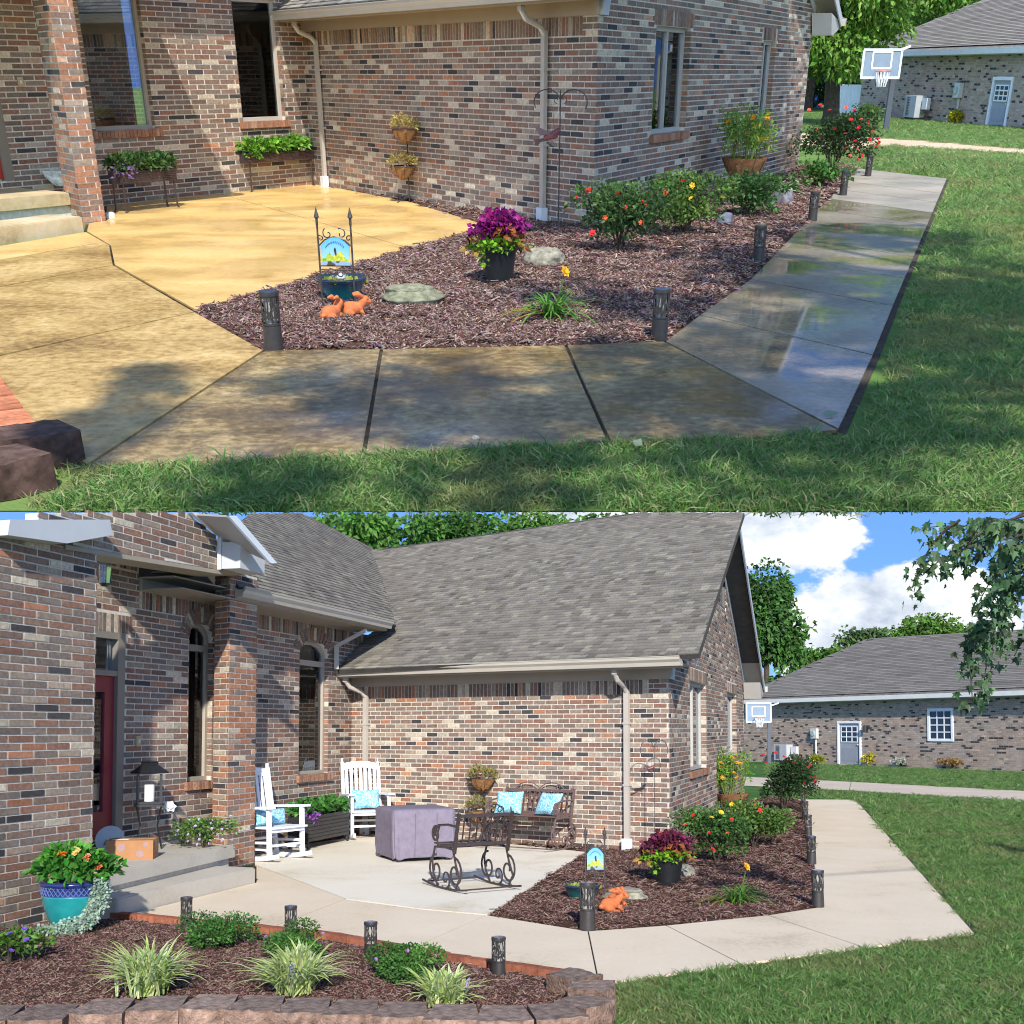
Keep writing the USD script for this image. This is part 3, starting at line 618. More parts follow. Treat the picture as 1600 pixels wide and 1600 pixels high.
def chip_proto(seed, n, R, L, cols):
    r = rng_of(seed); mb = MB()
    for k in range(n):
        a, t = r.uniform(0, PI), r.normal(0, .35); l, w = L * r.uniform(.4, 1.3), L * r.uniform(.12, .3); c = R * np.sqrt(r.random()); p = r.uniform(0, 2 * PI)
        d = np.array([math.cos(a) * math.cos(t), math.sin(a) * math.cos(t), math.sin(t)]); s = np.array([-math.sin(a), math.cos(a), r.normal(0, .3)]); o = np.array([c * math.cos(p), c * math.sin(p), r.uniform(-.004, .012)])
        s /= np.linalg.norm(s); h = np.cross(d, s) * l * .06
        V = [o - d * l / 2 - s * w / 3, o - d * l / 2 + s * w / 2, o + d * l / 2 + s * w / 3, o + d * l / 2 - s * w / 2]; V = np.array(V + [v + h for v in V]); mb.add(V, BOXF[[1, 2, 3, 4, 5]], jit(cols[r.integers(0, len(cols))], r, .25))
    return mb
import shapely
def sample(poly, rings, seed, hole=None):
    """points in a polygon, density by distance: rings = [(y0, y1, per m2, size)]"""
    r = rng_of(seed); P, S = [], []
    for y0, y1, dens, size in rings:
        q = poly.intersection(sbox(-200, y0, 200, y1))
        if q.is_empty: continue
        a = q.bounds; n = int((a[2] - a[0]) * (a[3] - a[1]) * dens); p = np.column_stack([r.uniform(a[0], a[2], n), r.uniform(a[1], a[3], n)]); p = p[shapely.contains_xy(q, p[:, 0], p[:, 1])]
        P.append(p); S.append(np.full(len(p), size))
    return np.vstack(P), np.concatenate(S)
def lawn_material(name, a, b, c):
    n = {'tc': ('texture_coordinate', {}), 'n1': ('noise_texture', {'scale': 0.7, 'detail': 6.0}), 'n2': ('noise_texture', {'scale': 45.0, 'detail': 3.0}), 'm': ('math', {'math_type': 'multiply_add', 'value2': .6}),
         's': ('math', {'math_type': 'subtract', 'value2': .3}), 'r': ('rgb_ramp', {'ramp': [(.3, a), (.5, b), (.7, c)]}), 'p': ('principled_bsdf', {'roughness': .9, 'specular_ior_level': .1}), 'bp': ('bump', {'strength': .8, 'distance': .03})}
    return usdkit.material(stage, '/World/Looks/' + name, n, [('tc.object', 'n1.vector'), ('tc.object', 'n2.vector'), ('n2.fac', 'm.value1'), ('n1.fac', 'm.value3'), ('m.value', 's.value1'), ('s.value', 'r.fac'), ('r.color', 'p.base_color'), ('n2.fac', 'bp.height'), ('bp.normal', 'p.normal')], surface='p.BSDF')
LAWN_A = lawn_material('lawn_upper', (.07, .12, .03), (.10, .18, .042), (.15, .22, .065))
LAWN_B = lawn_material('lawn_lower', (.045, .10, .024), (.065, .15, .033), (.09, .17, .045))
MULCHM = pm('mulch_ground', (0.075, 0.042, 0.03), 0.95, 0.5, 18, 1.0, 60, 0.1)

# ---------------------------------------------------------------- small things, each modelled about its own base
def path_light(label, pl, loc, rz=0.0, sc=1.0, tilt=0.0):
    t = thing('path_light', label, 'path light', pl, loc, rz, sc, 'solar path lights along the walks', tilt); r = rng_of(5); br = (.035, .03, .028)
    MB().lathe([(0, -.05), (.062, -.05), (.062, .02), (.058, .15), (.050, .155), (.0, .155)], 20, col=br).build('base', METAL, t, 40)
    MB().lathe([(0, .15), (.038, .15), (.038, .335), (0, .335)], 14, col=(.32, .30, .26)).build('core', PAINT, t, 40)
    g = MB()
    for k in range(26):                               # leaf cut-outs leave a lattice of stems and leaves
        a = 2 * PI * k / 26 + r.normal(0, .06); z = r.uniform(.15, .2); p = [np.array([.056 * math.cos(a + w), .056 * math.sin(a + w), z + (.335 - z) * q]) for q, w in ((0, 0), (.35, r.normal(0, .12)), (.7, r.normal(0, .16)), (1, r.normal(0, .1)))]
        g.tube(p, .004, 4, br)
        if k % 2 == 0:
            a2, z2 = a + .1, r.uniform(.19, .31); e1, e2 = np.array([-math.sin(a2), math.cos(a2), .6]) * .022, np.array([0, 0, .022]); c = np.array([.057 * math.cos(a2), .057 * math.sin(a2), z2]); g.add([c - e1, c - e2 * .5, c + e1, c + e2], [[0, 1, 2, 3]], br)
    for z in (.155, .2, .33): g.lathe([(.054, z), (.059, z), (.059, z + .012), (.054, z + .012)], 20, col=br)
    g.build('lattice', METAL, t)
    MB().lathe([(.0, .335), (.062, .335), (.064, .345), (.062, .362), (.0, .362)], 20, col=br).build('cap', METAL, t, 40)
    MB().lathe([(.0, .3622), (.050, .3622), (.050, .366), (.0, .366)], 20, col=(.05, .09, .17)).build('solar_panel', GLAZE, t, 40)
    return t
def scroll(c, R, turns, a0, ex, ey, n=22, sgn=1, rmin=.2):
    c = np.asarray(c, float); return [c + (R * (1 - (1 - rmin) * k / n)) * (math.cos(a0 + sgn * turns * 2 * PI * k / n) * np.asarray(ex) + math.sin(a0 + sgn * turns * 2 * PI * k / n) * np.asarray(ey)) for k in range(n + 1)]
def garden_sign(label, pl, loc, rz, w, h, hp):
    t = thing('garden_sign', label, 'garden sign', pl, loc, rz); ir = (.05, .04, .035); X, Z = np.array([1, 0, 0.]), np.array([0, 0, 1.])
    for s in (-1, 1):
        MB().tube([[s * w / 2, 0, -.1], [s * w / 2, 0, h]], .008, 6, ir).lathe([(.0, h - .02), (.011, h - .02), (.011, h + .03), (.022, h + .04), (.0, h + .12)], 8, (s * w / 2, 0, 0), ir).build('pole', METAL, t)
    f = MB()
    for s in (-1, 1):
        f.tube(scroll((s * w * .2, 0, hp + .245), .045, .9, PI / 2 + .5 * s, X * s, Z, sgn=-1), .005, 5, ir); f.tube(scroll((s * w * .42, 0, hp + .21), .028, 1.0, 0, X * s, Z), .005, 5, ir)
        f.tube(scroll((s * w * .13, 0, hp - .06), .04, .9, -PI / 2, X * s, -Z, sgn=-1), .005, 5, ir)
    for z in (hp - .03, hp): f.tube([[-w / 2, 0, z], [w / 2, 0, z]], .006, 6, ir)
    f.tube([[-w / 2, 0, hp + .15], [-w * .3, 0, hp + .20], [0, 0, hp + .225], [w * .3, 0, hp + .20], [w / 2, 0, hp + .15]], .006, 6, ir); f.build('scrollwork', METAL, t)
    g = MB(); r = rng_of(9); nx, nz = 30, 28; V, C = [], []
    for j in range(nz + 1):
        for i in range(nx + 1):
            u, v = i / nx, j / nz; x = (u - .5) * w * .86; top = .15 + .065 * (1 - (2 * u - 1) ** 2); V.append([x, -.012, hp + .005 + v * top]); q = meshkit.noise(np.array([u * 7, v * 6, 2.]))
            if v < .16: cc = (.05, .06, .04) if q < .5 else (.25, .35, .5)
            elif v < .30 + .25 * q: cc = [(.75, .58, .04), (.30, .42, .04), (.45, .5, .06), (.12, .3, .05)][int(meshkit.noise(np.array([u * 13, v * 13, 5.])) * 3.99)]
            else: cc = (.10 + .2 * v * 0 + .25 * (1 - v), .38 + .2 * (1 - v), .72)
            C.append(cc)
    Fc = [[j * (nx + 1) + i, j * (nx + 1) + i + 1, (j + 1) * (nx + 1) + i + 1, (j + 1) * (nx + 1) + i] for j in range(nz) for i in range(nx)]
    V = np.array(V); g.add(V, Fc, np.array(C)); g.add(V + [0, .02, 0], np.array(Fc)[:, ::-1], np.array(C))
    p = g.build('picture_panel', PAINT, t)
    b = MB(); b.add([[.0, -.02, hp + .09], [.014, -.02, hp + .085], [.01, -.02, hp + .135], [.0, -.02, hp + .145], [-.008, -.02, hp + .13]], [[0, 1, 2], [0, 2, 3], [0, 3, 4]], (.03, .03, .04)); b.build('bird', PAINT, p)
    l = MB()                                          # the faint curved lettering strokes over the sky
    for k in range(12):
        a = PI * (.24 + .52 * k / 11); c = np.array([-math.cos(a) * w * .36, -.0145, hp + .07 + math.sin(a) * .115]); l.bar(c - [.004, 0, .007], c + [.004, 0, .007], .005, .004, (.05, .12, .3))
    l.build('lettering', PAINT, p)
    return t
def water_bowl(label, pl, loc, R=.3):
    t = thing('water_bowl', label, 'bowl', pl, loc); r = rng_of(3); H = R * .85
    prof = [(0, 0), (R * .55, 0), (R * .62, .01), (R * .8, H * .35), (R * .95, H * .75), (R * .97, H * .82), (R * 1.04, H * .86), (R * 1.04, H), (R * .96, H), (R * .9, H * .7), (0, H * .66)]
    cols = [(.01, .09, .085)] * 4 + [(.012, .03, .05)] * 7
    MB().lathe(prof, 36, col=np.array(cols)).build('bowl', GLAZE, t, True)
    MB().lathe([(0, H * .72), (R * .92, H * .72)], 30, col=(.25, .24, .05)).build('water', pm('pond_water', (.28, .26, .05), .06, .5, 12, spec=.6), t)
    f = MB(); foliage(f, r, 130, (0, 0, H * .73), (R * .8, R * .8, .02), .05, .04, (.30, .34, .06), lo=0); tag(f.build('duckweed', LEAF, t), kind='stuff')
    MB().lathe([(0, H * .7), (.02, H * .7), (.03, H * .9), (.045, H * .95), (.03, H * 1.08), (.0, H * 1.18)], 14, col=(.45, .5, .55)).build('fountain_head', GLAZE, t, True)
    return t
def hull(pts):                                        # hull of spheres -> manifold
    return manifold3d.Manifold.batch_hull([manifold3d.Manifold.sphere(rr, 20).translate(tuple(map(float, p))) for p, rr in pts])
def rabbit(label, pl, loc, rz, sc=1.0):
    """a crouching terracotta rabbit, head towards +x"""
    t = thing('rabbit_statue', label, 'statue', pl, loc, rz, sc, 'terracotta rabbits')
    parts = [hull([((-.07, 0, .075), .075), ((.03, 0, .085), .06)]), hull([((.06, 0, .11), .045), ((.095, 0, .15), .045)]), hull([((.10, 0, .155), .045), ((.145, 0, .14), .026)]),
             hull([((-.08, .045, .05), .05), ((-.03, .06, .025), .025)]), hull([((-.08, -.045, .05), .05), ((-.03, -.06, .025), .025)]), hull([((.06, .04, .05), .025), ((.10, .04, .015), .017)]), hull([((.06, -.04, .05), .025), ((.10, -.04, .015), .017)]),
             hull([((.08, .022, .19), .014), ((.035, .035, .22), .021), ((-.01, .04, .215), .012)]), hull([((.08, -.022, .19), .014), ((.035, -.035, .22), .021), ((-.01, -.04, .215), .012)]), hull([((-.145, 0, .06), .028)]), hull([((-.03, .07, .015), .018), ((.03, .075, .012), .014)]), hull([((-.03, -.07, .015), .018), ((.03, -.075, .012), .014)])]
    m = manifold3d.Manifold.batch_boolean(parts, manifold3d.OpType.Add).refine_to_length(.014); v, f, _ = meshkit.arrays(m); tm = trimesh.Trimesh(v, f, process=True); trimesh.smoothing.filter_taubin(tm, iterations=6)
    b = MB().mesh(tm, (.5, .15, .06)).build('body', CLAY, t, True)
    for s in (-1, 1): MB().mesh(trimesh.creation.icosphere(1, .007), (.06, .03, .02), (.128, s * .036, .168)).build('eye', PAINT, b)
    return t
def boulder(name, label, pl, loc, size, col, seed, cuts=0, rz=0.0, layers=0):
    r = rng_of(seed); m = trimesh.creation.icosphere(4); v = np.array(m.vertices); v *= (.75 + .5 * meshkit.fbm(v * 1.3 + seed, 4, seed))[:, None]
    for k in range(cuts):
        n = r.standard_normal(3); n[2] = abs(n[2]) * .6; n /= np.linalg.norm(n); d = v @ n; lim = .62 + .15 * r.random(); v -= np.outer(np.maximum(d - lim, 0), n) * .9
    if layers: a = v[:, 2] * layers; v[:, :2] *= (1 + .06 * np.sign(np.sin(a * 2 * PI)))[:, None]
    v[:, 2] = np.maximum(v[:, 2], -.35); C = np.asarray(col) * (1 + .25 * (meshkit.fbm(v * np.array([2, 2, 9 if layers else 3]) + 3, 3, seed)[:, None] - .5))
    mb = MB().add(v * np.asarray(size) / 2 + [0, 0, size[2] * .12], m.faces, C); return tag(mb.build(name, STONE, None, True, pl, loc, rz), label, 'rock')
def pot_plant(label, pl, loc, h, w, top, purple=(.16, .012, .10)):
    """black tub with saucer, burgundy coleus above lime creeping leaves"""
    t = thing('flowerpot', label, 'flowerpot', pl, loc); r = rng_of(21); R = w / 2; bk = (.012, .013, .014)
    MB().lathe([(0, 0), (R * 1.08, 0), (R * 1.12, .035), (R * 1.04, .035), (R * .98, .018), (0, .018)], 28, col=bk).build('saucer', PAINT, t, 40)
    MB().lathe([(0, .018), (R * .78, .018), (R * .98, h * .86), (R * 1.06, h * .87), (R * 1.08, h), (R * .98, h), (R * .93, h * .9), (0, h * .88)], 28, col=bk).build('tub', PAINT, t, 40)
    f = MB(); foliage(f, r, 420, (0, 0, h * .98), (R * 1.3, R * 1.3, .10), .05, .045, (.16, .34, .02), lo=-.2)
    for k in range(6):
        a = r.uniform(0, 2 * PI); p = np.array([R * 1.05 * math.cos(a), R * 1.05 * math.sin(a), h]); foliage(f, r, 26, p - [0, 0, .10], (.03, .03, .12), .035, .03, (.18, .36, .03))
    f.build('creeping_leaves', LEAF, t)
    g = MB()
    for k in range(26):
        a, q = r.uniform(0, 2 * PI), r.random() ** .5; c = np.array([R * 1.25 * q * math.cos(a), R * 1.0 * q * math.sin(a), h + top * (.22 + .5 * (1 - q * q * .6) * (.5 + .5 * r.random()))]); foliage(g, r, 34, c, (.085, .085, .06), .07, .055, purple if r.random() < .88 else (.30, .09, .03), .3, up=.1)
    foliage(g, r, 60, (R * .9, 0, h + .03), (.12, .1, .08), .08, .05, (.28, .12, .04)); foliage(g, r, 90, (-R * 1.0, 0, h - .02), (.12, .1, .12), .08, .05, (.25, .16, .04), .3)
    g.build('coleus', LEAF, t); s = MB(); [s.tube([[0, 0, h * .85], [R * .8 * math.cos(a), R * .6 * math.sin(a), h + top * .7]], .008, 5, (.1, .03, .04)) for a in r.uniform(0, 2 * PI, 8)]; s.build('stems', LEAF, t)
    return t
def daylily(label, pl, loc, n=60, L=.42, fl=1):
    t = thing('daylily', label, 'daylily', pl, loc); r = rng_of(31); g = MB()
    for k in range(n): a = r.uniform(0, 2 * PI); strap_leaf(g, r, (r.normal(0, .03), r.normal(0, .03), 0), a, L * r.uniform(.6, 1.15), .017, r.uniform(.5, 1.25), jit((.10, .24, .035), r, .2), .9)
    for k in range(4): strap_leaf(g, r, (0, 0, .01), PI + r.normal(0, .5), L * 1.1, .018, .35, (.42, .26, .04), .7)
    g.build('leaves', LEAF, t); s = MB().tube([[.02, 0, 0], [.06, 0, .2], [.09, .0, .33]], .005, 5, (.1, .2, .04)); s.build('stem', LEAF, t)
    f = MB(); flower(f, (.09, 0, .34), .05, (.80, .42, .02), r, 6, (0, -.6, .7)); f.build('bloom', PETAL, t)
    return t
def bush(name, label, cat, pl, loc, rad, n, leaf, col, blooms=(), seed=1, stems=9, var=.25, lump=.45, zc=None):
    """leafy shrub: stems, several leaf masses, single blooms"""
    t = thing(name, label, cat, pl, loc); r = rng_of(seed); rx, ry, rz_ = rad; s = MB(); g = MB(); zc = zc or rz_
    for k in range(stems):
        a, q = r.uniform(0, 2 * PI), r.uniform(.3, .85); e = np.array([rx * q * math.cos(a), ry * q * math.sin(a), zc + rz_ * r.uniform(.1, .7)]); s.tube([[0, 0, -.02], e * [.35, .35, .5], e], [.012, .009, .004], 5, (.08, .07, .03))
    s.build('stems', BARK, t)
    m = 9
    for k in range(m):
        a, q = r.uniform(0, 2 * PI), r.uniform(.1, .65); c = np.array([rx * q * math.cos(a), ry * q * math.sin(a), zc + rz_ * r.uniform(-.45, .45)]); kk = r.uniform(.75, 1.25)
        foliage(g, r, n // m, c, (rx * .55, ry * .55, rz_ * .5), leaf, leaf * .55, np.asarray(col) * kk * (1 + .25 * r.standard_normal() * np.array([.6, .3, .3])), var, lump, .35, seed=seed + k)
    g.build('foliage', LEAF, t)
    for bx, bz, br, bc in blooms:                     # x across, z up, radius, colour
        f = MB(); d2 = max(0.05, 1 - (bx / rx) ** 2 - ((bz - zc) / rz_) ** 2); flower(f, (bx, -ry * math.sqrt(d2) * .95, bz), br * .8, bc, r, 6); f.build('bloom', PETAL, t)
    return t
def rosette(name, label, cat, pl, loc, n, L, W, cols, mid=None, rise=(.4, 1.2), seed=3, spikes=0, droop=.9):
    t = thing(name, label, cat, pl, loc); r = rng_of(seed); g = MB()
    for k in range(n): strap_leaf(g, r, (r.normal(0, .04), r.normal(0, .04), 0), r.uniform(0, 2 * PI), L * r.uniform(.6, 1.2), W, r.uniform(*rise), jit(cols[r.integers(0, len(cols))], r, .12), droop * r.uniform(.7, 1.2), colmid=mid)
    g.build('leaves', LEAF, t)
    for k in range(spikes):
        s = MB(); a = r.uniform(0, 2 * PI); p = np.array([.12 * math.cos(a), .12 * math.sin(a), 0]); q = p * 1.3 + [0, 0, L * .42]; s.tube([p, q], .003, 4, (.2, .25, .1))
        for z in np.linspace(.55, 1, 14): s.add((p + (q - p) * z) + np.array([[0, 0, 0], [.012, 0, .01], [0, .006, .016], [-.012, 0, .01]]), [[0, 1, 2, 3]], jit((.30, .22, .42), r, .15))
        s.build('flower_spike', PETAL, t)
    return t
def hanger_basket(mb, c, R, n=18, col=(.26, .13, .05)):
    r = rng_of(4); mb.lathe([(R * .15, -R * .95), (R * .62, -R * .75), (R * .92, -R * .25), (R, 0), (R * .9, -.01), (R * .5, -.03), (0, -.03)], n, c, col, wob=lambda V: V * (1 + .05 * r.standard_normal((len(V), 1)))); return mb
def tiered_planter(label, pl, loc, rz, H, R, col=(.38, .30, .10)):
    t = thing('tiered_planter', label, 'plant stand', pl, loc, rz); r = rng_of(44); ir = (.04, .03, .028)
    s = MB().tube([[0, 0, 0], [0, 0, H * .8]], .010, 6, ir)
    for a in (0, 2.1, 4.2): s.tube([[0, 0, .12], [.08 * math.cos(a), .08 * math.sin(a), .06], [.2 * math.cos(a), .2 * math.sin(a), 0]], .008, 5, ir)
    s.build('stand', METAL, t)
    for z, dx in ((H * .42, -.06), (H * .84, .0)):
        b = MB(); hanger_basket(b, (dx, -.05, z), R); bp = b.build('basket', COIR, t, 50)
        h = MB(); h.lathe([(R * 1.0, z), (R * 1.04, z + .006), (R * 1.0, z + .014)], 18, (dx, -.05, 0), ir); [h.tube([[dx + R * 1.03 * math.cos(a), -.05 + R * 1.03 * math.sin(a), z], [dx + R * .8 * math.cos(a), -.05 + R * .8 * math.sin(a), z - R * .6], [dx, -.05, z - R]], .004, 4, ir) for a in np.arange(8) * PI / 4]; h.build('basket_frame', METAL, bp)
        f = MB(); foliage(f, r, 420, (dx, -.05, z + .05), (R * 1.25, R * 1.1, .13), .07, .016, col, .25, lo=-.15, up=.7); f.build('plant', LEAF, t)
    return t
def basket_stand(label, pl, loc, H, R, ph, pw, seed=5):
    t = thing('basket_planter', label, 'planter', pl, loc); r = rng_of(seed); ir = (.04, .035, .03); s = MB().tube([[0, 0, -.05], [0, 0, H - R]], .011, 6, ir)
    for a in np.arange(10) * PI / 5: s.tube([[R * 1.02 * math.cos(a), R * 1.02 * math.sin(a), H], [R * .75 * math.cos(a), R * .75 * math.sin(a), H - R * .55], [0, 0, H - R * .9]], .005, 4, ir)
    s.build('stand', METAL, t); b = MB(); hanger_basket(b, (0, 0, H), R, col=(.22, .11, .05)); b.build('basket', COIR, t, 50)
    g = MB(); st = MB()
    for k in range(46):
        a, q = r.uniform(0, 2 * PI), r.random() ** .6; e = np.array([pw * q * math.cos(a), pw * q * math.sin(a) * .7, H + ph * r.uniform(.5, 1)]); st.tube([[R * .5 * math.cos(a), R * .4 * math.sin(a), H - .05], e * [.8, .8, .6] + [0, 0, H * .25], e], .005, 4, (.16, .24, .05)); foliage(g, r, 26, e - [0, 0, ph * .2], (.09, .09, ph * .33), .09, .022, (.15, .29, .035), .25, up=.3)
    st.build('stems', LEAF, t); g.build('foliage', LEAF, t)
    for k in range(9): f = MB(); a = r.uniform(0, 2 * PI); flower(f, (pw * .7 * math.cos(a), -pw * .5 * abs(math.sin(a)), H + ph * r.uniform(.35, .95)), .05, (.75, .36, .03), r, 7); f.build('bloom', PETAL, t)
    return t
def shepherd_hook(label, pl, loc, rz, H, upper, wd=1.0):
    t = thing('shepherd_hook', label, 'garden hook', pl, loc, rz, (wd, wd, 1.0)); ir = (.035, .028, .028); X, Z = np.array([1., 0, 0]), np.array([0, 0, 1.])
    MB().tube([[0, 0, -.1], [0, 0, H]], .008, 6, ir).build('pole', METAL, t); h = MB()
    for s in (-1, 1): h.tube([[0, 0, H - .12]] + [np.array([s * (.17 - .17 * math.cos(a)), 0, H - .05 + .13 * math.sin(a)]) for a in np.linspace(.2, PI + .5, 12)], .007, 6, ir); h.tube(scroll((s * .045, 0, H - .02), .045, .9, -PI / 2, X * s, Z), .005, 5, ir)
    h.tube([[0, 0, H - .1], [0, 0, H + .08]], .006, 5, ir); h.build('hooks', METAL, t)
    b = thing('bird_ornament', ('red and dark metal bird ornament hanging from the hook beside the sunlit downspout' if upper else 'red and dark metal bird ornament hanging from the hook at the dry garden corner'), 'ornament', pl, (*(np.asarray(loc[:2]) + np.array([math.cos(rz), math.sin(rz)]) * (-.13 if upper else -.06)), H - (.42 if upper else .30)), rz, wd)
    m = hull([((-.05, 0, 0), .03), ((.06, 0, .03), .045), ((.11, 0, .075), .03)]); MB().mesh(m, (.16, .05, .05)).build('body', METAL, b, True)
    w = MB(); w.add([[.05, -.02, .04], [-.04, -.03, .04], [-.2, -.05, .14], [-.1, -.05, .02]], [[0, 1, 2, 3]], (.10, .05, .05)); w.add([[-.04, 0, 0], [-.22, .0, -.03], [-.18, 0, -.07], [-.03, 0, -.03]], [[0, 1, 2, 3]], (.10, .04, .04)); w.build('wings', METAL, b)
    MB().lathe([(.0, .13), (.012, .09), (.0, .08)], 6, (.13, 0, -.015), (.05, .04, .03)).build('beak', METAL, b)
    p = MB(); [p.bar([.0, -.02, -.02 - .05 * k], [.06, -.02, -.05 - .05 * k], .03, .006, c) for k, c in enumerate([(.4, .12, .12), (.03, .03, .03)])]; p.build('tail_feathers', PAINT, b)
    MB().tube([[0.03, 0, .06], [.05, 0, .2], [.02, 0, .35]], .003, 4, ir).build('wire', METAL, b)
    return t
def tree(label, pl, loc, H, crown, n, leaf, col, seed, trunk=.28, group=None, name='tree', clip=None, blobs=None, lean=(0, 0)):
    """tapered trunk, limbs and a crown of many leaf clumps with gaps"""
    t = thing(name, label, 'tree', pl, loc, group=group); r = rng_of(seed); cx, cy, cz = crown; zc = H - cz; s = MB(); top = np.array([lean[0], lean[1], zc + cz * .45]); mid = top * [.35, .35, .5] + r.normal(0, .15, 3)
    s.tube([[0, 0, -.3], [0, 0, .4], mid, top], [trunk * 1.25, trunk, trunk * .65, trunk * .12], 9, (.07, .055, .045)); s.build('trunk', BARK, t); g = MB(); lb = MB(); nb = blobs or 22
    for k in range(nb):
        d = r.standard_normal(3); d /= np.linalg.norm(d); d[2] = d[2] * .9 + .05; c = np.array([lean[0], lean[1], zc]) + d * np.array([cx, cy, cz]) * r.uniform(.35, .85); b0 = mid + (top - mid) * r.uniform(0, .8)
        lb.tube([b0, (b0 + c) / 2 + [0, 0, .2], c], [trunk * .28, trunk * .15, trunk * .04], 5, (.07, .055, .045)); sz = r.uniform(.26, .48)
        P, dd = blob_points(r, n // nb, c, (cx * sz, cy * sz, cz * sz * .8), .5, .35, -1, seed + k); kk = r.uniform(.7, 1.3); cs = jit(np.asarray(col) * kk, r, .22, len(P)); D = dd * .6 + r.standard_normal(dd.shape) * .6
        if clip is not None: ok = clip(P); P, D, cs = P[ok], D[ok], cs[ok]
        if len(P): V, Fc, C = leaf_arrays(P, D, leaf * r.uniform(.7, 1.3, len(P)), leaf * .62, cs, r, .3); g.add(V, Fc, C)
    lb.build('limbs', BARK, t); g.build('crown', LEAF, t); return t
def basketball_hoop(label, pl, loc, rz, H, bw, bh, zb):
    t = thing('basketball_hoop', label, 'basketball hoop', pl, loc, rz); wt = (.72, .75, .8)
    MB().box((0, 0, (zb + bh * .5) / 2), (.17, .15, zb + bh * .5), (.07, .08, .10)).build('post', PAINT, t)
    a = MB(); [a.bar([0, -.05, zb + z], [-bw * .42, -.62, zb + z2], .06, .06, (.07, .08, .1)) for z, z2 in ((.2, .15), (.75, .8))]; a.bar([.05, .0, zb + .8], [.5, .3, zb + .95], .06, .06, wt); a.build('arm', PAINT, t); x0 = -bw * .5 + .02; yb = -.66
    p = MB(); p.box((x0, yb, zb + bh / 2), (bw, .02, bh)); p.build('backboard', pm('acrylic', (.20, .26, .33), .08, .1, 3, spec=.6), t); f = MB()
    for z in (.03, bh - .03): f.box((x0, yb - .004, zb + z), (bw + .04, .05, .07), wt)
    for x in (-bw / 2, bw / 2): f.box((x0 + x, yb - .004, zb + bh / 2), (.06, .05, bh - .072), wt)
    f.build('frame', PAINT, t); q = MB()
    for z in (.3, .76): q.box((x0, yb - .018, zb + z), (.64, .012, .05), wt)
    for x in (-.3, .3): q.box((x0 + x, yb - .0185, zb + .53), (.05, .012, .412), wt)
    q.build('target_square', PAINT, t); c = np.array([x0, yb - .34, zb + .22]); m = MB(); m.tube([c + [.23 * math.cos(k), .23 * math.sin(k), 0] for k in np.linspace(0, 2 * PI, 25)], .016, 6, (.62, .13, .03)); m.bar(c + [0, .22, 0], [x0, yb - .02, zb + .2], .12, .05, (.62, .13, .03)); rp = m.build('rim', PAINT, t)
    n = MB()
    for k in range(12):
        for s in (-1, 1): n.tube([c + [.23 * math.cos(k * PI / 6 + s * .26 * z) * (1 - .42 * z), .23 * math.sin(k * PI / 6 + s * .26 * z) * (1 - .42 * z), -.45 * z] for z in (0, .33, .66, 1)], .009, 4, (.75, .75, .74))
    n.build('net', PAINT, rp); return t
def ac_unit(label, pl, loc, rz, w=1.0, h=.8, d=.42):
    t = thing('air_conditioner', label, 'air conditioner', pl, loc, rz); g = (.42, .43, .44); MB().box((0, 0, .12 + h / 2), (w, d, h), g).build('casing', PAINT, t)
    l = MB(); [l.box((-w * .18, -d / 2 - .012, .22 + k * h * .8 / 11), (w * .26, .03, .028), (.25, .26, .27)) for k in range(12)]; l.box((-w * .18, -d / 2 - .002, .12 + h * .5), (w * .28, .01, h * .85), (.05, .05, .05)); tag(l.build('louvres', PAINT, t), kind='stuff')
    for x in (-.42, -.15, .15, .42): MB().box((x * w, 0, .06), (.09, d * .9, .12), (.06, .06, .06)).build('foot', PAINT, t)
    b = MB().box((w * .78, .1, .62), (.38, .16, .4), (.62, .63, .64)); b.build('junction_box', PAINT, t); p = MB(); [p.tube([[w * .5, .05, .3 + .1 * k], [w * .62, .06, .28 + .1 * k], [w * .75, .1, .3 + .12 * k]], .03, 6, (.08, .08, .08)) for k in range(3)]; p.build('pipes', PAINT, t)
    return t
def meter(label, pl, loc, rz, H=1.75):
    t = thing('electric_meter', label, 'electric meter', pl, loc, rz); MB().box((0, -.1, H), (.42, .16, .5), (.52, .54, .52)).build('box', PAINT, t); MB().tube([[.05, -.06, 0], [.05, -.06, H - .2]], .045, 8, (.55, .56, .55)).build('conduit', PAINT, t)
    MB().tube([[0, -.18, H], [0, -.25, H]], .13, 16, (.35, .42, .38)).build('dial', GLAZE, t, 40); return t
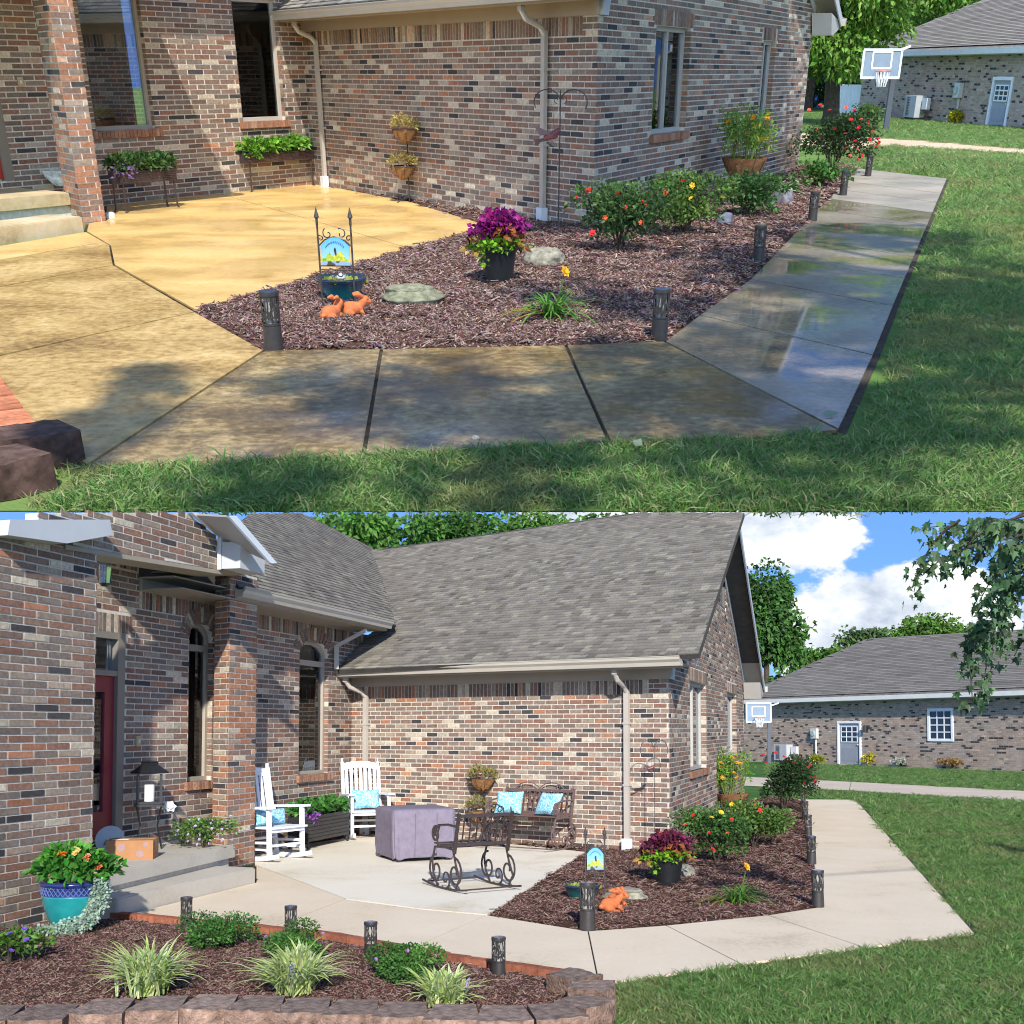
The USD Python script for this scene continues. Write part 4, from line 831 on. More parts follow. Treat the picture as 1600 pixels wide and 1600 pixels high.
# ---------------------------------------------------------------- furniture of the lower place
def rocking_chair(label, pl, loc, rz):
    """white slatted porch rocker facing -y"""
    t = thing('rocking_chair', label, 'rocking chair', pl, loc, rz, group='white rocking chairs'); w = (.74, .77, .82); hw = .29; tl = math.radians(13)
    for s in (-1, 1):
        rk = MB(); pts = [np.array([s * hw, y, .03 + .26 * (y - .02) ** 2]) for y in np.linspace(-.42, .52, 12)]
        for a, b in zip(pts[:-1], pts[1:]): rk.bar(a, b + (b - a) * .15, .042, .055, w)
        rk.build('rocker', PAINT, t)
        MB().bar((s * hw, -.27, .05), (s * hw, -.25, .66), .048, .048, w, up=(0, 1, 0)).build('front_leg', PAINT, t)
        MB().bar((s * hw, .20, .05), (s * hw, .40, 1.16), .048, .042, w, up=(0, 1, 0)).box((s * hw, .405, 1.19), (.03, .03, .06), w).build('back_post', PAINT, t)
        MB().bar((s * (hw + .02), -.34, .685), (s * (hw + .01), .30, .66), .10, .028, w).build('arm', PAINT, t)
        MB().bar((s * hw, -.26, .24), (s * hw, .24, .22), .026, .03, w).bar((s * hw, -.26, .15), (s * hw, .22, .14), .022, .026, w).build('side_stretcher', PAINT, t)
    MB().bar((-hw, -.26, .20), (hw, -.26, .20), .026, .03, w).bar((-hw, .24, .25), (hw, .24, .25), .026, .03, w).build('stretcher', PAINT, t)
    for k in range(7): y = -.30 + k * .085; MB().bar((-hw - .02, y, .425 - .02 * (y + .3)), (hw + .02, y, .425 - .02 * (y + .3)), .075, .022, w).build('seat_slat', PAINT, t)
    MB().bar((-hw, -.29, .395), (hw, -.29, .395), .02, .06, w).build('seat_rail', PAINT, t)
    f = lambda z: .20 + (z - .05) * .18
    MB().bar((-hw, f(.5), .5), (hw, f(.5), .5), .026, .06, w).build('lower_rail', PAINT, t)
    m = MB(); n = 9
    for k in range(n): x0, x1 = -hw + 2 * hw * k / n, -hw + 2 * hw * (k + 1) / n; z = 1.08 + .045 * (1 - ((x0 + x1) / 2 / hw) ** 2); m.box(((x0 + x1) / 2, f(z) + .0, z), (x1 - x0 + .002, .026, .10), w)
    m.build('top_rail', PAINT, t)
    for k in range(7): x = -.225 + .075 * k; MB().bar((x, f(.5), .51), (x, f(1.06), 1.07), .046, .014, w, up=(0, 1, 0)).build('back_slat', PAINT, t)
    return t
def pillow(label, pl, loc, rz, w=.42, h=.36, d=.15, lean=.35):
    """plump square cushion printed with pale swirls"""
    m = trimesh.creation.box((w, d, h)).subdivide().subdivide().subdivide().subdivide(); v = np.array(m.vertices); u, q = v[:, 0] / (w / 2), v[:, 2] / (h / 2)
    puff = np.clip((1 - u ** 4) * (1 - q ** 4), 0, 1) ** .55; v[:, 1] *= .1 + .95 * puff; k = 1 - .09 * (1 - np.abs(u)) * np.abs(q) ** 3; v[:, 2] *= k; v[:, 0] *= 1 - .09 * (1 - np.abs(q)) * np.abs(u) ** 3
    c, s = math.cos(lean), math.sin(lean); y, z = v[:, 1].copy(), v[:, 2].copy(); v[:, 1], v[:, 2] = y * c + z * s, -y * s + z * c
    o = MB().add(v + [0, 0, h / 2], m.faces, (.2, .5, .6)).build('pillow', PILLOW, None, True, pl, loc, rz); return tag(o, label, 'pillow', 'blue patterned pillows on the seats')
def pillow_material():
    n = {'tc': ('texture_coordinate', {}), 'v': ('voronoi_texture', {'scale': 22.0}), 'w': ('noise_texture', {'scale': 16.0, 'detail': 2.0, 'distortion': 3.0}), 'r': ('rgb_ramp', {'ramp': [(.40, (.13, .40, .55)), (.5, (.16, .46, .60)), (.53, (.62, .76, .80)), (.58, (.60, .74, .78)), (.61, (.15, .44, .58))]}), 'p': ('principled_bsdf', {'roughness': .95, 'specular_ior_level': .1})}
    n.pop('v'); return usdkit.material(stage, '/World/Looks/pillow_print', n, [('tc.object', 'w.vector'), ('w.fac', 'r.fac'), ('r.color', 'p.base_color')], surface='p.BSDF')
PILLOW = pillow_material()
def covered_table(label, pl, loc, rz, w, d, h):
    t = thing('covered_fire_table', label, 'covered table', pl, loc, rz); n = 96; a = np.arange(n) * 2 * PI / n; V = []; rows = [(.0, h, 0), (.6, h + .006, 0), (.93, h + .004, .0), (1.0, h - .03, .0), (1.0, h * .75, .25), (1.0, h * .5, .6), (.985, h * .25, .9), (.95, .06, 1.0), (.93, .04, 1.0)]
    for q, z, fo in rows:
        e = .18 if z > h * .9 else .22; x = np.sign(np.cos(a)) * np.abs(np.cos(a)) ** e; y = np.sign(np.sin(a)) * np.abs(np.sin(a)) ** e; k = 1 + fo * (.018 * np.sin(a * 11 + 1) + .02 * np.sin(a * 5 + z * 4) + .012 * np.sin(a * 23))
        V.append(np.column_stack([x * q * w / 2 * k, y * q * d / 2 * k, z + fo * .012 * np.sin(a * 7)]))
    V = np.vstack(V); m = len(rows); Q = [[i * n + j, (i + 1) * n + j, (i + 1) * n + (j + 1) % n, i * n + (j + 1) % n] for i in range(m - 1) for j in range(n)]
    MB().add(V, Q, (.205, .178, .225)).build('cover', CLOTHM, t, True); s = MB()
    for x in (-.17, .17): s.tube([[x * w, -d / 2 - .004, h - .05], [x * w, -d / 2 - .006, h * .5], [x * w, -d / 2 + .012, .07]], .004, 4, (.15, .13, .17))
    s.build('seam', CLOTHM, t)
    for x in (-1, 1):
        for y in (-1, 1): MB().box((x * w * .38, y * d * .38, .03), (.06, .06, .06), (.03, .03, .03)).build('foot', METAL, t)
    return t
def metal_seat(name, label, cat, pl, loc, rz, w, hb, col, rockers=True):
    """scrolled iron bench / glider: back at +y, front towards -y"""
    t = thing(name, label, cat, pl, loc, rz); X, Y, Z = np.eye(3); zs = .43
    for s in (-1, 1):
        x = s * w / 2; m = MB()
        if rockers: m.tube([np.array([x, y, .012 + .16 * (y + .02) ** 2]) for y in np.linspace(-.52, .46, 14)], .012, 6, col)
        m.tube([[x, .22, .04], [x, .30, .14], [x, .22, .28], [x, .16, zs]], .013, 6, col); m.tube(scroll((x, .20, .19), .16, 1.3, PI / 2, Y, Z, sgn=-1), .012, 6, col)
        m.tube([[x, -.18, .03], [x, -.27, .14], [x, -.30, .28], [x, -.24, zs]], .013, 6, col); m.tube(scroll((x, -.22, .19), .16, 1.3, PI / 2, -Y, Z, sgn=-1), .012, 6, col); m.tube(scroll((x, .0, .115), .10, 1.2, -PI / 2, Y, Z), .010, 6, col)
        m.tube([[x, .16, zs], [x, -.0, zs + .01], [x, -.24, zs]], .013, 6, col); m.build('side_scroll', METAL, t)
        am = MB(); am.tube([np.array(p) for p in [[x, .24, zs + .24], [x, .05, zs + .25], [x, -.16, zs + .23], [x, -.27, zs + .16]]], .014, 6, col); am.tube(scroll((x, -.22, zs + .13), .09, 1.4, PI * .6, -Y, Z, sgn=-1), .014, 6, col); am.tube([[x, -.17, zs], [x, -.2, zs + .12], [x, -.14, zs + .22]], .012, 6, col); am.build('arm', METAL, t)
    nsl = 7
    for k in range(nsl): y = -.25 + .43 * k / (nsl - 1); MB().box((0, y, zs + .012 + .03 * ((y + .03) / .25) ** 2), (w - .01, .045, .014), col).build('seat_slat', METAL, t)
    b = MB(); yb = lambda z: .19 + (z - zs) * .22; z0, z1 = zs + .05, hb - .10
    for x in (-w / 2, w / 2): b.bar((x, yb(zs), zs - .04), (x, yb(hb), z1 + .03), .034, .022, col, up=(0, 1, 0))
    if w > .9: b.bar((0, yb(zs), zs), (0, yb(hb), z1), .03, .02, col, up=(0, 1, 0))
    for z in (z0, z1): b.bar((-w / 2, yb(z), z), (w / 2, yb(z), z), .018, .035, col)
    b.build('back_frame', METAL, t); n = int(w / .075)
    for k in range(1, n): x = -w / 2 + w * k / n; MB().bar((x, yb(z0), z0), (x, yb(z1), z1 - .0), .012, .012, col, up=(0, 1, 0)).build('back_bar', METAL, t)
    o = MB()
    for k in range(int(w / .15)): x = -w / 2 + .08 + .15 * k; o.tube(scroll((x, yb(z1 - .06), z1 - .06), .05, .8, 0, X, Z), .006, 5, col)
    for s in (-1, 1): o.tube([np.array([s * u, yb(z1 + .02), z1 + .02 + .09 * math.sin(PI * (u / (w * .36))) ** .7]) for u in np.linspace(.0, w * .36, 12)], .007, 5, col); o.tube(scroll((s * w * .28, yb(z1 + .04), z1 + .05), .045, 1.1, 0, X * s, Z), .006, 5, col); o.tube([[s * w * .5, yb(z1), z1 + .02], [s * w * .49, yb(z1), z1 + .08]], .008, 5, col)
    for k in range(9):
        a = k * .7; c = np.array([.0, yb(.6) - .015, (z0 + z1) / 2]) + np.array([.13 * math.cos(a), 0, .09 * math.sin(a)]); e1, e2 = np.array([math.cos(a), 0, math.sin(a)]) * .05, np.array([-math.sin(a), 0, math.cos(a)]) * .022; o.add([c - e1, c + e2, c + e1, c - e2], [[0, 1, 2, 3]], col)
    o.build('scrollwork', METAL, t)
    if rockers:
        [MB().tube([[-w / 2, y_, .042], [w / 2, y_, .042]], .009, 5, col).build('cross_bar', METAL, t) for y_ in (-.44, .40)]
    return t
def box_planter(label, pl, loc, rz, w, d, h, leg, col, lc, seed, trail=(.3, .1, .4)):
    t = thing('trough_planter', label, 'planter', pl, loc, rz); r = rng_of(seed)
    m = MB()
    for k in range(7): m.box((0, -d / 2, leg + h * (k + .5) / 7), (w, .02, h / 7 - .006), col); m.box((0, d / 2, leg + h * (k + .5) / 7), (w, .02, h / 7 - .006), col)
    for s in (-1, 1): m.box((s * w / 2, 0, leg + h / 2), (.02, d, h), col)
    m.box((0, 0, leg + h * .8), (w - .03, d - .03, .02), (.03, .022, .018)); m.build('trough', METAL, t)
    for x in (-1, 1):
        for y in (-1, 1): MB().tube([[x * w * .46, y * d * .42, leg + .03], [x * w * .47, y * d * .45, .03], [x * w * .49, y * d * .5, 0]], .014, 6, col).build('leg', METAL, t)
    g = MB()
    for k in range(9): foliage(g, r, 110, (w * (-.42 + .84 * k / 8), r.normal(0, .03), leg + h + .07), (.15, d * .6, .11), .10, .06, np.asarray(lc) * r.uniform(.7, 1.3), .25, lo=-.3)
    foliage(g, r, 90, (-w * .4, -d * .45, leg + h * .95), (.16, .1, .1), .06, .04, trail, .25); g.build('plants', LEAF, t); return t
def lantern(label, pl, loc, H=.42, W=.2):
    t = thing('lantern', label, 'lantern', pl, loc, .3); bk = (.014, .014, .015); MB().box((0, 0, .015), (W, W, .03), bk).build('base', METAL, t)
    for x in (-1, 1):
        for y in (-1, 1): MB().box((x * W * .46, y * W * .46, H * .34), (.028, .028, H * .66), bk).build('post', METAL, t)
    MB().lathe([(W * .76, H * .70), (W * .76, H * .73), (W * .36, H * .89), (W * .34, H * .89), (W * .34, H * .97), (W * .42, H * .97), (0, H * 1.0)], 4, col=bk).build('roof', METAL, t)
    p = MB().lathe([(0, .03), (.055, .03), (.055, .21), (.045, .215), (0, .205)], 18, (.0, .0, 0), (.72, .72, .68)); p.build('candle', PAINT, t, 40); return t
def lantern_table(label, pl, loc, H=.45, W=.3):
    t = thing('side_table', label, 'table', pl, loc, .3); bk = (.014, .014, .015); m = MB()
    for z in np.linspace(-W / 2, W / 2, 7): m.box((z, 0, H - .012), (.026, W, .014), bk)
    m.box((0, -W / 2, H - .013), (W, .02, .022), bk).box((0, W / 2, H - .013), (W, .02, .022), bk); m.build('top', METAL, t)
    for x in (-1, 1):
        for y in (-1, 1): MB().tube([[x * W * .44, y * W * .44, H - .02], [x * W * .3, y * W * .3, H * .5], [x * W * .46, y * W * .46, 0]], .009, 5, bk).build('leg', METAL, t)
    return t
def carton(label, pl, loc, rz, w, d, h):
    t = thing('cardboard_box', label, 'box', pl, loc, rz); cb = (.38, .19, .085); MB().box((0, 0, h / 2), (w, d, h), cb).build('carton', CARD, t)
    f = MB(); f.box((0, -d / 4 - .002, h + .003), (w, d / 2 - .006, .005), cb).box((0, d / 4 + .002, h + .0035), (w, d / 2 - .006, .005), cb); f.build('flaps', CARD, t)
    MB().box((0, 0, h + .0075), (w + .001, .06, .002), (.44, .26, .14)).box((w / 2 + .001, 0, h * .8), (.002, .06, h * .4), (.44, .26, .14)).build('tape', CARD, t); r = rng_of(8)
    def star(c, e1, e2, R): MB().add([c] + [c + R * (1 if k % 2 else .75) * (math.cos(k * PI / 8) * e1 + math.sin(k * PI / 8) * e2) for k in range(16)], [[0, k + 1, (k + 1) % 16 + 1] for k in range(16)], (.33, .22, .21)).build('printed_rosette', CARD, t)
    X, Y, Z = np.eye(3)
    for x, z, R in ((-.08, .13, .05), (-.16, .04, .035), (.1, .06, .045), (.15, .16, .03)): star(np.array([x * w / .45, -d / 2 - .002, z * h / .2]), X, Z, R)
    for y, z, R in ((-.05, .14, .05), (.09, .05, .04), (.0, .03, .03)): star(np.array([w / 2 + .0022, y, z * h / .2]), Y, Z, R)
    MB().box((-w * .22, -d * .2, h + .0082), (.16, .10, .002), (.7, .7, .68)).build('paper_label', CARD, t); return t
def glazed_urn(label, pl, loc, R, H):
    t = thing('glazed_urn', label, 'flowerpot', pl, loc); r = rng_of(61); tq, nv = (.015, .23, .23), (.018, .03, .13)
    prof = [(0, 0), (R * .58, 0), (R * .62, .02), (R * .78, H * .22), (R * .93, H * .5), (R * .985, H * .68), (R * .985, H * .70), (R * .97, H * .72), (R * .96, H * .9), (R * 1.04, H * .92), (R * 1.06, H * .96), (R * 1.02, H), (R * .92, H), (R * .9, H * .93), (0, H * .9)]
    MB().lathe(prof, 48, col=np.array([tq] * 7 + [nv] * 8)).build('urn', GLAZE, t, True); b = MB()
    for k in range(40):                               # raised lattice round the collar
        for s in (-1, 1): b.tube([np.array([R * .985 * math.cos(a), R * .985 * math.sin(a), z]) for a, z in ((k * PI / 20, H * .73), (k * PI / 20 + s * .1, H * .81), (k * PI / 20 + s * .2, H * .89))], .004, 4, (.10, .14, .32))
    b.build('collar_lattice', GLAZE, t); g = MB()
    foliage(g, r, 900, (0, 0, H + .09), (R * 1.22, R * 1.15, .15), .085, .05, (.05, .19, .022), .3, lo=-.35); foliage(g, r, 200, (0, 0, H + .17), (R * .9, R * .9, .1), .07, .045, (.09, .26, .03), .25, lo=-.1); g.build('leaves', LEAF, t)
    for x, z, c in ((-.02, .22, (.8, .22, .02)), (.16, .2, (.75, .25, .12)), (-.22, .12, (.8, .4, .03)), (-.1, .06, (.75, .5, .2)), (.24, .13, (.75, .2, .08)), (.08, .25, (.7, .5, .15))):
        f = MB(); [flower(f, (x + r.normal(0, .012), -R * .9 * math.sqrt(max(.1, 1 - (x / R / 1.2) ** 2)) , H + z + r.normal(0, .012)), .026, c, r, 5) for _ in range(5)]; f.build('bloom', PETAL, t)
    s = MB(); path = [np.array(p) for p in [[R * .85, -R * .5, H], [R * 1.0, -R * .6, H * .8], [R * .95, -R * .75, H * .5], [R * .7, -R * .98, H * .22], [R * .2, -R * 1.15, .04], [-R * .35, -R * 1.3, .02], [-R * .95, -R * 1.5, .015]]]
    for a, b2 in zip(path[:-1], path[1:]):
        for q in np.linspace(0, 1, 7): foliage(s, r, 55, a + (b2 - a) * q, (.075, .055, .06), .026, .024, (.33, .43, .33), .15, lo=-1, up=.2)
    s.build('trailing_silver_foliage', LEAF, t); return t
def wall_block(label, pl, loc, rz, L=.30, D=.2, H=.13, seed=0, tc=(.25, .185, .15), fc=(.28, .18, .135)):
    """split-faced concrete edging block, rough on the face that looks -y"""
    r = rng_of(seed); nx, nz = 10, 5; V, C = [], []; xs = np.linspace(-1, 1, nx); taper = .74; tint = 1 + .15 * r.standard_normal()
    for j in range(nz):
        z = j / (nz - 1)
        for i, x in enumerate(xs): edge = (abs(x) > .99) or j in (0, nz - 1); V.append([x * L / 2, -D / 2 - .02 * (1 - x * x) + (r.normal(0, .005) - (.0 if edge else .008)), z * H + (0 if not edge or j == 0 else r.normal(0, .003))]); C.append(np.asarray(fc) * tint * (1 + .2 * r.standard_normal()))
    Q = [[j * nx + i, j * nx + i + 1, (j + 1) * nx + i + 1, (j + 1) * nx + i] for j in range(nz - 1) for i in range(nx - 1)]; mb = MB().add(V, Q, np.clip(C, .02, .6))
    top = np.array(V[-nx:]); bk = [[x * taper * L / 2, D / 2, H + r.normal(0, .002)] for x in xs]; mb.add(np.vstack([top, bk]), [[i, i + 1, nx + i + 1, nx + i] for i in range(nx - 1)], np.asarray(tc) * tint)
    b0 = [[-taper * L / 2, D / 2, 0], [taper * L / 2, D / 2, 0]]; mb.add([V[0], top[0], bk[0], b0[0]], [[0, 1, 2, 3]], np.asarray(fc) * .7 * tint); mb.add([V[nx - 1], b0[1], bk[-1], top[-1]], [[0, 1, 2, 3]], np.asarray(fc) * .7 * tint); mb.add([b0[0], bk[0], bk[-1], b0[1]], [[0, 1, 2, 3]], np.asarray(fc) * .7)
    return tag(mb.build('wall_block', STONE, None, True, pl, loc, rz), label, 'block', None)
# ================================================================ THE UPPER PLACE (before): on the hillside
def at_depth(pl, px, py, y):
    d = pl.ray(px, py); return np.array([0, 0, pl.e]) + d * (y / d[1])
mb = MB(); y0 = A.at(800, 800.1, -.03)[1]
prof = [(y0, -.03), (y0 + .35, -.13), (70, -9.0), (170, -9.0), (170, -.03)]
V = np.array([[x, y, z] for x in (-45., 95.) for y, z in prof]); n = len(prof)
mb.add(V, [[i, i + n, (i + 1) % n + n, (i + 1) % n] for i in range(n)]); mb.add(V, [[0, 1, 4], [1, 3, 4], [1, 2, 3], [n, n + 4, n + 1], [n + 1, n + 4, n + 3], [n + 1, n + 3, n + 2]])
tag(mb.build('hillside', pm('hill_soil', (.16, .12, .085), .95, .3, 1.2, .6, 6), None, None, A), 'earth hillside carrying the upper lawn and house', 'hillside', kind='structure')
tag(MB().add([[-45, y0, -.024], [95, y0, -.024], [95, 170, -.024], [-45, 170, -.024]], [[0, 1, 2, 3]]).build('lawn', LAWN_A, None, None, A), 'sunlit lawn of the upper place running back to the neighbour', 'lawn', kind='structure')

GOLD = concrete('golden_wet_concrete', [(.2, (.36, .20, .05)), (.4, (.55, .345, .11)), (.58, (.63, .41, .145)), (.8, (.70, .52, .25))], .22, .6, .8, 15, .15, fa=.95, streak=1.2)
TAN = concrete('stained_tan_concrete', [(.22, (.17, .10, .028)), (.42, (.33, .21, .065)), (.55, (.46, .31, .11)), (.75, (.58, .42, .19))], .35, .6, 1.1, 14, .3, spec=.5, fa=1.0)
BROWN = concrete('wet_brown_concrete', [(.25, (.085, .052, .014)), (.45, (.17, .115, .042)), (.60, (.31, .22, .09)), (.8, (.54, .41, .19))], .16, .5, 1.1, 14, .3, spec=.6, fa=1.0)
WET = concrete('wet_grey_concrete', [(.25, (.10, .075, .04)), (.45, (.205, .165, .105)), (.6, (.285, .235, .16)), (.8, (.40, .335, .235))], .04, .36, .6, 18, .18, spec=.8, fa=.9)
DRY = concrete('dry_grey_concrete', [(.25, (.22, .19, .14)), (.5, (.33, .29, .225)), (.8, (.42, .375, .30))], .3, .6, .7, 30, .1)
PA = lambda px, z=0.0: ppoly(A, px, z)
sl = [[(-70, 594), (-70, 571), (0, 556), (305, 487), (413, 547), (133, 729), (108, 700), (66, 684), (0, 592)], [(133, 729), (413, 547), (596, 545), (568, 711)], [(568, 711), (596, 545), (884, 539), (952, 689)], [(952, 689), (884, 539), (1038, 533), (1312, 672), (1180, 684)],
      [(1312, 672), (1038, 533), (1092, 492), (1366, 555)], [(1366, 555), (1092, 492), (1172, 436), (1397, 478)]]
polys = [PA(q) for q in sl]; l0, l1, r0, r1 = A.at(1172, 436), A.at(1340, 263), A.at(1397, 478), A.at(1480, 279)
for k in range(9): a, b = k / 9, (k + 1) / 9; polys.append(Polygon([r0 + (r1 - r0) * a, l0 + (l1 - l0) * a, l0 + (l1 - l0) * b, r0 + (r1 - r0) * b]))
polys += [PA([(-80, 573), (0, 555), (305, 487), (178, 414), (0, 448), (-80, 463)]), PA([(-80, 463), (178, 414), (172, 383), (163, 378), (-80, 420)]), PA([(-80, 420), (163, 378), (135, 362), (-80, 397)])]
slabs(A, 'sidewalk', 'wet stained concrete walk of jointed slabs round the upper mulch bed', 'sidewalk', polys, [TAN, BROWN, BROWN, BROWN, WET, WET] + [WET] * 5 + [DRY] * 4 + [TAN, TAN, GOLD], gap=.024)
pat = PA([(305, 484), (178, 413), (172, 383), (135, 361), (138, 349), (166, 343), (166, 322), (478, 284.5), (640, 315), (762, 352)]); cut = LineString([A.at(330, 298), A.at(355, 306), A.at(648, 390), A.at(700, 406)])
from shapely.ops import split as shsplit
slabs(A, 'patio', 'golden rain-wet concrete patio in front of the upper brick house', 'patio', list(shsplit(pat, cut).geoms), [GOLD] * 4)
bedA = PA([(305, 486), (413, 549), (1038, 535), (1340, 266), (1300, 256), (1250, 262), (925, 356), (490, 287), (478, 285), (640, 316), (762, 353)]).union(PA([(162, 324), (478, 285), (491, 287), (163, 331)])).buffer(.004)
if bedA.geom_type != 'Polygon': bedA = max(bedA.geoms, key=lambda g: g.area)
bedA = bedA.buffer(.09).difference(unary_union(polys + [pat]).buffer(.004)); bedA = max(bedA.geoms, key=lambda g: g.area) if bedA.geom_type != 'Polygon' else bedA
m, (bp, bz) = bed_mesh(bedA, .16, .07, -.012, 2); tag(m.build('mulch_bed', MULCHM, None, True, A), 'brown mulch bed between the wet walk and the upper house', 'mulch bed', kind='structure')
from scipy.spatial import cKDTree
CH = [(.17, .10, .08), (.11, .058, .045), (.24, .17, .145), (.08, .042, .033), (.32, .235, .20)]
chips = [chip_proto(k, 26, .085, .055, CH) for k in range(4)]
pts, S = sample(bedA.buffer(-.05), [(0, 10, 330, .8), (10, 13, 200, 1.0), (13, 18, 100, 1.3), (18, 30, 40, 1.8)], 3); zz = bz[cKDTree(bp).query(pts)[1]]
scatter(A, 'mulch_chips', chips, pts, zz, S, 4, 'shredded brown bark chips over the upper mulch bed', 'mulch', CHIP)
GC = [(.125, .245, .05), (.16, .295, .065), (.10, .205, .045), (.21, .32, .10), (.30, .31, .14)]
tufts = [grass_proto(k, 46, .085, .085, .0065, GC) for k in range(4)] + [grass_proto(9, 46, .085, .075, .0065, [(.30, .29, .12), (.20, .25, .08), (.16, .23, .065)])]
walkA = unary_union(polys)
frA = Polygon([(-3.2, y0 + .02), (3.2, y0 + .02), (32, 60), (-8, 12)])
lawnA = frA.difference(walkA.buffer(.03)).difference(bedA.buffer(.12)).difference(unary_union(polys[4:16]).buffer(.16)).difference(PA([(-70, 590), (0, 592), (66, 684), (108, 700), (112, 745), (60, 790), (-70, 795)])).intersection(unary_union([PA([(-400, 799), (118, 733), (1312, 674), (1700, 672), (2000, 799)]).buffer(.05), Polygon([A.at(1312, 672), A.at(1480, 279), A.at(1340, 262), A.at(1300, 240), A.at(1366, 226), A.at(1900, 262), A.at(1900, 672)]).buffer(.02)]))
pts, S = sample(lawnA, [(4, 6.6, 330, 1), (6.6, 9, 240, 1.0), (9, 13, 130, 1.15), (13, 20, 60, 1.5), (20, 34, 26, 2.0)], 6)
pk = np.where(meshkit.noise(np.column_stack([pts * 1.3, np.zeros(len(pts))])) > .66, 4, rng_of(1).integers(0, 4, len(pts)))
scatter(A, 'grass', tufts, pts, -.02, S, 7, 'mown grass blades of the upper lawn', 'grass', GRASSM, pk, .15)
far = Polygon([A.at(1250, 206), A.at(1366, 215), A.at(1640, 236), A.at(1640, 203), A.at(1340, 181), A.at(1250, 172)])
pts, S = sample(far, [(30, 60, 12, 2.4)], 8); scatter(A, 'far_grass', tufts[:4], pts, -.02, S, 9, 'bright strip of grass in front of the upper neighbour house', 'grass', GRASSM)
DRV = concrete('driveway_buff', [(.3, (.46, .33, .20)), (.5, (.55, .41, .27)), (.75, (.60, .47, .33))], .6, .8, .5, 12, .1)
q = [(1250, 208), (1365, 215), (1480, 222), (1640, 236), (1640, 261), (1470, 243), (1355, 234), (1250, 226)]
slabs(A, 'driveway', 'buff concrete drive crossing beyond the upper walk', 'driveway', [PA([(1200, 205), (1480, 222), (1455, 242), (1200, 222)], -.008), PA([(1480, 222), (1700, 241), (1700, 268), (1455, 242)], -.008)], [DRV, DRV], z=-.008)

# --- the upper house
cfgA = dict(seed=11, gbl=.255, D=(490, 288), C=(925, 357), VW=(2250, 112), VE=(1775, 112), wl=-70, ee=1246, zt=2.31, zw=3.25, ws0=2.0, spouts=[(508, 200), (856, 200)], spside=(0, 0), apex=5.6,
            wwin=[dict(bl=(150, 205), br=(243, 199), ztop=2.75, sill=True), dict(bl=(379, 190), br=(446, 186), ztop=2.75, sill=True, bar=None, blinds=True, frame=(.46, .42, .36)), dict(bl=(-60, 286), br=(23, 282), ztop=2.45, door=True)],
            ewin=[dict(bl=(1017, 211), br=(1070, 205), tl=(1021, 39)), dict(bl=(1182, 188), br=(1202, 184), tl=(1179, 62))])
HA, GA, WA, EA, outA, rA, _ = house(A, 'upper sunlit brick house with raking shadows behind the golden wet patio', cfgA)
def door_set(hs, w, rect, out, red=(.30, .03, .025), transom=True):
    sa, sb, za, zb = rect; f = MB(); zt2 = zb - .42 if transom else zb
    for a, b in ((sa, sa + .09), (sb - .13, sb)): w.rect(f, a, b, za, zb, -.10, .01, (.20, .175, .145))
    w.rect(f, sa + .0902, sb - .1302, zb - .07, zb, -.10, .008, (.20, .175, .145)); fr = f.build('door_frame', TRIM, hs)
    if transom:
        g = MB(); w.rect(g, sa + .0902, sb - .1302, zt2 - .06, zt2, -.10, .006, (.22, .19, .16)); g.build('transom_bar', TRIM, fr); p = MB(); w.rect(p, sa + .12, sb - .16, zt2, zb - .07, -.07, -.055, (.1,) * 3); p.build('transom_pane', GLASS, fr)
    d = MB(); L = sb - sa; a, b = sa + .095, sb - .135; st = .16
    w.extrude(d, sbox(a, za + .02, b, zt2 - .062).difference(sbox(a + st, za + .32, b - st, zt2 - .24)), -.08, -.035, red); dp = d.build('door', PAINT, hs)
    p = MB(); w.rect(p, a + st - .01, b - st + .01, za + .31, zt2 - .23, -.065, -.058, (.1,) * 3); p.build('door_glass', GLASS, dp); k = MB(); w.rect(k, sa, sb, za - .2, zb + .1, -.62, -.6, (.01,) * 3); k.build('hall', DARK, fr)
    h = MB(); h.tube([w.pt(a + .07, za + .95, -.035), w.pt(a + .07, za + .95, .03), w.pt(a + .07, za + 1.1, .03)], .012, 6, (.4, .33, .2)); h.build('handle', METAL, dp); return fr
door_set(HA, WA, cfgA['wwin'][2]['rect'], outA, (.34, .035, .02), False)
def bell(hs, w, px, py): s, z = w.sz(px, py); b = MB(); w.rect(b, s - .04, s + .04, z - .06, z + .06, .002, .025, (.42, .33, .2)); w.rect(b, s - .015, s + .015, z - .02, z + .02, .0252, .034, (.6, .55, .45)); b.build('doorbell', PAINT, hs)
bell(HA, WA, 31, 128)
def column(hs, pl, pf, VW, VG, wpx, dpx, z1, r, out, z0=-.06):
    """brick pier: pf = near corner on the ground, right face along VW to column wpx, left face along VG to dpx"""
    c = pl.at(*pf); a = pl.at(wpx, line_to(pf, VW, wpx)); b = pl.at(dpx, line_to(pf, VG, dpx)); d = a + b - c; P = [b, c, a, d]
    mb = MB(); q = Polygon(P).buffer(-.002); mb.prism(q, z0, z1); cp = mb.build('brick_column', MORTAR, hs); ws = []
    for i in (0, 1, 2): w = Wall(P[i], P[i + 1], pl, .28); ws.append(w); lay_bricks(w, sbox(0, z0, w.L, z1), r, out, cp, red=.5)
    return ws
cw = column(HA, A, (131, 349), cfgA['VW'], (-587, 112), 165, 108, 2.9, rA, outA)
STEP = concrete('step_concrete', [(.3, (.34, .25, .12)), (.5, (.50, .39, .22)), (.75, (.60, .50, .33))], .4, .7, 1.2, 20, .15)
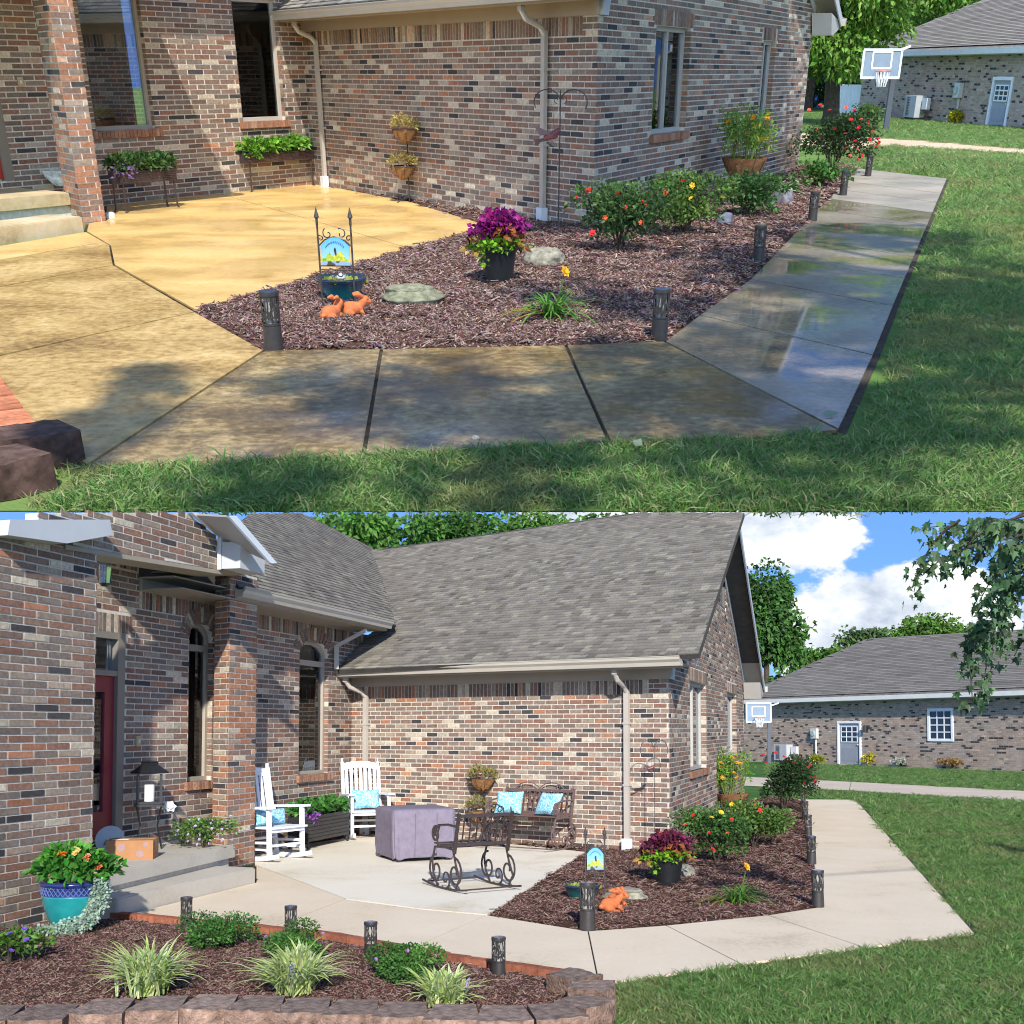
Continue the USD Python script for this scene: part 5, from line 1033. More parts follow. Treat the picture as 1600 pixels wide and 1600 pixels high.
def step_block(hs, pl, name, fr, fl, depth_to, VG, z0, z1, mat):
    """a concrete step: front edge from fl to fr (ground pixels), going back to the wall line"""
    a, b = pl.at(*fl), pl.at(*fr); e = (b - a) / np.linalg.norm(b - a); n = np.array([-e[1], e[0]]); P = [a, b, b + n * depth_to, a + n * depth_to]
    q = Polygon(P).buffer(0); mb = MB(); mb.prism(q, z0, z1 - .012); mb.prism(q.buffer(-.012, join_style=2), z1 - .0122, z1); return mb.build(name, mat, hs)
sA = A.at(131, 361); zA1 = A.h(sA, 338); uA = A.at(116, 330, 0.0); zA2 = zA1 + .16
step_block(HA, A, 'lower_step', (131, 361), (-120, 399), .55, None, -.05, zA1, STEP)
p1, p0 = A.at(116, 301, zA2), A.at(-120, 322, zA2); e = (p1 - p0) / np.linalg.norm(p1 - p0); nn = np.array([-e[1], e[0]]); q = Polygon([p0, p1, p1 + nn * 4, p0 + nn * 4]); mb = MB(); mb.prism(q, zA1 - .07 + .09, zA2); mb.build('porch_slab', STEP, HA); mb = MB(); mb.prism(q.buffer(-.05), -.05, zA1 + .0195); mb.build('porch_base', MORTAR, HA)
# porch roof over the column (its edge throws the slanting shade on the window wall)
ca = A.at(165, line_to((131, 349), cfgA['VW'], 165)); wn = np.array([WA.n[0], WA.n[1]]); sc_, _ = float(np.dot(ca - WA.P0, WA.d)), 0; offc = float(np.dot(ca - WA.P0, WA.n))
sc_ = WA.sz(205, 60)[0]; mb = MB(); WA.rect(mb, -3, sc_ + .0, 2.9, 3.3, .02, offc + .18, TAUPE); mb.build('porch_beam', TRIM, HA)
mb = MB(); mb.add(np.vstack([WA.pts([[-3, 3.3], [WA.L - .2, 3.3], [WA.L - .2, 3.42], [-3, 3.42]], o) for o in (-.2, .52)]), BOXF, TAUPE); mb.build('main_eave', TRIM, HA)
finish_bricks(outA)

# --- upper neighbour, hoop, trees
cN = dict(seed=5, l=(1345, 180), r=(1600, 201), zt=2.2, left=.3, ov=.3, ops=[dict(k='door', bl=(1541, 197), tr=(1585, 121))])
wN = Wall(A.at(*cN['l']), A.at(*cN['r']), A); cN['zt'] = wN.sz(1420, 89)[1]
cN['ridge0'] = at_depth(A, 1550, -6, 56.); cN['ridge1'] = cN['ridge0'] + np.append(wN.d * 24, 0)
NA, wNA = far_house(A, 'upper neighbour brick house with grey door beside the air conditioner', cN)
def on_wall(w, px, py, off=0.0): s, z = w.sz(px, py); return w.pt(s, z, off), math.atan2(w.d[1], w.d[0])
p, rz = on_wall(wNA, 1446, 180, .5); ac_unit('grey air conditioner unit on feet against the upper neighbour wall', A, (p[0], p[1], 0), rz, .95, .78)
p, rz = on_wall(wNA, 1496, 180, .02); meter('grey electric meter on its pipe between air conditioner and door, upper neighbour', A, (p[0], p[1], 0), rz, wNA.sz(1499, 141)[1])
hp = A.at(1384, 203); rzh = -.05
basketball_hoop('basketball hoop with clear backboard in front of the upper neighbour house', A, (*hp, -.02), rzh, 3, 1.2, .86, A.h(hp, 122))
YS = (.42, .36, .02)
for k, (px, py, w_, lab) in enumerate([(1492, 193, .32, 'small yellow shrub by the upper electric meter'), (1600, 199, .38, 'round yellow shrub right of the upper grey door')]):
    P = A.at(px, py); bush('yellow_shrub', lab, 'shrub', A, (*P, 0), (w_ * 1.1, w_, w_ * .75), 500, .12, YS, seed=70 + k)
P = A.at(1355, 186); bush('low_shrub', 'low green shrub with red bits at the left end of the upper neighbour wall', 'shrub', A, (*P, 0), (.8, .5, .3), 400, .14, (.10, .2, .03), seed=75)
# white fence left of the upper neighbour
fp, fq = A.at(1312, 178), A.at(1352, 180); t = thing('white_fence', 'white vinyl fence panel between upper trees and neighbour house', 'fence', A); fw = Wall(fp, fq, A); fz = fw.sz(1330, 134)[1]
for k in range(8): m_ = MB(); fw.rect(m_, fw.L * k / 8 + .006, fw.L * (k + 1) / 8 - .006, 0, fz, 0, .03, (.78, .79, .8)); m_.build('board', PAINT, t)
for s in (0, fw.L): m_ = MB(); fw.rect(m_, s - .06, s + .06, 0, fz + .06, -.05, .09, (.8, .8, .8)); m_.build('post', PAINT, t)
m_ = MB(); fw.rect(m_, .065, fw.L - .065, fz + .001, fz + .05, -.01, .04, (.8, .8, .8)); m_.build('top_rail', PAINT, t)
TG = (.14, .26, .035)
for k, (px, dep, H, c, nl, lab, col) in enumerate([(1302, 47, 7.6, (3.0, 2.6, 3.5), 15000, 'bright sunlit tree right of the upper house gable', TG), (1385, 62, 9.5, (4.4, 3.2, 4.2), 16000, 'sunlit tree rising behind the upper basketball hoop', (.12, .23, .03)), (1455, 78, 8.6, (3.6, 3.2, 3.6), 9000, 'darker tree top over the upper neighbour roof', (.06, .13, .02)), (1262, 66, 9, (3.6, 3, 4.2), 8000, 'dark tree in the gap beside the upper gable', (.03, .07, .014)), (1335, 84, 12, (6, 4, 5.6), 9000, 'tall dark tree behind the white fence', (.04, .09, .016))]):
    P = at_depth(A, px, 150, dep); tree(lab, A, (P[0], P[1], 0), H, c, nl, .22, col, 100 + k, .3, 'trees behind the upper neighbour', blobs=26)
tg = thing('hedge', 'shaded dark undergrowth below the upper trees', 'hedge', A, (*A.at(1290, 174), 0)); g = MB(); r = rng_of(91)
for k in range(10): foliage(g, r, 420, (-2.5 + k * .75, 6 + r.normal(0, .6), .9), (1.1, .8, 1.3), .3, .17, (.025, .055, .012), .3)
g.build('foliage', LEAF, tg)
P = A.at(1276, 167); t = thing('plastic_barrel', 'small blue plastic barrel under the upper trees', 'barrel', A, (*P, 0)); MB().lathe([(0, 0), (.28, 0), (.32, .2), (.32, .5), (.28, .7), (0, .7)], 16, col=(.02, .08, .4)).build('drum', PAINT, t, 40); MB().lathe([(.0, .701), (.29, .701), (.29, .74), (0, .74)], 16, col=(.02, .07, .35)).build('lid', PAINT, t, 40)
P = A.at(1268, 166); bush('orange_shrub', 'small orange shrub left of the blue barrel', 'shrub', A, (P[0] - .2, P[1] + 1, 0), (.5, .4, .5), 300, .14, (.45, .20, .06), seed=78)

# the big shade tree stands to the right of the upper camera and throws the dappled shade
_w = SUN; sA = np.array([_w[0], _w[1] * _ct + _w[2] * _st, -_w[1] * _st + _w[2] * _ct])
def shade(px, py, z): t_ = z / sA[2]; g_ = A.at(px, py); return np.array([g_[0] + sA[0] * t_, g_[1] + sA[1] * t_, z])
st = thing('shade_tree', 'broad shade tree standing right of the upper lawn', 'tree', A, (7.5, 3.5, -2)); r = rng_of(300); g = MB(); lb = MB()
MB().tube([[0, 0, -6], [0, 0, 2], [-.4, .2, 6], [-1.0, .6, 9.5]], [.5, .38, .28, .08], 10).build('trunk', BARK, st)
cl = [(1450, 470, 1.5, 1.0), (1300, 520, 1.2, 1.0), (1120, 610, .9, .9), (1250, 640, .9, .9), (960, 620, .8, .8), (800, 650, .7, .7), (640, 640, .6, .45), (1000, 560, .7, .5), (1430, 640, 1.0, .25), (1250, 735, .8, .25), (800, 745, .7, .25), (420, 760, .5, .2), (1250, 430, 1.2, .9), (1380, 370, 1.6, .7), (1050, 480, .9, .28), (900, 460, .8, .22), (1150, 400, 1.0, .3), (900, 350, 1.1, .75), (850, 300, .9, .75), (1000, 300, 1.2, .6), (1560, 430, 1.3, .22), (1560, 560, 1.1, .3), (190, 650, .3, .5), (235, 590, .22, .45), (130, 690, .25, .5), (480, 600, .5, .25), (700, 590, .5, .25)]
for k, (px, py, rad, den) in enumerate(cl):
    c = shade(px, py, 8.2 + .9 * math.sin(k * 2.3)) - np.array([7.5, 3.5, -2]); rad *= .85; n_ = int(520 * den * rad * rad + 60); P, dd = blob_points(r, n_, c, (rad, rad, .6), .4, .1, -1, k); V, Fc, C = leaf_arrays(P, dd * .5 + r.standard_normal(dd.shape), .26, .18, jit((.06, .13, .02), r, .2, len(P)), r, .2); g.add(V, Fc, C); b0 = np.array([-.6, .3, 6 + r.random() * 2.5]); lb.tube([b0, (b0 + c) / 2 + [0, 0, .3], c], [.1, .06, .015], 5)
for k, (es, ez) in enumerate([(a_, b_) for a_ in np.arange(.4, EA.L - 2.2, .9) for b_ in (.7, 2.1)]):   # denser foliage between the sun and the gable wall
    q_ = EA.pt(es, ez); t_ = (8.4 + .3 * math.sin(k) - q_[2]) / sA[2]; c = q_ + sA * t_ - np.array([7.5, 3.5, -2]); P, dd = blob_points(r, 300, c, (.8, .9, .5), .4, .1, -1, k); V, Fc, C = leaf_arrays(P, dd * .5 + r.standard_normal(dd.shape), .26, .18, jit((.06, .13, .02), r, .2, len(P)), r, .2); g.add(V, Fc, C)
lb.build('limbs', BARK, st); g.build('crown', LEAF, st)

# --- upper garden
PLA = [(428, 545, 'upper path light standing at the left tip of the wet bed'), (1030, 530, 'upper path light at the bed corner by the front walk'), (1184, 410, 'upper path light beside the walk, before the daylily end'), (1269, 345, 'upper path light beside the walk below the hosta'), (1317, 305, 'upper path light beside the walk near the red rose bush'), (1356, 275, 'farthest upper path light at the end of the walk')]
PL0 = path_light(PLA[0][2], A, (*A.at(428, 545), 0), .3, 1.08)
for k, (px, py, lab) in enumerate(PLA[1:]): dup(PL0, lab, A, (*A.at(px, py), 0), 1.3 * k, .98)
P = A.at(530, 481); garden_sign('bird and flower picture sign on two iron stakes over the upper water bowl', A, (*P, 0), -.12, .275, .66, .33)
P = A.at(535, 466); water_bowl('dark glazed water bowl with duckweed beside the two upper rabbits', A, (*P, 0), .21)
P = A.at(521, 500); rabbit('left terracotta rabbit of the upper pair, turned left', A, (*P, .0), 1.0, .78); P = A.at(556, 494); rabbit('right terracotta rabbit of the upper pair, facing right', A, (*P, .0), .25, .78)
P = A.at(646, 472); boulder('flat_rock', 'layered flat green-grey rock right of the upper water bowl', A, (*P, 0), (.50, .42, .26), (.19, .19, .125), 4, 0, .2, layers=1.6)
P = A.at(850, 412); boulder('rock', 'pale rounded rock behind the upper black flowerpot', A, (*P, 0), (.46, .4, .26), (.24, .225, .17), 7)
P = A.at(780, 441); pot_plant('upper black flowerpot with magenta coleus and lime creeper', A, (*P, 0), .32, .32, .34, (.22, .010, .13))
P = A.at(863, 497); daylily('upper daylily with one yellow bloom near the front walk', A, (*P, 0.01), 80, .52)
RD = (.72, .035, .03); OR = (.75, .13, .05); YL = (.80, .50, .03)
P = A.at(965, 392); bush('rose_bush', 'red rose bush at the upper garage corner', 'rose bush', A, (*P, 0), (.50, .46, .37), 2900, .06, (.055, .115, .03), [(-.34, .62, .045, RD), (-.05, .60, .045, RD), (.02, .48, .045, RD), (-.18, .38, .04, OR), (-.3, .22, .05, RD), (.22, .52, .05, RD), (.2, .33, .04, OR), (-.46, .55, .035, RD)], seed=12)
P = A.at(1070, 368); bush('rose_bush', 'green bush with yellow blooms right of the upper red rose bush', 'rose bush', A, (*P, 0), (.52, .48, .36), 3000, .06, (.085, .16, .03), [(-.1, .62, .05, RD), (.0, .58, .05, YL), (.32, .52, .05, YL), (.36, .44, .05, YL), (-.02, .45, .04, YL), (-.3, .5, .045, OR)], seed=13)
P = A.at(1172, 338); bush('green_shrub', 'dense green shrub between the upper rose bush and hosta', 'shrub', A, (*P, 0), (.48, .45, .31), 2200, .07, (.05, .12, .03), seed=14)
P = A.at(1132, 352); boulder('rock', 'blue-grey pointed rock beside the upper yellow rose bush', A, (*P, 0), (.26, .22, .26), (.12, .135, .17), 9, 3)
P = A.at(1222, 318); boulder('rock', 'grey block rock below the upper hosta', A, (*P, 0), (.34, .3, .36), (.16, .155, .17), 15, 4)
P = A.at(1224, 302); rosette('hosta', 'variegated hosta beside the upper red rose bush', 'hosta', A, (*P, 0), 80, .52, .09, [(.10, .20, .07), (.14, .24, .09), (.33, .40, .22)], None, (.3, 1.2), 16)
P = A.at(1280, 292); bush('low_shrub', 'low green plant between upper hosta and rose bush', 'shrub', A, (*P, 0), (.5, .4, .2), 500, .1, (.07, .17, .03), seed=17)
P = A.at(1300, 272); bush('rose_bush', 'tall dark bush full of red roses at the far end of the upper bed', 'rose bush', A, (*P, 0), (.78, .66, .60), 3600, .075, (.03, .065, .018), [(x, z, .055, (.55, .03, .035) if k % 3 else (.7, .12, .08)) for k, (x, z) in enumerate([(-.6, 1.1), (-.4, 1.18), (-.25, 1.1), (.05, 1.15), (.2, 1.1), (.1, .95), (.3, .95), (.25, .82), (.45, .9), (.55, .75), (.72, .62), (.78, .55), (.6, .5), (.2, .6), (.05, .48), (.28, .45), (.4, .35), (-.2, .8), (-.5, .8), (.0, .72), (.5, .62), (.15, .35), (.33, .28), (.7, .48)])], seed=18, stems=14)
P = A.at(1158, 312); basket_stand('tall yellow-flowered plant in a coir basket on a stand at the upper gable wall', A, (*P, 0), A.h(P, 246), .34, A.h(P, 172) - A.h(P, 246), .42)
P = A.at(640, 316); tiered_planter('two-tier coir basket stand on the sunlit upper garage wall', A, (*P, 0), -.6, A.h(P, 178) * .98, .18, (.34, .27, .08))
P = A.at(872, 366); shepherd_hook('iron shepherd hook beside the upper right downspout', A, (*P, 0), -.5, A.h(P, 152), True)
_o = WA.n * .22; P = A.at(215, 326) + _o; box_planter('shaded trough planter with mixed leaves left on the upper window wall', A, (P[0], P[1] - .0, 0), math.atan2(WA.d[1], WA.d[0]), .95, .25, .16, .36, (.05, .03, .028), (.06, .12, .03), 51, (.16, .10, .2))
P = A.at(421, 293) + _o; box_planter('bright green trough planter under the second upper window', A, (*P, 0), math.atan2(WA.d[1], WA.d[0]), 1.5, .25, .14, .42, (.05, .03, .028), (.13, .30, .03), 52, (.12, .28, .03))
P = A.at(98, 290, zA2); t = thing('stone_bowl', 'pale stone bowl on the upper porch beside the brick column', 'bowl', A, (*P, zA2)); MB().lathe([(0, 0), (.1, 0), (.22, .12), (.24, .2), (.2, .2), (.1, .1), (0, .09)], 24, col=(.50, .51, .47)).build('bowl', STONE, t, 50)
P = A.at(172, 340); t = thing('drain_cap', 'white drain cap at the foot of the upper column', 'drain cap', A, (*P, 0)); MB().lathe([(0, 0), (.07, 0), (.07, .05), (.04, .07), (0, .07)], 16, col=(.75, .76, .76)).build('cap', PAINT, t, 40)
t = thing('brick_edging', 'orange brick edging left of the upper wet walk', 'edging', A); a, b = A.at(-25, 566), A.at(66, 686); L = np.linalg.norm(b - a); r = rng_of(66); ang = math.atan2(b[1] - a[1], b[0] - a[0]); nb = int(L / .105)
for k in range(nb): c = a + (b - a) * (k + .5) / nb; nn = np.array([-math.sin(ang), math.cos(ang)]); MB().box((*(c - nn * .1), .02 + r.normal(0, .004)), (.096, .2, .07), np.array([.46, .17, .085]) * (1 + .15 * r.standard_normal()), rz=ang + r.normal(0, .03)).build('brick', BRICK, t)
mA, _ = bed_mesh(PA([(-80, 560), (-30, 580), (40, 690), (-80, 800)]), .1, .05, .0, 5); tag(mA.build('mulch_bed', MULCHM, None, True, A), 'corner of a mulch bed at the left edge of the upper place', 'mulch bed', kind='structure')
for px, py, rz, sd, lab in ((60, 716, .55, 1, 'dark red edging block at the left end of the upper walk'), (6, 760, .75, 2, 'dark red edging block nearest the left edge, upper place')): P = A.at(px, py); wall_block(lab, A, (*P, -.02), rz, .40, .27, .17, sd, (.10, .062, .048), (.085, .05, .04))
P = A.at(743, 685); boulder('pebble', 'small pale pebble on the front wet walk', A, (*P, 0), (.045, .035, .03), (.4, .38, .32), 33)
for px, py, a_, lab in ((1298, 650, .4, 'curled pale green leaf on the wet walk corner'), (996, 708, 1.2, 'pale dry leaf on the upper front grass, left one'), (1062, 714, 2.2, 'pale dry leaf on the upper front grass, right one')):
    P = A.at(px, py); m_ = MB(); rr = rng_of(int(px)); L_ = .06; z_ = .004 if py < 700 else .045
    m_.add([[-L_, 0, .01], [-.01, L_ * .45, .02], [L_, 0, .015], [-.0, -L_ * .4, .0], [0, .0, .004]], [[0, 1, 4], [1, 2, 4], [2, 3, 4], [3, 0, 4]], (.26, .33, .22)); tag(m_.build('fallen_leaf', LEAF, None, None, A, (*P, z_), a_), lab, 'leaf')
# ================================================================ THE LOWER PLACE (after)
tag(MB().add([[-60, -30, -.03], [90, -30, -.03], [90, 400, -.03], [-60, 400, -.03]], [[0, 1, 2, 3]]).build('lawn', LAWN_B, None, None, B), 'green lawn of the lower place', 'lawn', kind='structure')
CLEAN = concrete('clean_concrete', [(.22, (.50, .40, .27)), (.42, (.67, .56, .41)), (.6, (.71, .60, .45)), (.8, (.75, .65, .50))], .75, .9, .7, 22, .12, spec=.25, fa=.6)
PALE = concrete('pale_patio_concrete', [(.16, (.38, .28, .13)), (.32, (.62, .54, .40)), (.5, (.73, .67, .545)), (.8, (.77, .72, .61))], .75, .9, .8, 20, .08, spec=.25, fa=.55)
PB = lambda px, z=0.0: ppoly(B, px, z)
sb = [[(165, 1430), (183, 1433), (400, 1379), (400, 1353), (470, 1378), (540, 1405), (415, 1452)], [(415, 1452), (540, 1405), (660, 1421), (761, 1430), (640, 1483)], [(640, 1483), (761, 1430), (919, 1455), (936, 1538), (885, 1522)], [(936, 1538), (919, 1455), (1041, 1446), (1158, 1506)], [(1158, 1506), (1041, 1446), (1200, 1430), (1350, 1480)], [(1350, 1480), (1200, 1430), (1283, 1417), (1523, 1458)]]
polys = [PB(q) for q in sb]; l0, l1, r0, r1 = B.at(1283, 1417), B.at(1255, 1253), B.at(1523, 1458), B.at(1342, 1255)
for k in range(7): a, b = k / 7, (k + 1) / 7; polys.append(Polygon([r0 + (r1 - r0) * a, l0 + (l1 - l0) * a, l0 + (l1 - l0) * b, r0 + (r1 - r0) * b]))
polys.append(PB([(1342, 1255), (1255, 1253), (1245, 1249), (1334, 1249.5)]))
slabs(B, 'sidewalk', 'clean pale concrete walk curving round the lower mulch bed', 'sidewalk', polys, [CLEAN] * 20, gap=.012)
patB = PB([(398, 1351), (470, 1377), (540, 1404), (660, 1420), (762, 1429), (915, 1331), (792, 1318), (560, 1306), (482, 1318), (396, 1336)])
slabs(B, 'patio', 'clean pale patio carrying the rocking chairs and covered table', 'patio', list(shsplit(patB, LineString([B.at(380, 1372), B.at(545, 1352), B.at(960, 1345)])).geoms) if False else [patB], [PALE, PALE], gap=.01)
bedB = PB([(762, 1431), (919, 1457), (1283, 1419), (1255, 1252), (1200, 1246), (1163, 1257), (1047, 1332), (548, 1301), (482, 1317), (560, 1307), (792, 1319), (915, 1332)]).buffer(.004)
if bedB.geom_type != 'Polygon': bedB = max(bedB.geoms, key=lambda g: g.area)
bedB = bedB.buffer(.09).difference(unary_union(polys + [patB]).buffer(.004)); bedB = max(bedB.geoms, key=lambda g: g.area) if bedB.geom_type != 'Polygon' else bedB
m, (bp, bz) = bed_mesh(bedB, .16, .07, -.012, 3); tag(m.build('mulch_bed', MULCHM, None, True, B), 'dark mulch bed along the lower garage wall and walk', 'mulch bed', kind='structure')
CH2 = [(.13, .065, .05), (.085, .04, .03), (.18, .11, .09), (.06, .03, .024), (.24, .16, .13)]; chips2 = [chip_proto(20 + k, 26, .085, .05, CH2) for k in range(4)]
pts, S = sample(bedB.buffer(-.05), [(9, 12, 260, .85), (12, 16, 130, 1.1), (16, 31, 40, 1.7)], 13); zz = bz[cKDTree(bp).query(pts)[1]]; scatter(B, 'mulch_chips', chips2, pts, zz, S, 14, 'shredded dark bark chips over the lower mulch bed', 'mulch', CHIP)
# raised planter bed in front
plB = PB([(-90, 1452), (60, 1440), (168, 1431), (512, 1464), (743, 1505), (885, 1526), (925, 1545), (915, 1575), (850, 1590), (600, 1588), (300, 1580), (-90, 1592)], .05)
m, (bp2, bz2) = bed_mesh(plB, .09, .03, .025, 6); tag(m.build('mulch_bed', MULCHM, None, True, B), 'raised dark mulch bed behind the front edging blocks', 'mulch bed', kind='structure')
pts, S = sample(plB.buffer(-.04), [(6, 12, 520, .65)], 15); zz = bz2[cKDTree(bp2).query(pts)[1]] - .004; scatter(B, 'mulch_chips', chips2, pts, zz, S, 16, 'shredded dark bark chips over the front raised bed', 'mulch', CHIP)
bl = [(-22, 1588, 0), (66, 1586, 0), (158, 1577, 0), (245, 1572, 0), (326, 1570, 0), (401, 1572, 0), (474, 1575, -.02), (550, 1578, -.02), (627, 1582, -.03), (707, 1586, -.02), (788, 1588, .05), (872, 1584, .25), (925, 1567, .9), (938, 1541, 1.35), (905, 1521, 2.3)]
for k, (px, py, rz) in enumerate(bl):
    z = .13; P = B.at(px, py, z); names = ['leftmost, cut by the frame', 'second from the left', 'third from the left', 'left of the first striped grass', 'below the first striped grass', 'left of the second striped grass', 'below the second striped grass', 'right of the second striped grass', 'left of the third striped grass', 'below the third striped grass', 'right of the third striped grass', 'at the start of the right curve', 'on the right curve, lower', 'at the tip of the right curve', 'last one, touching the walk']
    nb_ = np.array([math.sin(rz), -math.cos(rz)]); wall_block('red edging block of the front bed, ' + names[k], B, (*(P - nb_ * .06), 0.0), rz, .305, .34 if k < 12 else .24, .135, 40 + k)
t = thing('brick_edging', 'orange brick edging along the back of the front raised bed', 'edging', B); pth = [B.at(*q) for q in ((165, 1429), (290, 1441), (512, 1463), (743, 1504), (885, 1524))]; ls = LineString(pth); r = rng_of(67); nb = int(ls.length / .205)
for k in range(nb): a, b = np.array(ls.interpolate((k + .02) / nb, normalized=True).coords[0]), np.array(ls.interpolate((k + .98) / nb, normalized=True).coords[0]); MB().bar((*a, -.012 + r.normal(0, .004)), (*b, -.012), .09, .09, np.array([.30, .105, .06]) * (1 + .16 * r.standard_normal())).build('brick', BRICK, t)
GC2 = [(.085, .19, .04), (.105, .225, .05), (.07, .155, .035), (.14, .25, .07), (.22, .24, .10)]; tufts2 = [grass_proto(30 + k, 46, .085, .085, .0065, GC2) for k in range(4)] + [grass_proto(39, 46, .085, .075, .0065, [(.24, .24, .10), (.15, .21, .07), (.11, .19, .05)])]
walkB = unary_union(polys + [patB, bedB, plB.buffer(.12)])
lawnB = Polygon([B.at(-300, 1612), B.at(1900, 1612), B.at(1900, 1256), B.at(1640, 1253), B.at(1240, 1232), B.at(1230, 1250), B.at(1250, 1300), B.at(880, 1545), B.at(800, 1560)]).difference(walkB.buffer(.05)).difference(PB([(-400, 1425), (1000, 1425), (925, 1560), (860, 1606), (-400, 1606)]).buffer(-.02))
pts, S = sample(lawnB, [(5, 8.2, 330, 1), (8.2, 11, 240, 1.0), (11, 15, 120, 1.2), (15, 22, 55, 1.5), (22, 40, 22, 2.0)], 17)
pk = np.where(meshkit.noise(np.column_stack([pts * 1.2, np.zeros(len(pts))])) > .70, 4, rng_of(2).integers(0, 4, len(pts))); scatter(B, 'grass', tufts2, pts, -.026, S, 18, 'mown grass blades of the lower lawn', 'grass', GRASSM, pk, .15)
far = Polygon([B.at(1200, 1214), B.at(1270, 1218), B.at(1640, 1238), B.at(1640, 1208), B.at(1270, 1194), B.at(1200, 1191)]); pts, S = sample(far, [(28, 62, 11, 2.4)], 19); scatter(B, 'far_grass', tufts2[:4], pts, -.026, S, 20, 'strip of grass in front of the lower neighbour house', 'grass', GRASSM)
slabs(B, 'driveway', 'buff concrete drive crossing in front of the lower neighbour', 'driveway', [PB([(1150, 1213), (1330, 1221.5), (1327, 1234), (1150, 1226)], -.01), PB([(1330, 1221.5), (1680, 1240), (1680, 1258), (1327, 1234)], -.01)], [concrete('driveway_grey', [(.3, (.52, .42, .32)), (.6, (.60, .50, .38))], .7, .9, .5, 14, .1)] * 2, z=-.01)

# --- the lower house
cfgB = dict(seed=12, beyond=1.7, D=(548, 1302), C=(1047, 1333), VW=(1340, 1140), VE=(1340, 1140), wl=60, ee=1163, zt=2.36, zw=3.02, ws0=0.2, spouts=[(575, 1200), (983, 1200)], spside=(.12, 0), apex_row=804.5,
            wwin=[dict(bl=(466, 1212), br=(512, 1207), tl=(466, 1022), br2=None, arch=.2, sill=True, blinds=True), dict(bl=(292, 1222), br=(330, 1217), tl=(292, 1005), arch=.2, sill=True, blinds=True), dict(bl=(112, 1322), br=(190, 1310), tl=(112, 990), door=True, soldier=True)],
            ewin=[dict(bl=(1078, 1206), br=(1104, 1196), tl=(1082, 1064)), dict(bl=(1137, 1182), br=(1151, 1178), tl=(1139, 1082)), dict(bl=(1124, 946), br=(1134, 946), tl=(1125, 895))],
            groof=[(527, 1047), (1092, 1022), (1163, 801.3), (994, 801.3), (599, 859), (578, 859), (616, 978), (578, 990)])
for o in cfgB['wwin']: o['ztop'] = None
_W = Wall(B.at(60, line_to(cfgB['D'], cfgB['VW'], 60)), B.at(*cfgB['D']), B)
cfgB['zw'] = _W.sz(470, 972)[1]
cfgB['wwin'][0]['ztop'] = _W.sz(489, 1022)[1]; cfgB['wwin'][1]['ztop'] = _W.sz(310, 998)[1]; cfgB['wwin'][2]['ztop'] = _W.sz(150, 985)[1]
cfgB['upper'] = (_W.sz(217, 900)[0], _W.sz(160, 852)[1]); cfgB['wwin'][0]['bar'] = _W.sz(489, 1036)[1]; cfgB['wwin'][1]['bar'] = _W.sz(310, 1012)[1]
HB, GB, WB, EB, outB, rB, (gpe, gpn) = house(B, 'lower brick house with grey shingle roof behind the furnished patio', cfgB)
for o in cfgB['wwin'][:2]: pass
cfgB_door = cfgB['wwin'][2]['rect']
# roof over the window wall: plane through its eave and the valley point
zwe = cfgB['zw'] + .16; ep = WB.on = B.on_plane(388, 921, WB.pt(0, 0, .58), [WB.n[0], WB.n[1], 0]); vp = B.on_plane(578, 859, gpe, gpn); e3 = np.array([WB.d[0], WB.d[1], 0]); wnrm = np.cross(e3, vp - ep); wnrm /= np.linalg.norm(wnrm)
onw = lambda px, py: B.on_plane(px, py, ep, wnrm)
roof_face(HB, 'roof', [onw(372, 917), onw(619, 978), onw(583, 857), onw(470, 801.5), onw(392, 802), onw(330, 850)], WB.d, rB, n_single=0, eye=np.array([0, 0, EYE]))
sv = float(np.dot(onw(614, 977)[:2] - WB.P0, WB.d)); s0_ = float(np.dot(onw(372, 917)[:2] - WB.P0, WB.d)); zg_ = ep[2]
f = MB(); gutter(f, WB.pt(s0_, zg_ + .01, .56), WB.pt(sv, zg_ + .01, .56), WB.n, (.40, .36, .30)); f.build('gutter', TRIM, HB)
f = MB(); WB.rect(f, s0_, sv, zg_ - .14, zg_ - .01, .53, .556, TAUPE); f.build('fascia', TRIM, HB)
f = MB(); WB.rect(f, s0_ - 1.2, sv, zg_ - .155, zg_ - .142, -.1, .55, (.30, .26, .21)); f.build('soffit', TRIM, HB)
f = MB(); a_, b_, c_ = WB.sz(540, 985)[0], WB.sz(525, 1045), WB.sz(575, 985); f.bar(WB.pt(WB.L - .05, zt_ := cfgB['zt'] + .34, .10), WB.pt(WB.L + 1.2, zt_ + .55, .10), .03, .16, (.52, .53, .53)); f.build('rake_board', TRIM, HB)
f = MB(); s_, z_ = WB.sz(522, 1044); f.bar(WB.pt(s_, zg_ - .2, .55), WB.pt(s_ - .1, zg_ - .45, .09), .07, .05, GREYT); f.bar(WB.pt(s_ - .1, zg_ - .44, .09), WB.pt(s_ - .1, cfgB['zt'] + .25, .09), .07, .05, GREYT); f.build('short_downspout', TRIM, HB)
# ridge cap
f = MB(); q0, q1 = B.on_plane(599, 859, gpe, gpn), B.on_plane(994, 803, gpe, gpn); f.bar(q0 + [0, 0, .0], q1 + [0, 0, -.01], .10, .03, (.06, .055, .05)); f.build('ridge_cap', SHINGLE, HB)
door_set(HB, WB, cfgB_door, outB, (.21, .02, .028), True); bell(HB, WB, 214, 1158)
VGb = (-1250, 1136)
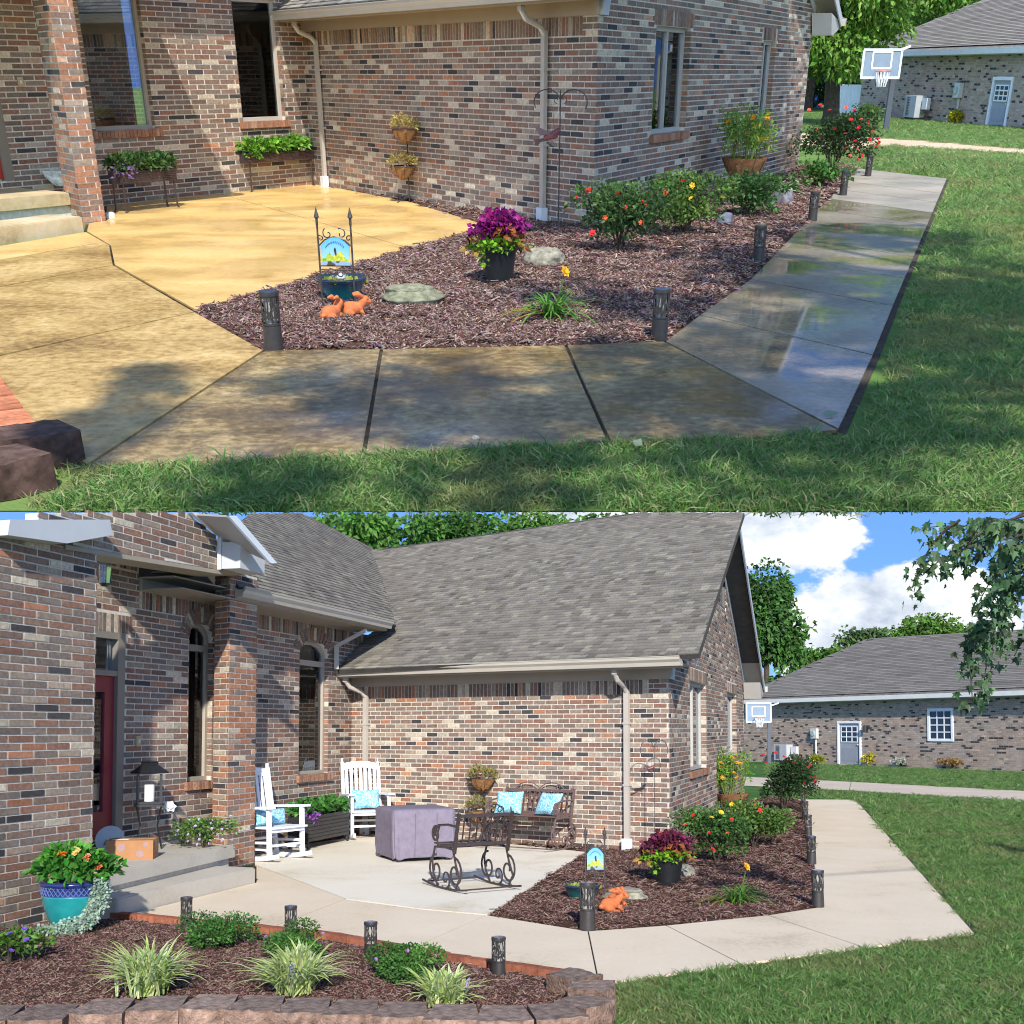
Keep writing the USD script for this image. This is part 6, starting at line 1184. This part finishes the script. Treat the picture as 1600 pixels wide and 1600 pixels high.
# porch: lower step, slab, column, left pier, gable front
Q1, Q0 = B.at(400, 1379), B.at(183, 1432); e = (Q1 - Q0) / np.linalg.norm(Q1 - Q0); nn = np.array([-e[1], e[0]]); zs1 = B.h(Q0, 1403)
PSTEP = concrete('porch_concrete', [(.25, (.38, .34, .27)), (.5, (.47, .43, .36)), (.8, (.53, .49, .42))], .75, .9, 1.1, 24, .12, spec=.25)
mb = MB(); q = Polygon([Q0, Q1, Q1 + nn * .5, Q0 + nn * .5]).buffer(-.03).buffer(.03); mb.prism(q, -.05, zs1 - .015); mb.prism(q.buffer(-.015, join_style=2), zs1 - .0152, zs1); mb.build('lower_step', PSTEP, HB)
zs2 = zs1 + .19; U1, U0 = B.at(367, 1321, zs2), B.at(160, 1366, zs2); eu = (U1 - U0) / np.linalg.norm(U1 - U0); nu = np.array([-eu[1], eu[0]]); U0 = U0 - eu * .15; q = Polygon([U0, U1, U1 + nu * 4.2, U0 + nu * 4.2]); mb = MB(); mb.prism(q, zs2 - .13, zs2 - .012); mb.prism(q.buffer(-.012, join_style=2), zs2 - .0122, zs2); mb.build('porch_slab', PSTEP, HB); mb = MB(); mb.prism(q.buffer(-.05), -.05, zs2 - .1302); mb.build('porch_base', MORTAR, HB)
ztopc = B.h(B.at(352, 1356), 892); cwB = column(HB, B, (354, 1356), cfgB['VW'], VGb, 397, 331, ztopc, rB, outB)
# left pier
pr = (142, 1421); pw = Wall(B.at(-60, line_to(pr, cfgB['VW'], -60)), B.at(*pr), B, .32); zp = pw.sz(100, 848)[1]; mb = MB(); ov = Polygon([pw.P0, pw.P1, pw.P1 - pw.n * .5, pw.P0 - pw.n * .5]).buffer(-.002); mb.prism(ov, -.06, zp); pp = mb.build('left_pier', MORTAR, HB); lay_bricks(pw, sbox(0, -.06, pw.L, zp), rB, outB, pp, red=.06); lay_bricks(Wall(pw.P1, pw.P1 - pw.n * .5, B), sbox(0, -.06, .5, zp), rB, outB, pp, red=.06)
# gable front over the porch, its rakes kept low
gp = Wall(pw.P0, pw.P1 + pw.d * 9, B, .31); G2 = [gp.sz(*q) for q in ((60, 838), (105, 851), (344, 890), (338, 838), (292, 801.3), (60, 801.3))]
poly = Polygon(G2).buffer(0); mb = MB(); gp.extrude(mb, poly, -.14, -.0, (.5,) * 3); gpp = mb.build('porch_gable', MORTAR, HB); lay_bricks(gp, poly, rB, outB, gpp, red=.03)
mb = MB(); a, b = gp.sz(100, 850), gp.sz(346, 891)
V = np.vstack([gp.pts([[a[0], a[1] - .05], [b[0], b[1] - .05], [b[0], b[1] - .006], [a[0], a[1] - .006]], o) for o in (-.35, .02)]); mb.add(V, BOXF, (.30, .26, .20)); mb.build('porch_beam', TRIM, HB)
mb = MB(); off2 = float(np.dot(pw.P1 - WB.P0, WB.n)); zc_ = cfgB['upper'][1]; se_ = cfgB['upper'][0]; V = np.vstack([WB.pts([[.1, zc_ + .003], [se_ + 1.2, zc_ + .003], [se_ + 1.2, zc_ + .08], [.1, zc_ + .08]], o) for o in (-.1, off2 - .02)]); mb.add(V, BOXF, (.22, .19, .15)); mb.build('porch_ceiling', TRIM, HB)
mb = MB(); pts4 = [gp.sz(*q) for q in ((12, 836), (16, 812), (172, 812), (176, 836), (105, 849))]; gp.extrude(mb, Polygon([gp.sz(*q_, .2) for q_ in ((12, 836), (16, 812), (172, 812), (176, 836), (105, 849))]).buffer(0), .02, .2, (.46, .48, .50)); mb.build('eave_return', TRIM, HB)
mb = MB(); gp.extrude(mb, Polygon([gp.sz(*q) for q in ((292, 801.3), (302, 801.3), (346, 842), (372, 866), (338, 890), (338, 838))]).buffer(0), .012, .06, (.60, .61, .62)); mb.build('rake_frieze', TRIM, HB)
mb = MB(); gp.extrude(mb, Polygon([gp.sz(*q, .55) for q in ((356, 806), (368, 806), (432, 880), (422, 880))]).buffer(0), .53, .56, (.66, .69, .72)); mb.build('rake_fascia', TRIM, HB)
mb = MB(); A3 = [gp.pt(*gp.sz(*q, o), o) for q, o in (((304, 805), .03), ((354, 808), .53), ((424, 880), .53), ((350, 846), .03))]; mb.add(A3 + [p + np.array([0, 0, .02]) for p in A3], BOXF, (.34, .31, .27)); mb.build('rake_soffit', TRIM, HB)
mb = MB(); b1, b2 = gp.sz(338, 890)[0], gp.sz(372, 872, .02)[0]; zb_ = gp.sz(345, 891)[1]; gp.rect(mb, b1, b1 + .55, zb_, zb_ + .30, .07, .30, (.46, .47, .48)); mb.build('eave_box', TRIM, HB)
mb = MB(); g0, g1 = gp.pt(b1 + .56, zb_ + .26, .30), gp.pt(b1 + .56, zb_ + .26, -.9); gutter(mb, g0, g1, gp.d, (.40, .36, .30), .14, .14); mb.build('gutter', TRIM, HB)
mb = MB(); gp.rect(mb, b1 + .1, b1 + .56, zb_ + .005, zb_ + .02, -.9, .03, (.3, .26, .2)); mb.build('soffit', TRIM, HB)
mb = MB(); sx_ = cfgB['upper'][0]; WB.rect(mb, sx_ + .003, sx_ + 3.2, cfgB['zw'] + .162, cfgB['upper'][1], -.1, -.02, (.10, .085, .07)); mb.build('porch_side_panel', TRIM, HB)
finish_bricks(outB)
P3 = at_depth(B, 164, 892, 11.8); t = thing('hanging_lantern', 'glass lantern hanging from the lower porch ceiling', 'lantern', B, tuple(P3), 0, .8); MB().tube([[0, 0, .12], [0, 0, .36]], .006, 5, (.03, .03, .03)).build('chain', METAL, t); MB().lathe([(0, .14), (.10, .08), (.02, .08)], 6, col=(.03, .03, .03)).build('cap', METAL, t); MB().lathe([(.085, .075), (.07, -.16)], 6, col=(.1, .1, .1)).build('glass', GLASS, t); fr_ = MB(); [fr_.tube([[.086 * math.cos(a), .086 * math.sin(a), .08], [.071 * math.cos(a), .071 * math.sin(a), -.165]], .006, 4, (.03, .03, .03)) for a in np.arange(6) * PI / 3]; fr_.lathe([(0, -.16), (.075, -.16), (.04, -.2), (0, -.2)], 6, col=(.03, .03, .03)); fr_.build('frame', METAL, t)

# --- porch things
P = B.at(207, 1341, zs2); carton('brown cardboard box with printed rosettes on the lower porch', B, (*P, zs2), .12, .46, .30, .19)
P = B.at(232, 1325, zs2); tz = B.h(P, 1256); lantern_table('black wire side table under the candle lantern', B, (*P, zs2), tz - zs2, .30); lantern('black lantern with white candle on the wire side table', B, (*P, tz), B.h(P, 1188) - tz, .27)
P = B.at(172, 1334, zs2); t = thing('round_plaque', 'round pale plaque with a painted scene leaning beside the red door', 'plaque', B, (*P, zs2), .2); d_ = MB(); a_ = np.linspace(0, 2 * PI, 28, endpoint=False); d_.add(np.vstack([[[.0, -.03, .15]], np.column_stack([.15 * np.cos(a_), -.03 + .05 * np.sin(a_), .15 + .145 * np.sin(a_)])]), [[0, k + 1, (k + 1) % 28 + 1] for k in range(28)], (.5, .5, .47)); d_.build('disc', PAINT, t); g_ = MB(); r = rng_of(4); [g_.add(np.array([[x, -.052 + .3 * (z - .15) * .34, z], [x + .04, -.052 + .3 * (z - .15) * .34, z + .01], [x + .01, -.052 + .3 * (z + .03 - .15) * .34, z + .035]]), [[0, 1, 2]], c) for x, z, c in [(r.uniform(-.09, .06), r.uniform(.04, .13), [(.1, .2, .08), (.35, .2, .08), (.15, .25, .3)][k % 3]) for k in range(18)]]; g_.build('painted_scene', PAINT, t)
P = B.at(322, 1324, zs2); bush('porch_flowers', 'mound of small lilac flowers on the porch beside the column', 'potted flowers', B, (*P, zs2), (.33, .3, .19), 1300, .045, (.12, .22, .05), [(x, z, .022, (.50, .42, .62)) for x, z in np.column_stack([rng_of(5).uniform(-.3, .3, 34), rng_of(6).uniform(.05, .36, 34)])], seed=63, zc=.17)
P = B.at(272, 1252, zs2 + .5); t = thing('paper_flower', 'white flower stake between lantern and porch flowers', 'ornament', B, (B.at(284, 1322, zs2)[0], B.at(284, 1322, zs2)[1], zs2)); MB().tube([[0, 0, 0], [-.03, 0, .25], [-.12, 0, .42]], .005, 5, (.03, .03, .03)).build('stem', METAL, t); f = MB(); flower(f, (-.14, -.02, .44), .08, (.7, .7, .72), rng_of(3), 6); f.build('bloom', PETAL, t)
P = B.at(116, 1456); glazed_urn('turquoise glazed urn with blue collar at the foot of the left pier', B, (*P, .03), .265, .40)

# --- patio things
yaw = lambda dx, dy: math.atan2(dx, -dy)               # rotation that turns -y to (dx, dy)
RC = rocking_chair('white rocking chair half hidden by the brick column', B, (*B.at(424, 1342), 0), yaw(.90, -.62)); c2 = B.at(572, 1309)
dup(RC, 'white rocking chair in the corner behind the covered table', B, (*c2, 0), yaw(.38, -.93))
P = B.at(424, 1342); pillow('blue patterned pillow on the chair beside the column', B, (P[0] - .03, P[1] + .02, .44), yaw(.90, -.62), .50, .20, .2, .1)
pillow('blue patterned pillow on the corner rocking chair', B, (c2[0] - .0, c2[1] - .05, .45), yaw(.38, -.93), .44, .30, .15, .3)
P = B.at(648, 1341); covered_table('fire table under a grey-lilac cover in the middle of the patio', B, (*P, 0), .42, .86, .86, .66)
P = B.at(735, 1387); metal_seat('glider_chair', 'dark brown scrolled iron glider in front of the covered table', 'glider chair', B, (P[0] + .02, P[1], .0), yaw(-.52, .85), .64, .88, (.045, .033, .032))
P = B.at(828, 1324); bn = math.atan2(GB.d[1], GB.d[0]); metal_seat('garden_bench', 'rusty brown scrolled iron bench against the garage wall', 'bench', B, (*P, .0), bn, 1.12, .90, (.13, .085, .08))
for dx, lab, ln in ((-.36, 'blue patterned pillow at the left end of the iron bench', .45), (.30, 'blue patterned pillow at the right end of the iron bench', .5)): pillow(lab, B, (P[0] + GB.d[0] * dx - GB.n[0] * .02, P[1] + GB.d[1] * dx, .455), bn + .25 * (1 if dx < 0 else -1), .40, .34, .14, ln)
P = B.at(499, 1320); box_planter('black trough planter with green leaves under the lower window', B, (*P, 0), math.atan2(WB.d[1], WB.d[0]), 1.35, .30, .36, .10, (.022, .022, .024), (.05, .17, .025), 53)
P = B.at(757, 1316); tiered_planter('two-tier coir basket stand left of the iron bench', B, (*P, 0), bn, 1.12, .19, (.24, .22, .07))
# --- garden bed things
PLB = [(918, 1453, 'lower path light at the bed tip beside the rabbit'), (1278, 1417, 'lower path light at the bed corner by the wide walk'), (1268, 1350, 'second lower path light up the walk from the bed corner'), (1263, 1308, 'third lower path light up the walk from the bed corner'), (1258, 1281, 'fourth lower path light up the walk from the bed corner'), (1255, 1259, 'last lower path light, beside the far rose bush')]
for k, (px, py, lab) in enumerate(PLB): dup(PL0, lab, B, (*B.at(px, py), 0), .8 * k, 1.08 if k == 0 else .95, tilt=(0, .0, 0, 0, 0, 0)[k])
for k, (px, py, lab) in enumerate([(291, 1446, 'path light in the front bed behind the left clipped mound'), (454, 1462, 'path light in the front bed behind the middle clipped mound'), (579, 1491, 'path light in the front bed behind the right clipped mound'), (779, 1519, 'path light in the front bed right of the third striped grass')]): dup(PL0, lab, B, (*B.at(px, py, .05), .0), .5 * k, .78)
P = B.at(930, 1406); garden_sign('bird and flower picture sign on two iron stakes in the lower bed', B, (*P, 0), .1, .19, .60, .29)
P = B.at(909, 1405); water_bowl('dark glazed water bowl behind the front path light, lower bed', B, (*P, 0), .175)
P = B.at(957, 1424); rabbit('front terracotta rabbit beside the pale flat rock', B, (*P, 0), .5, .85); P = B.at(965, 1417); rabbit('rear terracotta rabbit tucked behind its twin', B, (*P, 0), -.8, .8)
P = B.at(979, 1406); boulder('flat_rock', 'pale layered flat rock in the lower bed', B, (*P, 0), (.44, .42, .2), (.30, .285, .215), 5, 2, .3, layers=1.4)
P = B.at(1068, 1371); boulder('rock', 'pale rounded rock right of the lower black flowerpot', B, (*P, 0), (.30, .28, .24), (.23, .225, .18), 8)
P = B.at(1043, 1381); pot_plant('lower black flowerpot with burgundy and copper coleus', B, (*P, 0), .29, .34, .30, (.13, .02, .05))
P = B.at(1152, 1412); daylily('lower daylily with one yellow bloom', B, (*P, .01), 80, .48)
P = B.at(1120, 1350); bush('rose_bush', 'red rose bush in front of the lower gable wall', 'rose bush', B, (*P, 0), (.50, .48, .39), 3200, .055, (.06, .14, .03), [(-.32, .62, .045, RD), (-.16, .42, .04, RD), (-.12, .22, .05, RD), (.12, .58, .04, RD), (.05, .42, .035, OR), (-.42, .5, .04, OR), (.0, .66, .05, YL), (-.12, .6, .04, YL)], seed=19)
P = B.at(1178, 1324); bush('rose_bush', 'bushy green rose with yellow blooms right of the lower red one', 'rose bush', B, (*P, 0), (.54, .50, .38), 3200, .06, (.09, .18, .035), [(.0, .55, .05, RD), (-.05, .62, .05, YL), (-.35, .62, .05, YL), (.1, .6, .035, RD)], seed=20)
P = B.at(1145, 1284); basket_stand('tall yellow-flowered plant in a coir basket at the lower gable wall', B, (*P, 0), B.h(P, 1240), .30, B.h(P, 1178) - B.h(P, 1240), .36, 6)
P = B.at(1188, 1280); rosette('hosta', 'variegated hosta behind the lower rose bushes', 'hosta', B, (*P, 0), 70, .5, .09, [(.08, .19, .06), (.12, .22, .08), (.33, .40, .24)], None, (.3, 1.2), 26)
P = B.at(1226, 1268); bush('rose_bush', 'tall dark bush full of red roses at the far end of the lower bed', 'rose bush', B, (*P, 0), (.62, .55, .58), 3400, .075, (.022, .055, .016), [(x, z, .05, (.50, .025, .04)) for x, z in [(-.45, 1.15), (-.2, 1.2), (-.05, 1.12), (.0, 1.05), (.1, 1.0), (.18, 1.02), (.3, 1.0), (.42, .9), (.5, .95), (.45, .72), (.55, .7), (.6, .62), (.62, .68), (.3, .6), (.22, .45), (.36, .38), (-.2, .7), (.05, .78), (-.4, 1.0), (.25, .85), (.5, .58)]], seed=22, stems=14)
P = B.at(1023, 1338); shepherd_hook('iron shepherd hook at the lower garage corner', B, (*P, 0), .15, B.h(P, 1166), False, .55)
# --- front bed plants
LR = [(.60, .64, .24), (.68, .69, .36), (.46, .56, .17), (.74, .74, .50)]
for k, (px, py, L_, lab, sp) in enumerate([(228, 1545, .60, 'large striped lilyturf on the left of the front bed', 3), (462, 1543, .60, 'striped lilyturf with violet spikes in the middle of the front bed', 6), (692, 1562, .44, 'smaller striped lilyturf on the right of the front bed', 1)]):
    P = B.at(px, py, .08); rosette('striped_lilyturf', lab, 'lilyturf', B, (*P, .05), 330 if k < 2 else 220, L_ * .78, .024, LR, (.30, .44, .12), (.75, 1.52), 80 + k, sp, .62)
for k, (px, py, w_, h_, lab) in enumerate([(334, 1474, .31, .15, 'left clipped green mound in the front bed'), (462, 1492, .24, .14, 'middle clipped green mound behind the violet-spiked lilyturf'), (634, 1524, .23, .12, 'right clipped green mound left of the small lilyturf')]):
    P = B.at(px, py, .07); bush('geranium_mound', lab, 'ground plant', B, (*P, .05), (w_, w_ * .9, h_ * 1.2), 4200, .026, (.06, .16, .03), [(x, z, .018, (.36, .20, .48)) for x, z in ((-w_ * .8, h_ * 1.2), (w_ * .1, h_ * 1.7), (w_ * .85, h_ * 1.3))], seed=90 + k, lump=.15, zc=h_ * .8)
P = B.at(15, 1497, .07); bush('pansies', 'purple pansies at the left edge of the front bed', 'flowers', B, (*P, .06), (.26, .24, .12), 700, .05, (.09, .2, .03), [(x, z, .03, (.20, .09, .5)) for x, z in ((.05, .2), (.12, .22), (.17, .16), (-.05, .12), (.1, .1))], seed=95, zc=.1)
for px, py, lab in ((148, 1432, 'white pebble cluster left'),): pass

# --- lower neighbour, hoop, trees
cN = dict(seed=6, l=(1166, 1188.7), r=(1600, 1205), zt=2.4, left=.15, ops=[dict(k='door', bl=(1310, 1195), tr=(1345, 1127)), dict(k='window', bl=(1451, 1158), tr=(1489, 1107))])
wN = Wall(B.at(*cN['l']), B.at(*cN['r']), B); cN['zt'] = wN.sz(1300, 1097)[1]; cN['ridge0'] = at_depth(B, 1352, 999, 62.); cN['ridge1'] = at_depth(B, 1660, 981, 62 - 10.5)
NB, wNB = far_house(B, 'lower neighbour brick house with grey door and white-framed window', cN)
p, rz = on_wall(wNB, 1236, 1187, .5); ac_unit('grey air conditioner behind the red roses, lower neighbour', B, (p[0], p[1], 0), rz, .95, .8)
p, rz = on_wall(wNB, 1276, 1187, .02); meter('grey electric meter left of the lower grey door', B, (p[0], p[1], 0), rz, wNB.sz(1276, 1146)[1])
p, rz = on_wall(wNB, 1356, 1137, .0); t = thing('wall_lamp', 'small black lamp right of the lower grey door', 'lamp', B, tuple(p), rz); MB().box((0, -.02, 0), (.12, .04, .2), (.03, .03, .03)).tube([[0, -.03, .05], [0, -.2, .1]], .02, 6, (.03, .03, .03)).build('bracket', METAL, t); MB().lathe([(.05, -.2), (.10, .05), (.03, .12), (0, .14)], 8, (0, -.2, 0), (.05, .05, .05)).build('shade', METAL, t)
hp = B.at(1202, 1194); basketball_hoop('basketball hoop with clear backboard beside the lower gable', B, (*hp, 0), -.1, 3, 1.15, .95, B.h(hp, 1129))
for k, (px, py, rad, col, lab) in enumerate([(1276, 1195, (.35, .3, .26), (.33, .36, .03), 'small yellow shrub under the lower electric meter'), (1364, 1196, (.62, .4, .36), (.42, .36, .02), 'round yellow shrub right of the lower grey door'), (1410, 1198, (.6, .35, .2), (.45, .45, .38), 'white-flowered low shrub under the lower neighbour wall'), (1488, 1201, (.8, .4, .24), (.28, .17, .06), 'rusty low shrub below the lower neighbour window'), (1592, 1203, (.6, .4, .3), (.10, .22, .04), 'green shrub at the right edge of the lower neighbour wall')]):
    P = B.at(px, py); bush('wall_shrub', lab, 'shrub', B, (*P, 0), rad, 600, .13, col, seed=120 + k)
for k, (px, row, dep, cw_, ch_, nl, lab, col) in enumerate([(545, 806, 66, 3.6, 3.4, 4200, 'leafy tree behind the left slope of the lower roof', (.055, .13, .02)), (700, 805, 70, 4.6, 4.0, 5200, 'broad tree behind the middle of the lower roof', (.045, .11, .018)), (860, 806, 74, 4.8, 4.4, 4600, 'tree behind the lower roof ridge, right of the broad one', (.06, .13, .02)), (958, 808, 68, 2.8, 3.2, 2600, 'small tree at the right of the lower ridge', (.05, .12, .02)), (1196, 872, 78, 2.9, 4.6, 5600, 'tall narrow tree right of the lower gable', (.045, .105, .022)), (1455, 946, 96, 4.6, 3.0, 5200, 'round bright tree behind the lower neighbour roof', (.06, .13, .02)), (1352, 976, 92, 2.0, 1.6, 1400, 'pale small tree top left of the round bright tree', (.06, .11, .035)), (1290, 1010, 84, 2.6, 1.3, 1400, 'low tree line behind the left slope of the neighbour roof', (.055, .12, .02)), (1545, 968, 90, 3.4, 2.2, 2000, 'bushy tree behind the right of the neighbour roof', (.05, .115, .02)), (1228, 1045, 76, 2.4, 2.4, 2200, 'bushy tree between gable and neighbour roof', (.035, .09, .016))]):
    H = at_depth(B, px, row, dep)[2] + (ch_ * .28 if row < 812 else 0); P = at_depth(B, px, 1150, dep); lim = (EYE, math.tan(math.atan((YC - 803) / F) + PITCH))
    tree(lab, B, (P[0], P[1], 0), H, (cw_, cw_ * .7, ch_), int(nl * 1.7), .42, np.asarray(col) * 1.35, 200 + k, .28, 'trees behind the lower houses', blobs=26, clip=lambda Q, x=P: Q[:, 2] < EYE + (Q[:, 1] + x[1]) * .19 - .15)
# overhanging maple: trunk outside to the right, drooping sprays of lobed leaves
mt = thing('maple_tree', 'maple with lobed leaves drooping over the right of the lower lawn', 'tree', B, (7.6, 8.2, 0)); o = np.array([7.6, 8.2, 0]); r = rng_of(77)
MB().tube([[0, 0, -.2], [0, 0, .5], [.05, .1, 1.8], [.2, .2, 4.2]], [.26, .2, .18, .12], 10).build('trunk', BARK, mt); br = MB(); lf = MB()
lobes = [(0, 0), (-.10, .06), (-.46, .10), (-.34, .26), (-.58, .50), (-.26, .46), (-.16, .62), (0, 1.0), (.16, .62), (.26, .46), (.58, .50), (.34, .26), (.46, .10), (.10, .06)]; LB = np.array(lobes)
def maple_leaf(p, d, s, col):
    d = d / np.linalg.norm(d); u = np.cross(d, r.standard_normal(3)); u /= np.linalg.norm(u); w = np.cross(d, u); V = p + s * (LB[:, :1] * u + LB[:, 1:] * d) + (np.abs(LB[:, :1]) * s * .22) * w; c = p + d * s * .4; lf.add(np.vstack([[c], V]), [[0, k + 1, (k + 1) % 14 + 1] for k in range(14)], col)
dep = 7.2; sprays = [((1600, 800), (1555, 840), (1500, 812), (1440, 826), 20), ((1600, 835), (1540, 850), (1480, 855), (1440, 900), 20), ((1500, 812), (1465, 835), (1440, 860), (1428, 925), 16), ((1600, 900), (1570, 940), (1545, 975), (1535, 1090), 34), ((1620, 850), (1590, 890), (1575, 930), (1560, 1000), 34), ((1600, 805), (1560, 818), (1520, 830), (1490, 880), 26), ((1620, 830), (1590, 850), (1560, 880), (1530, 940), 30), ((1640, 960), (1610, 985), (1595, 1000), (1585, 1025), 14), ((1545, 975), (1525, 985), (1510, 1000), (1520, 1100), 30), ((1640, 800), (1610, 830), (1580, 850), (1560, 900), 30), ((1560, 818), (1540, 826), (1520, 830), (1505, 845), 18), ((1620, 880), (1590, 910), (1560, 930), (1545, 960), 30), ((1640, 810), (1600, 822), (1570, 812), (1540, 808), 34)]
for k, (a, b, c, d_, n_) in enumerate(sprays):
    dd = dep + r.uniform(-.7, .9); cp = [at_depth(B, *q, dd + .1 * j) - o for j, q in enumerate((a, b, c, d_))]; t_ = np.linspace(0, 1, 9)[:, None]; path = (1 - t_) ** 3 * cp[0] + 3 * (1 - t_) ** 2 * t_ * cp[1] + 3 * (1 - t_) * t_ ** 2 * cp[2] + t_ ** 3 * cp[3]; br.tube(path, np.linspace(.010, .003, 9), 5, (.05, .04, .03))
    for j in range(int(n_ * 3.6)):
        p = path[min(8, int(r.uniform(1, 9)))] + r.normal(0, .045, 3); 
        if p[2] + o[2] > EYE + (p[1] + o[1]) * .188 - .02: p[2] = EYE + (p[1] + o[1]) * .188 - .03 - .06 * r.random()
        maple_leaf(p, r.normal(0, .35, 3) * [1, .6, .5] + [0, 0, -.8], r.uniform(.04, .078), jit((.06, .115, .045) if r.random() < .6 else (.10, .17, .075), r, .25))
for e_ in ((1650, 850),): q_ = at_depth(B, *e_, dep) - o; br.tube([[.18, .18, 2.9 + r.random()], (np.array([.18, .18, 3.2]) + q_) / 2, q_], [.022, .016, .01], 6, (.06, .05, .04))
br.build('branches', BARK, mt); lf.build('leaves', LEAF, mt)
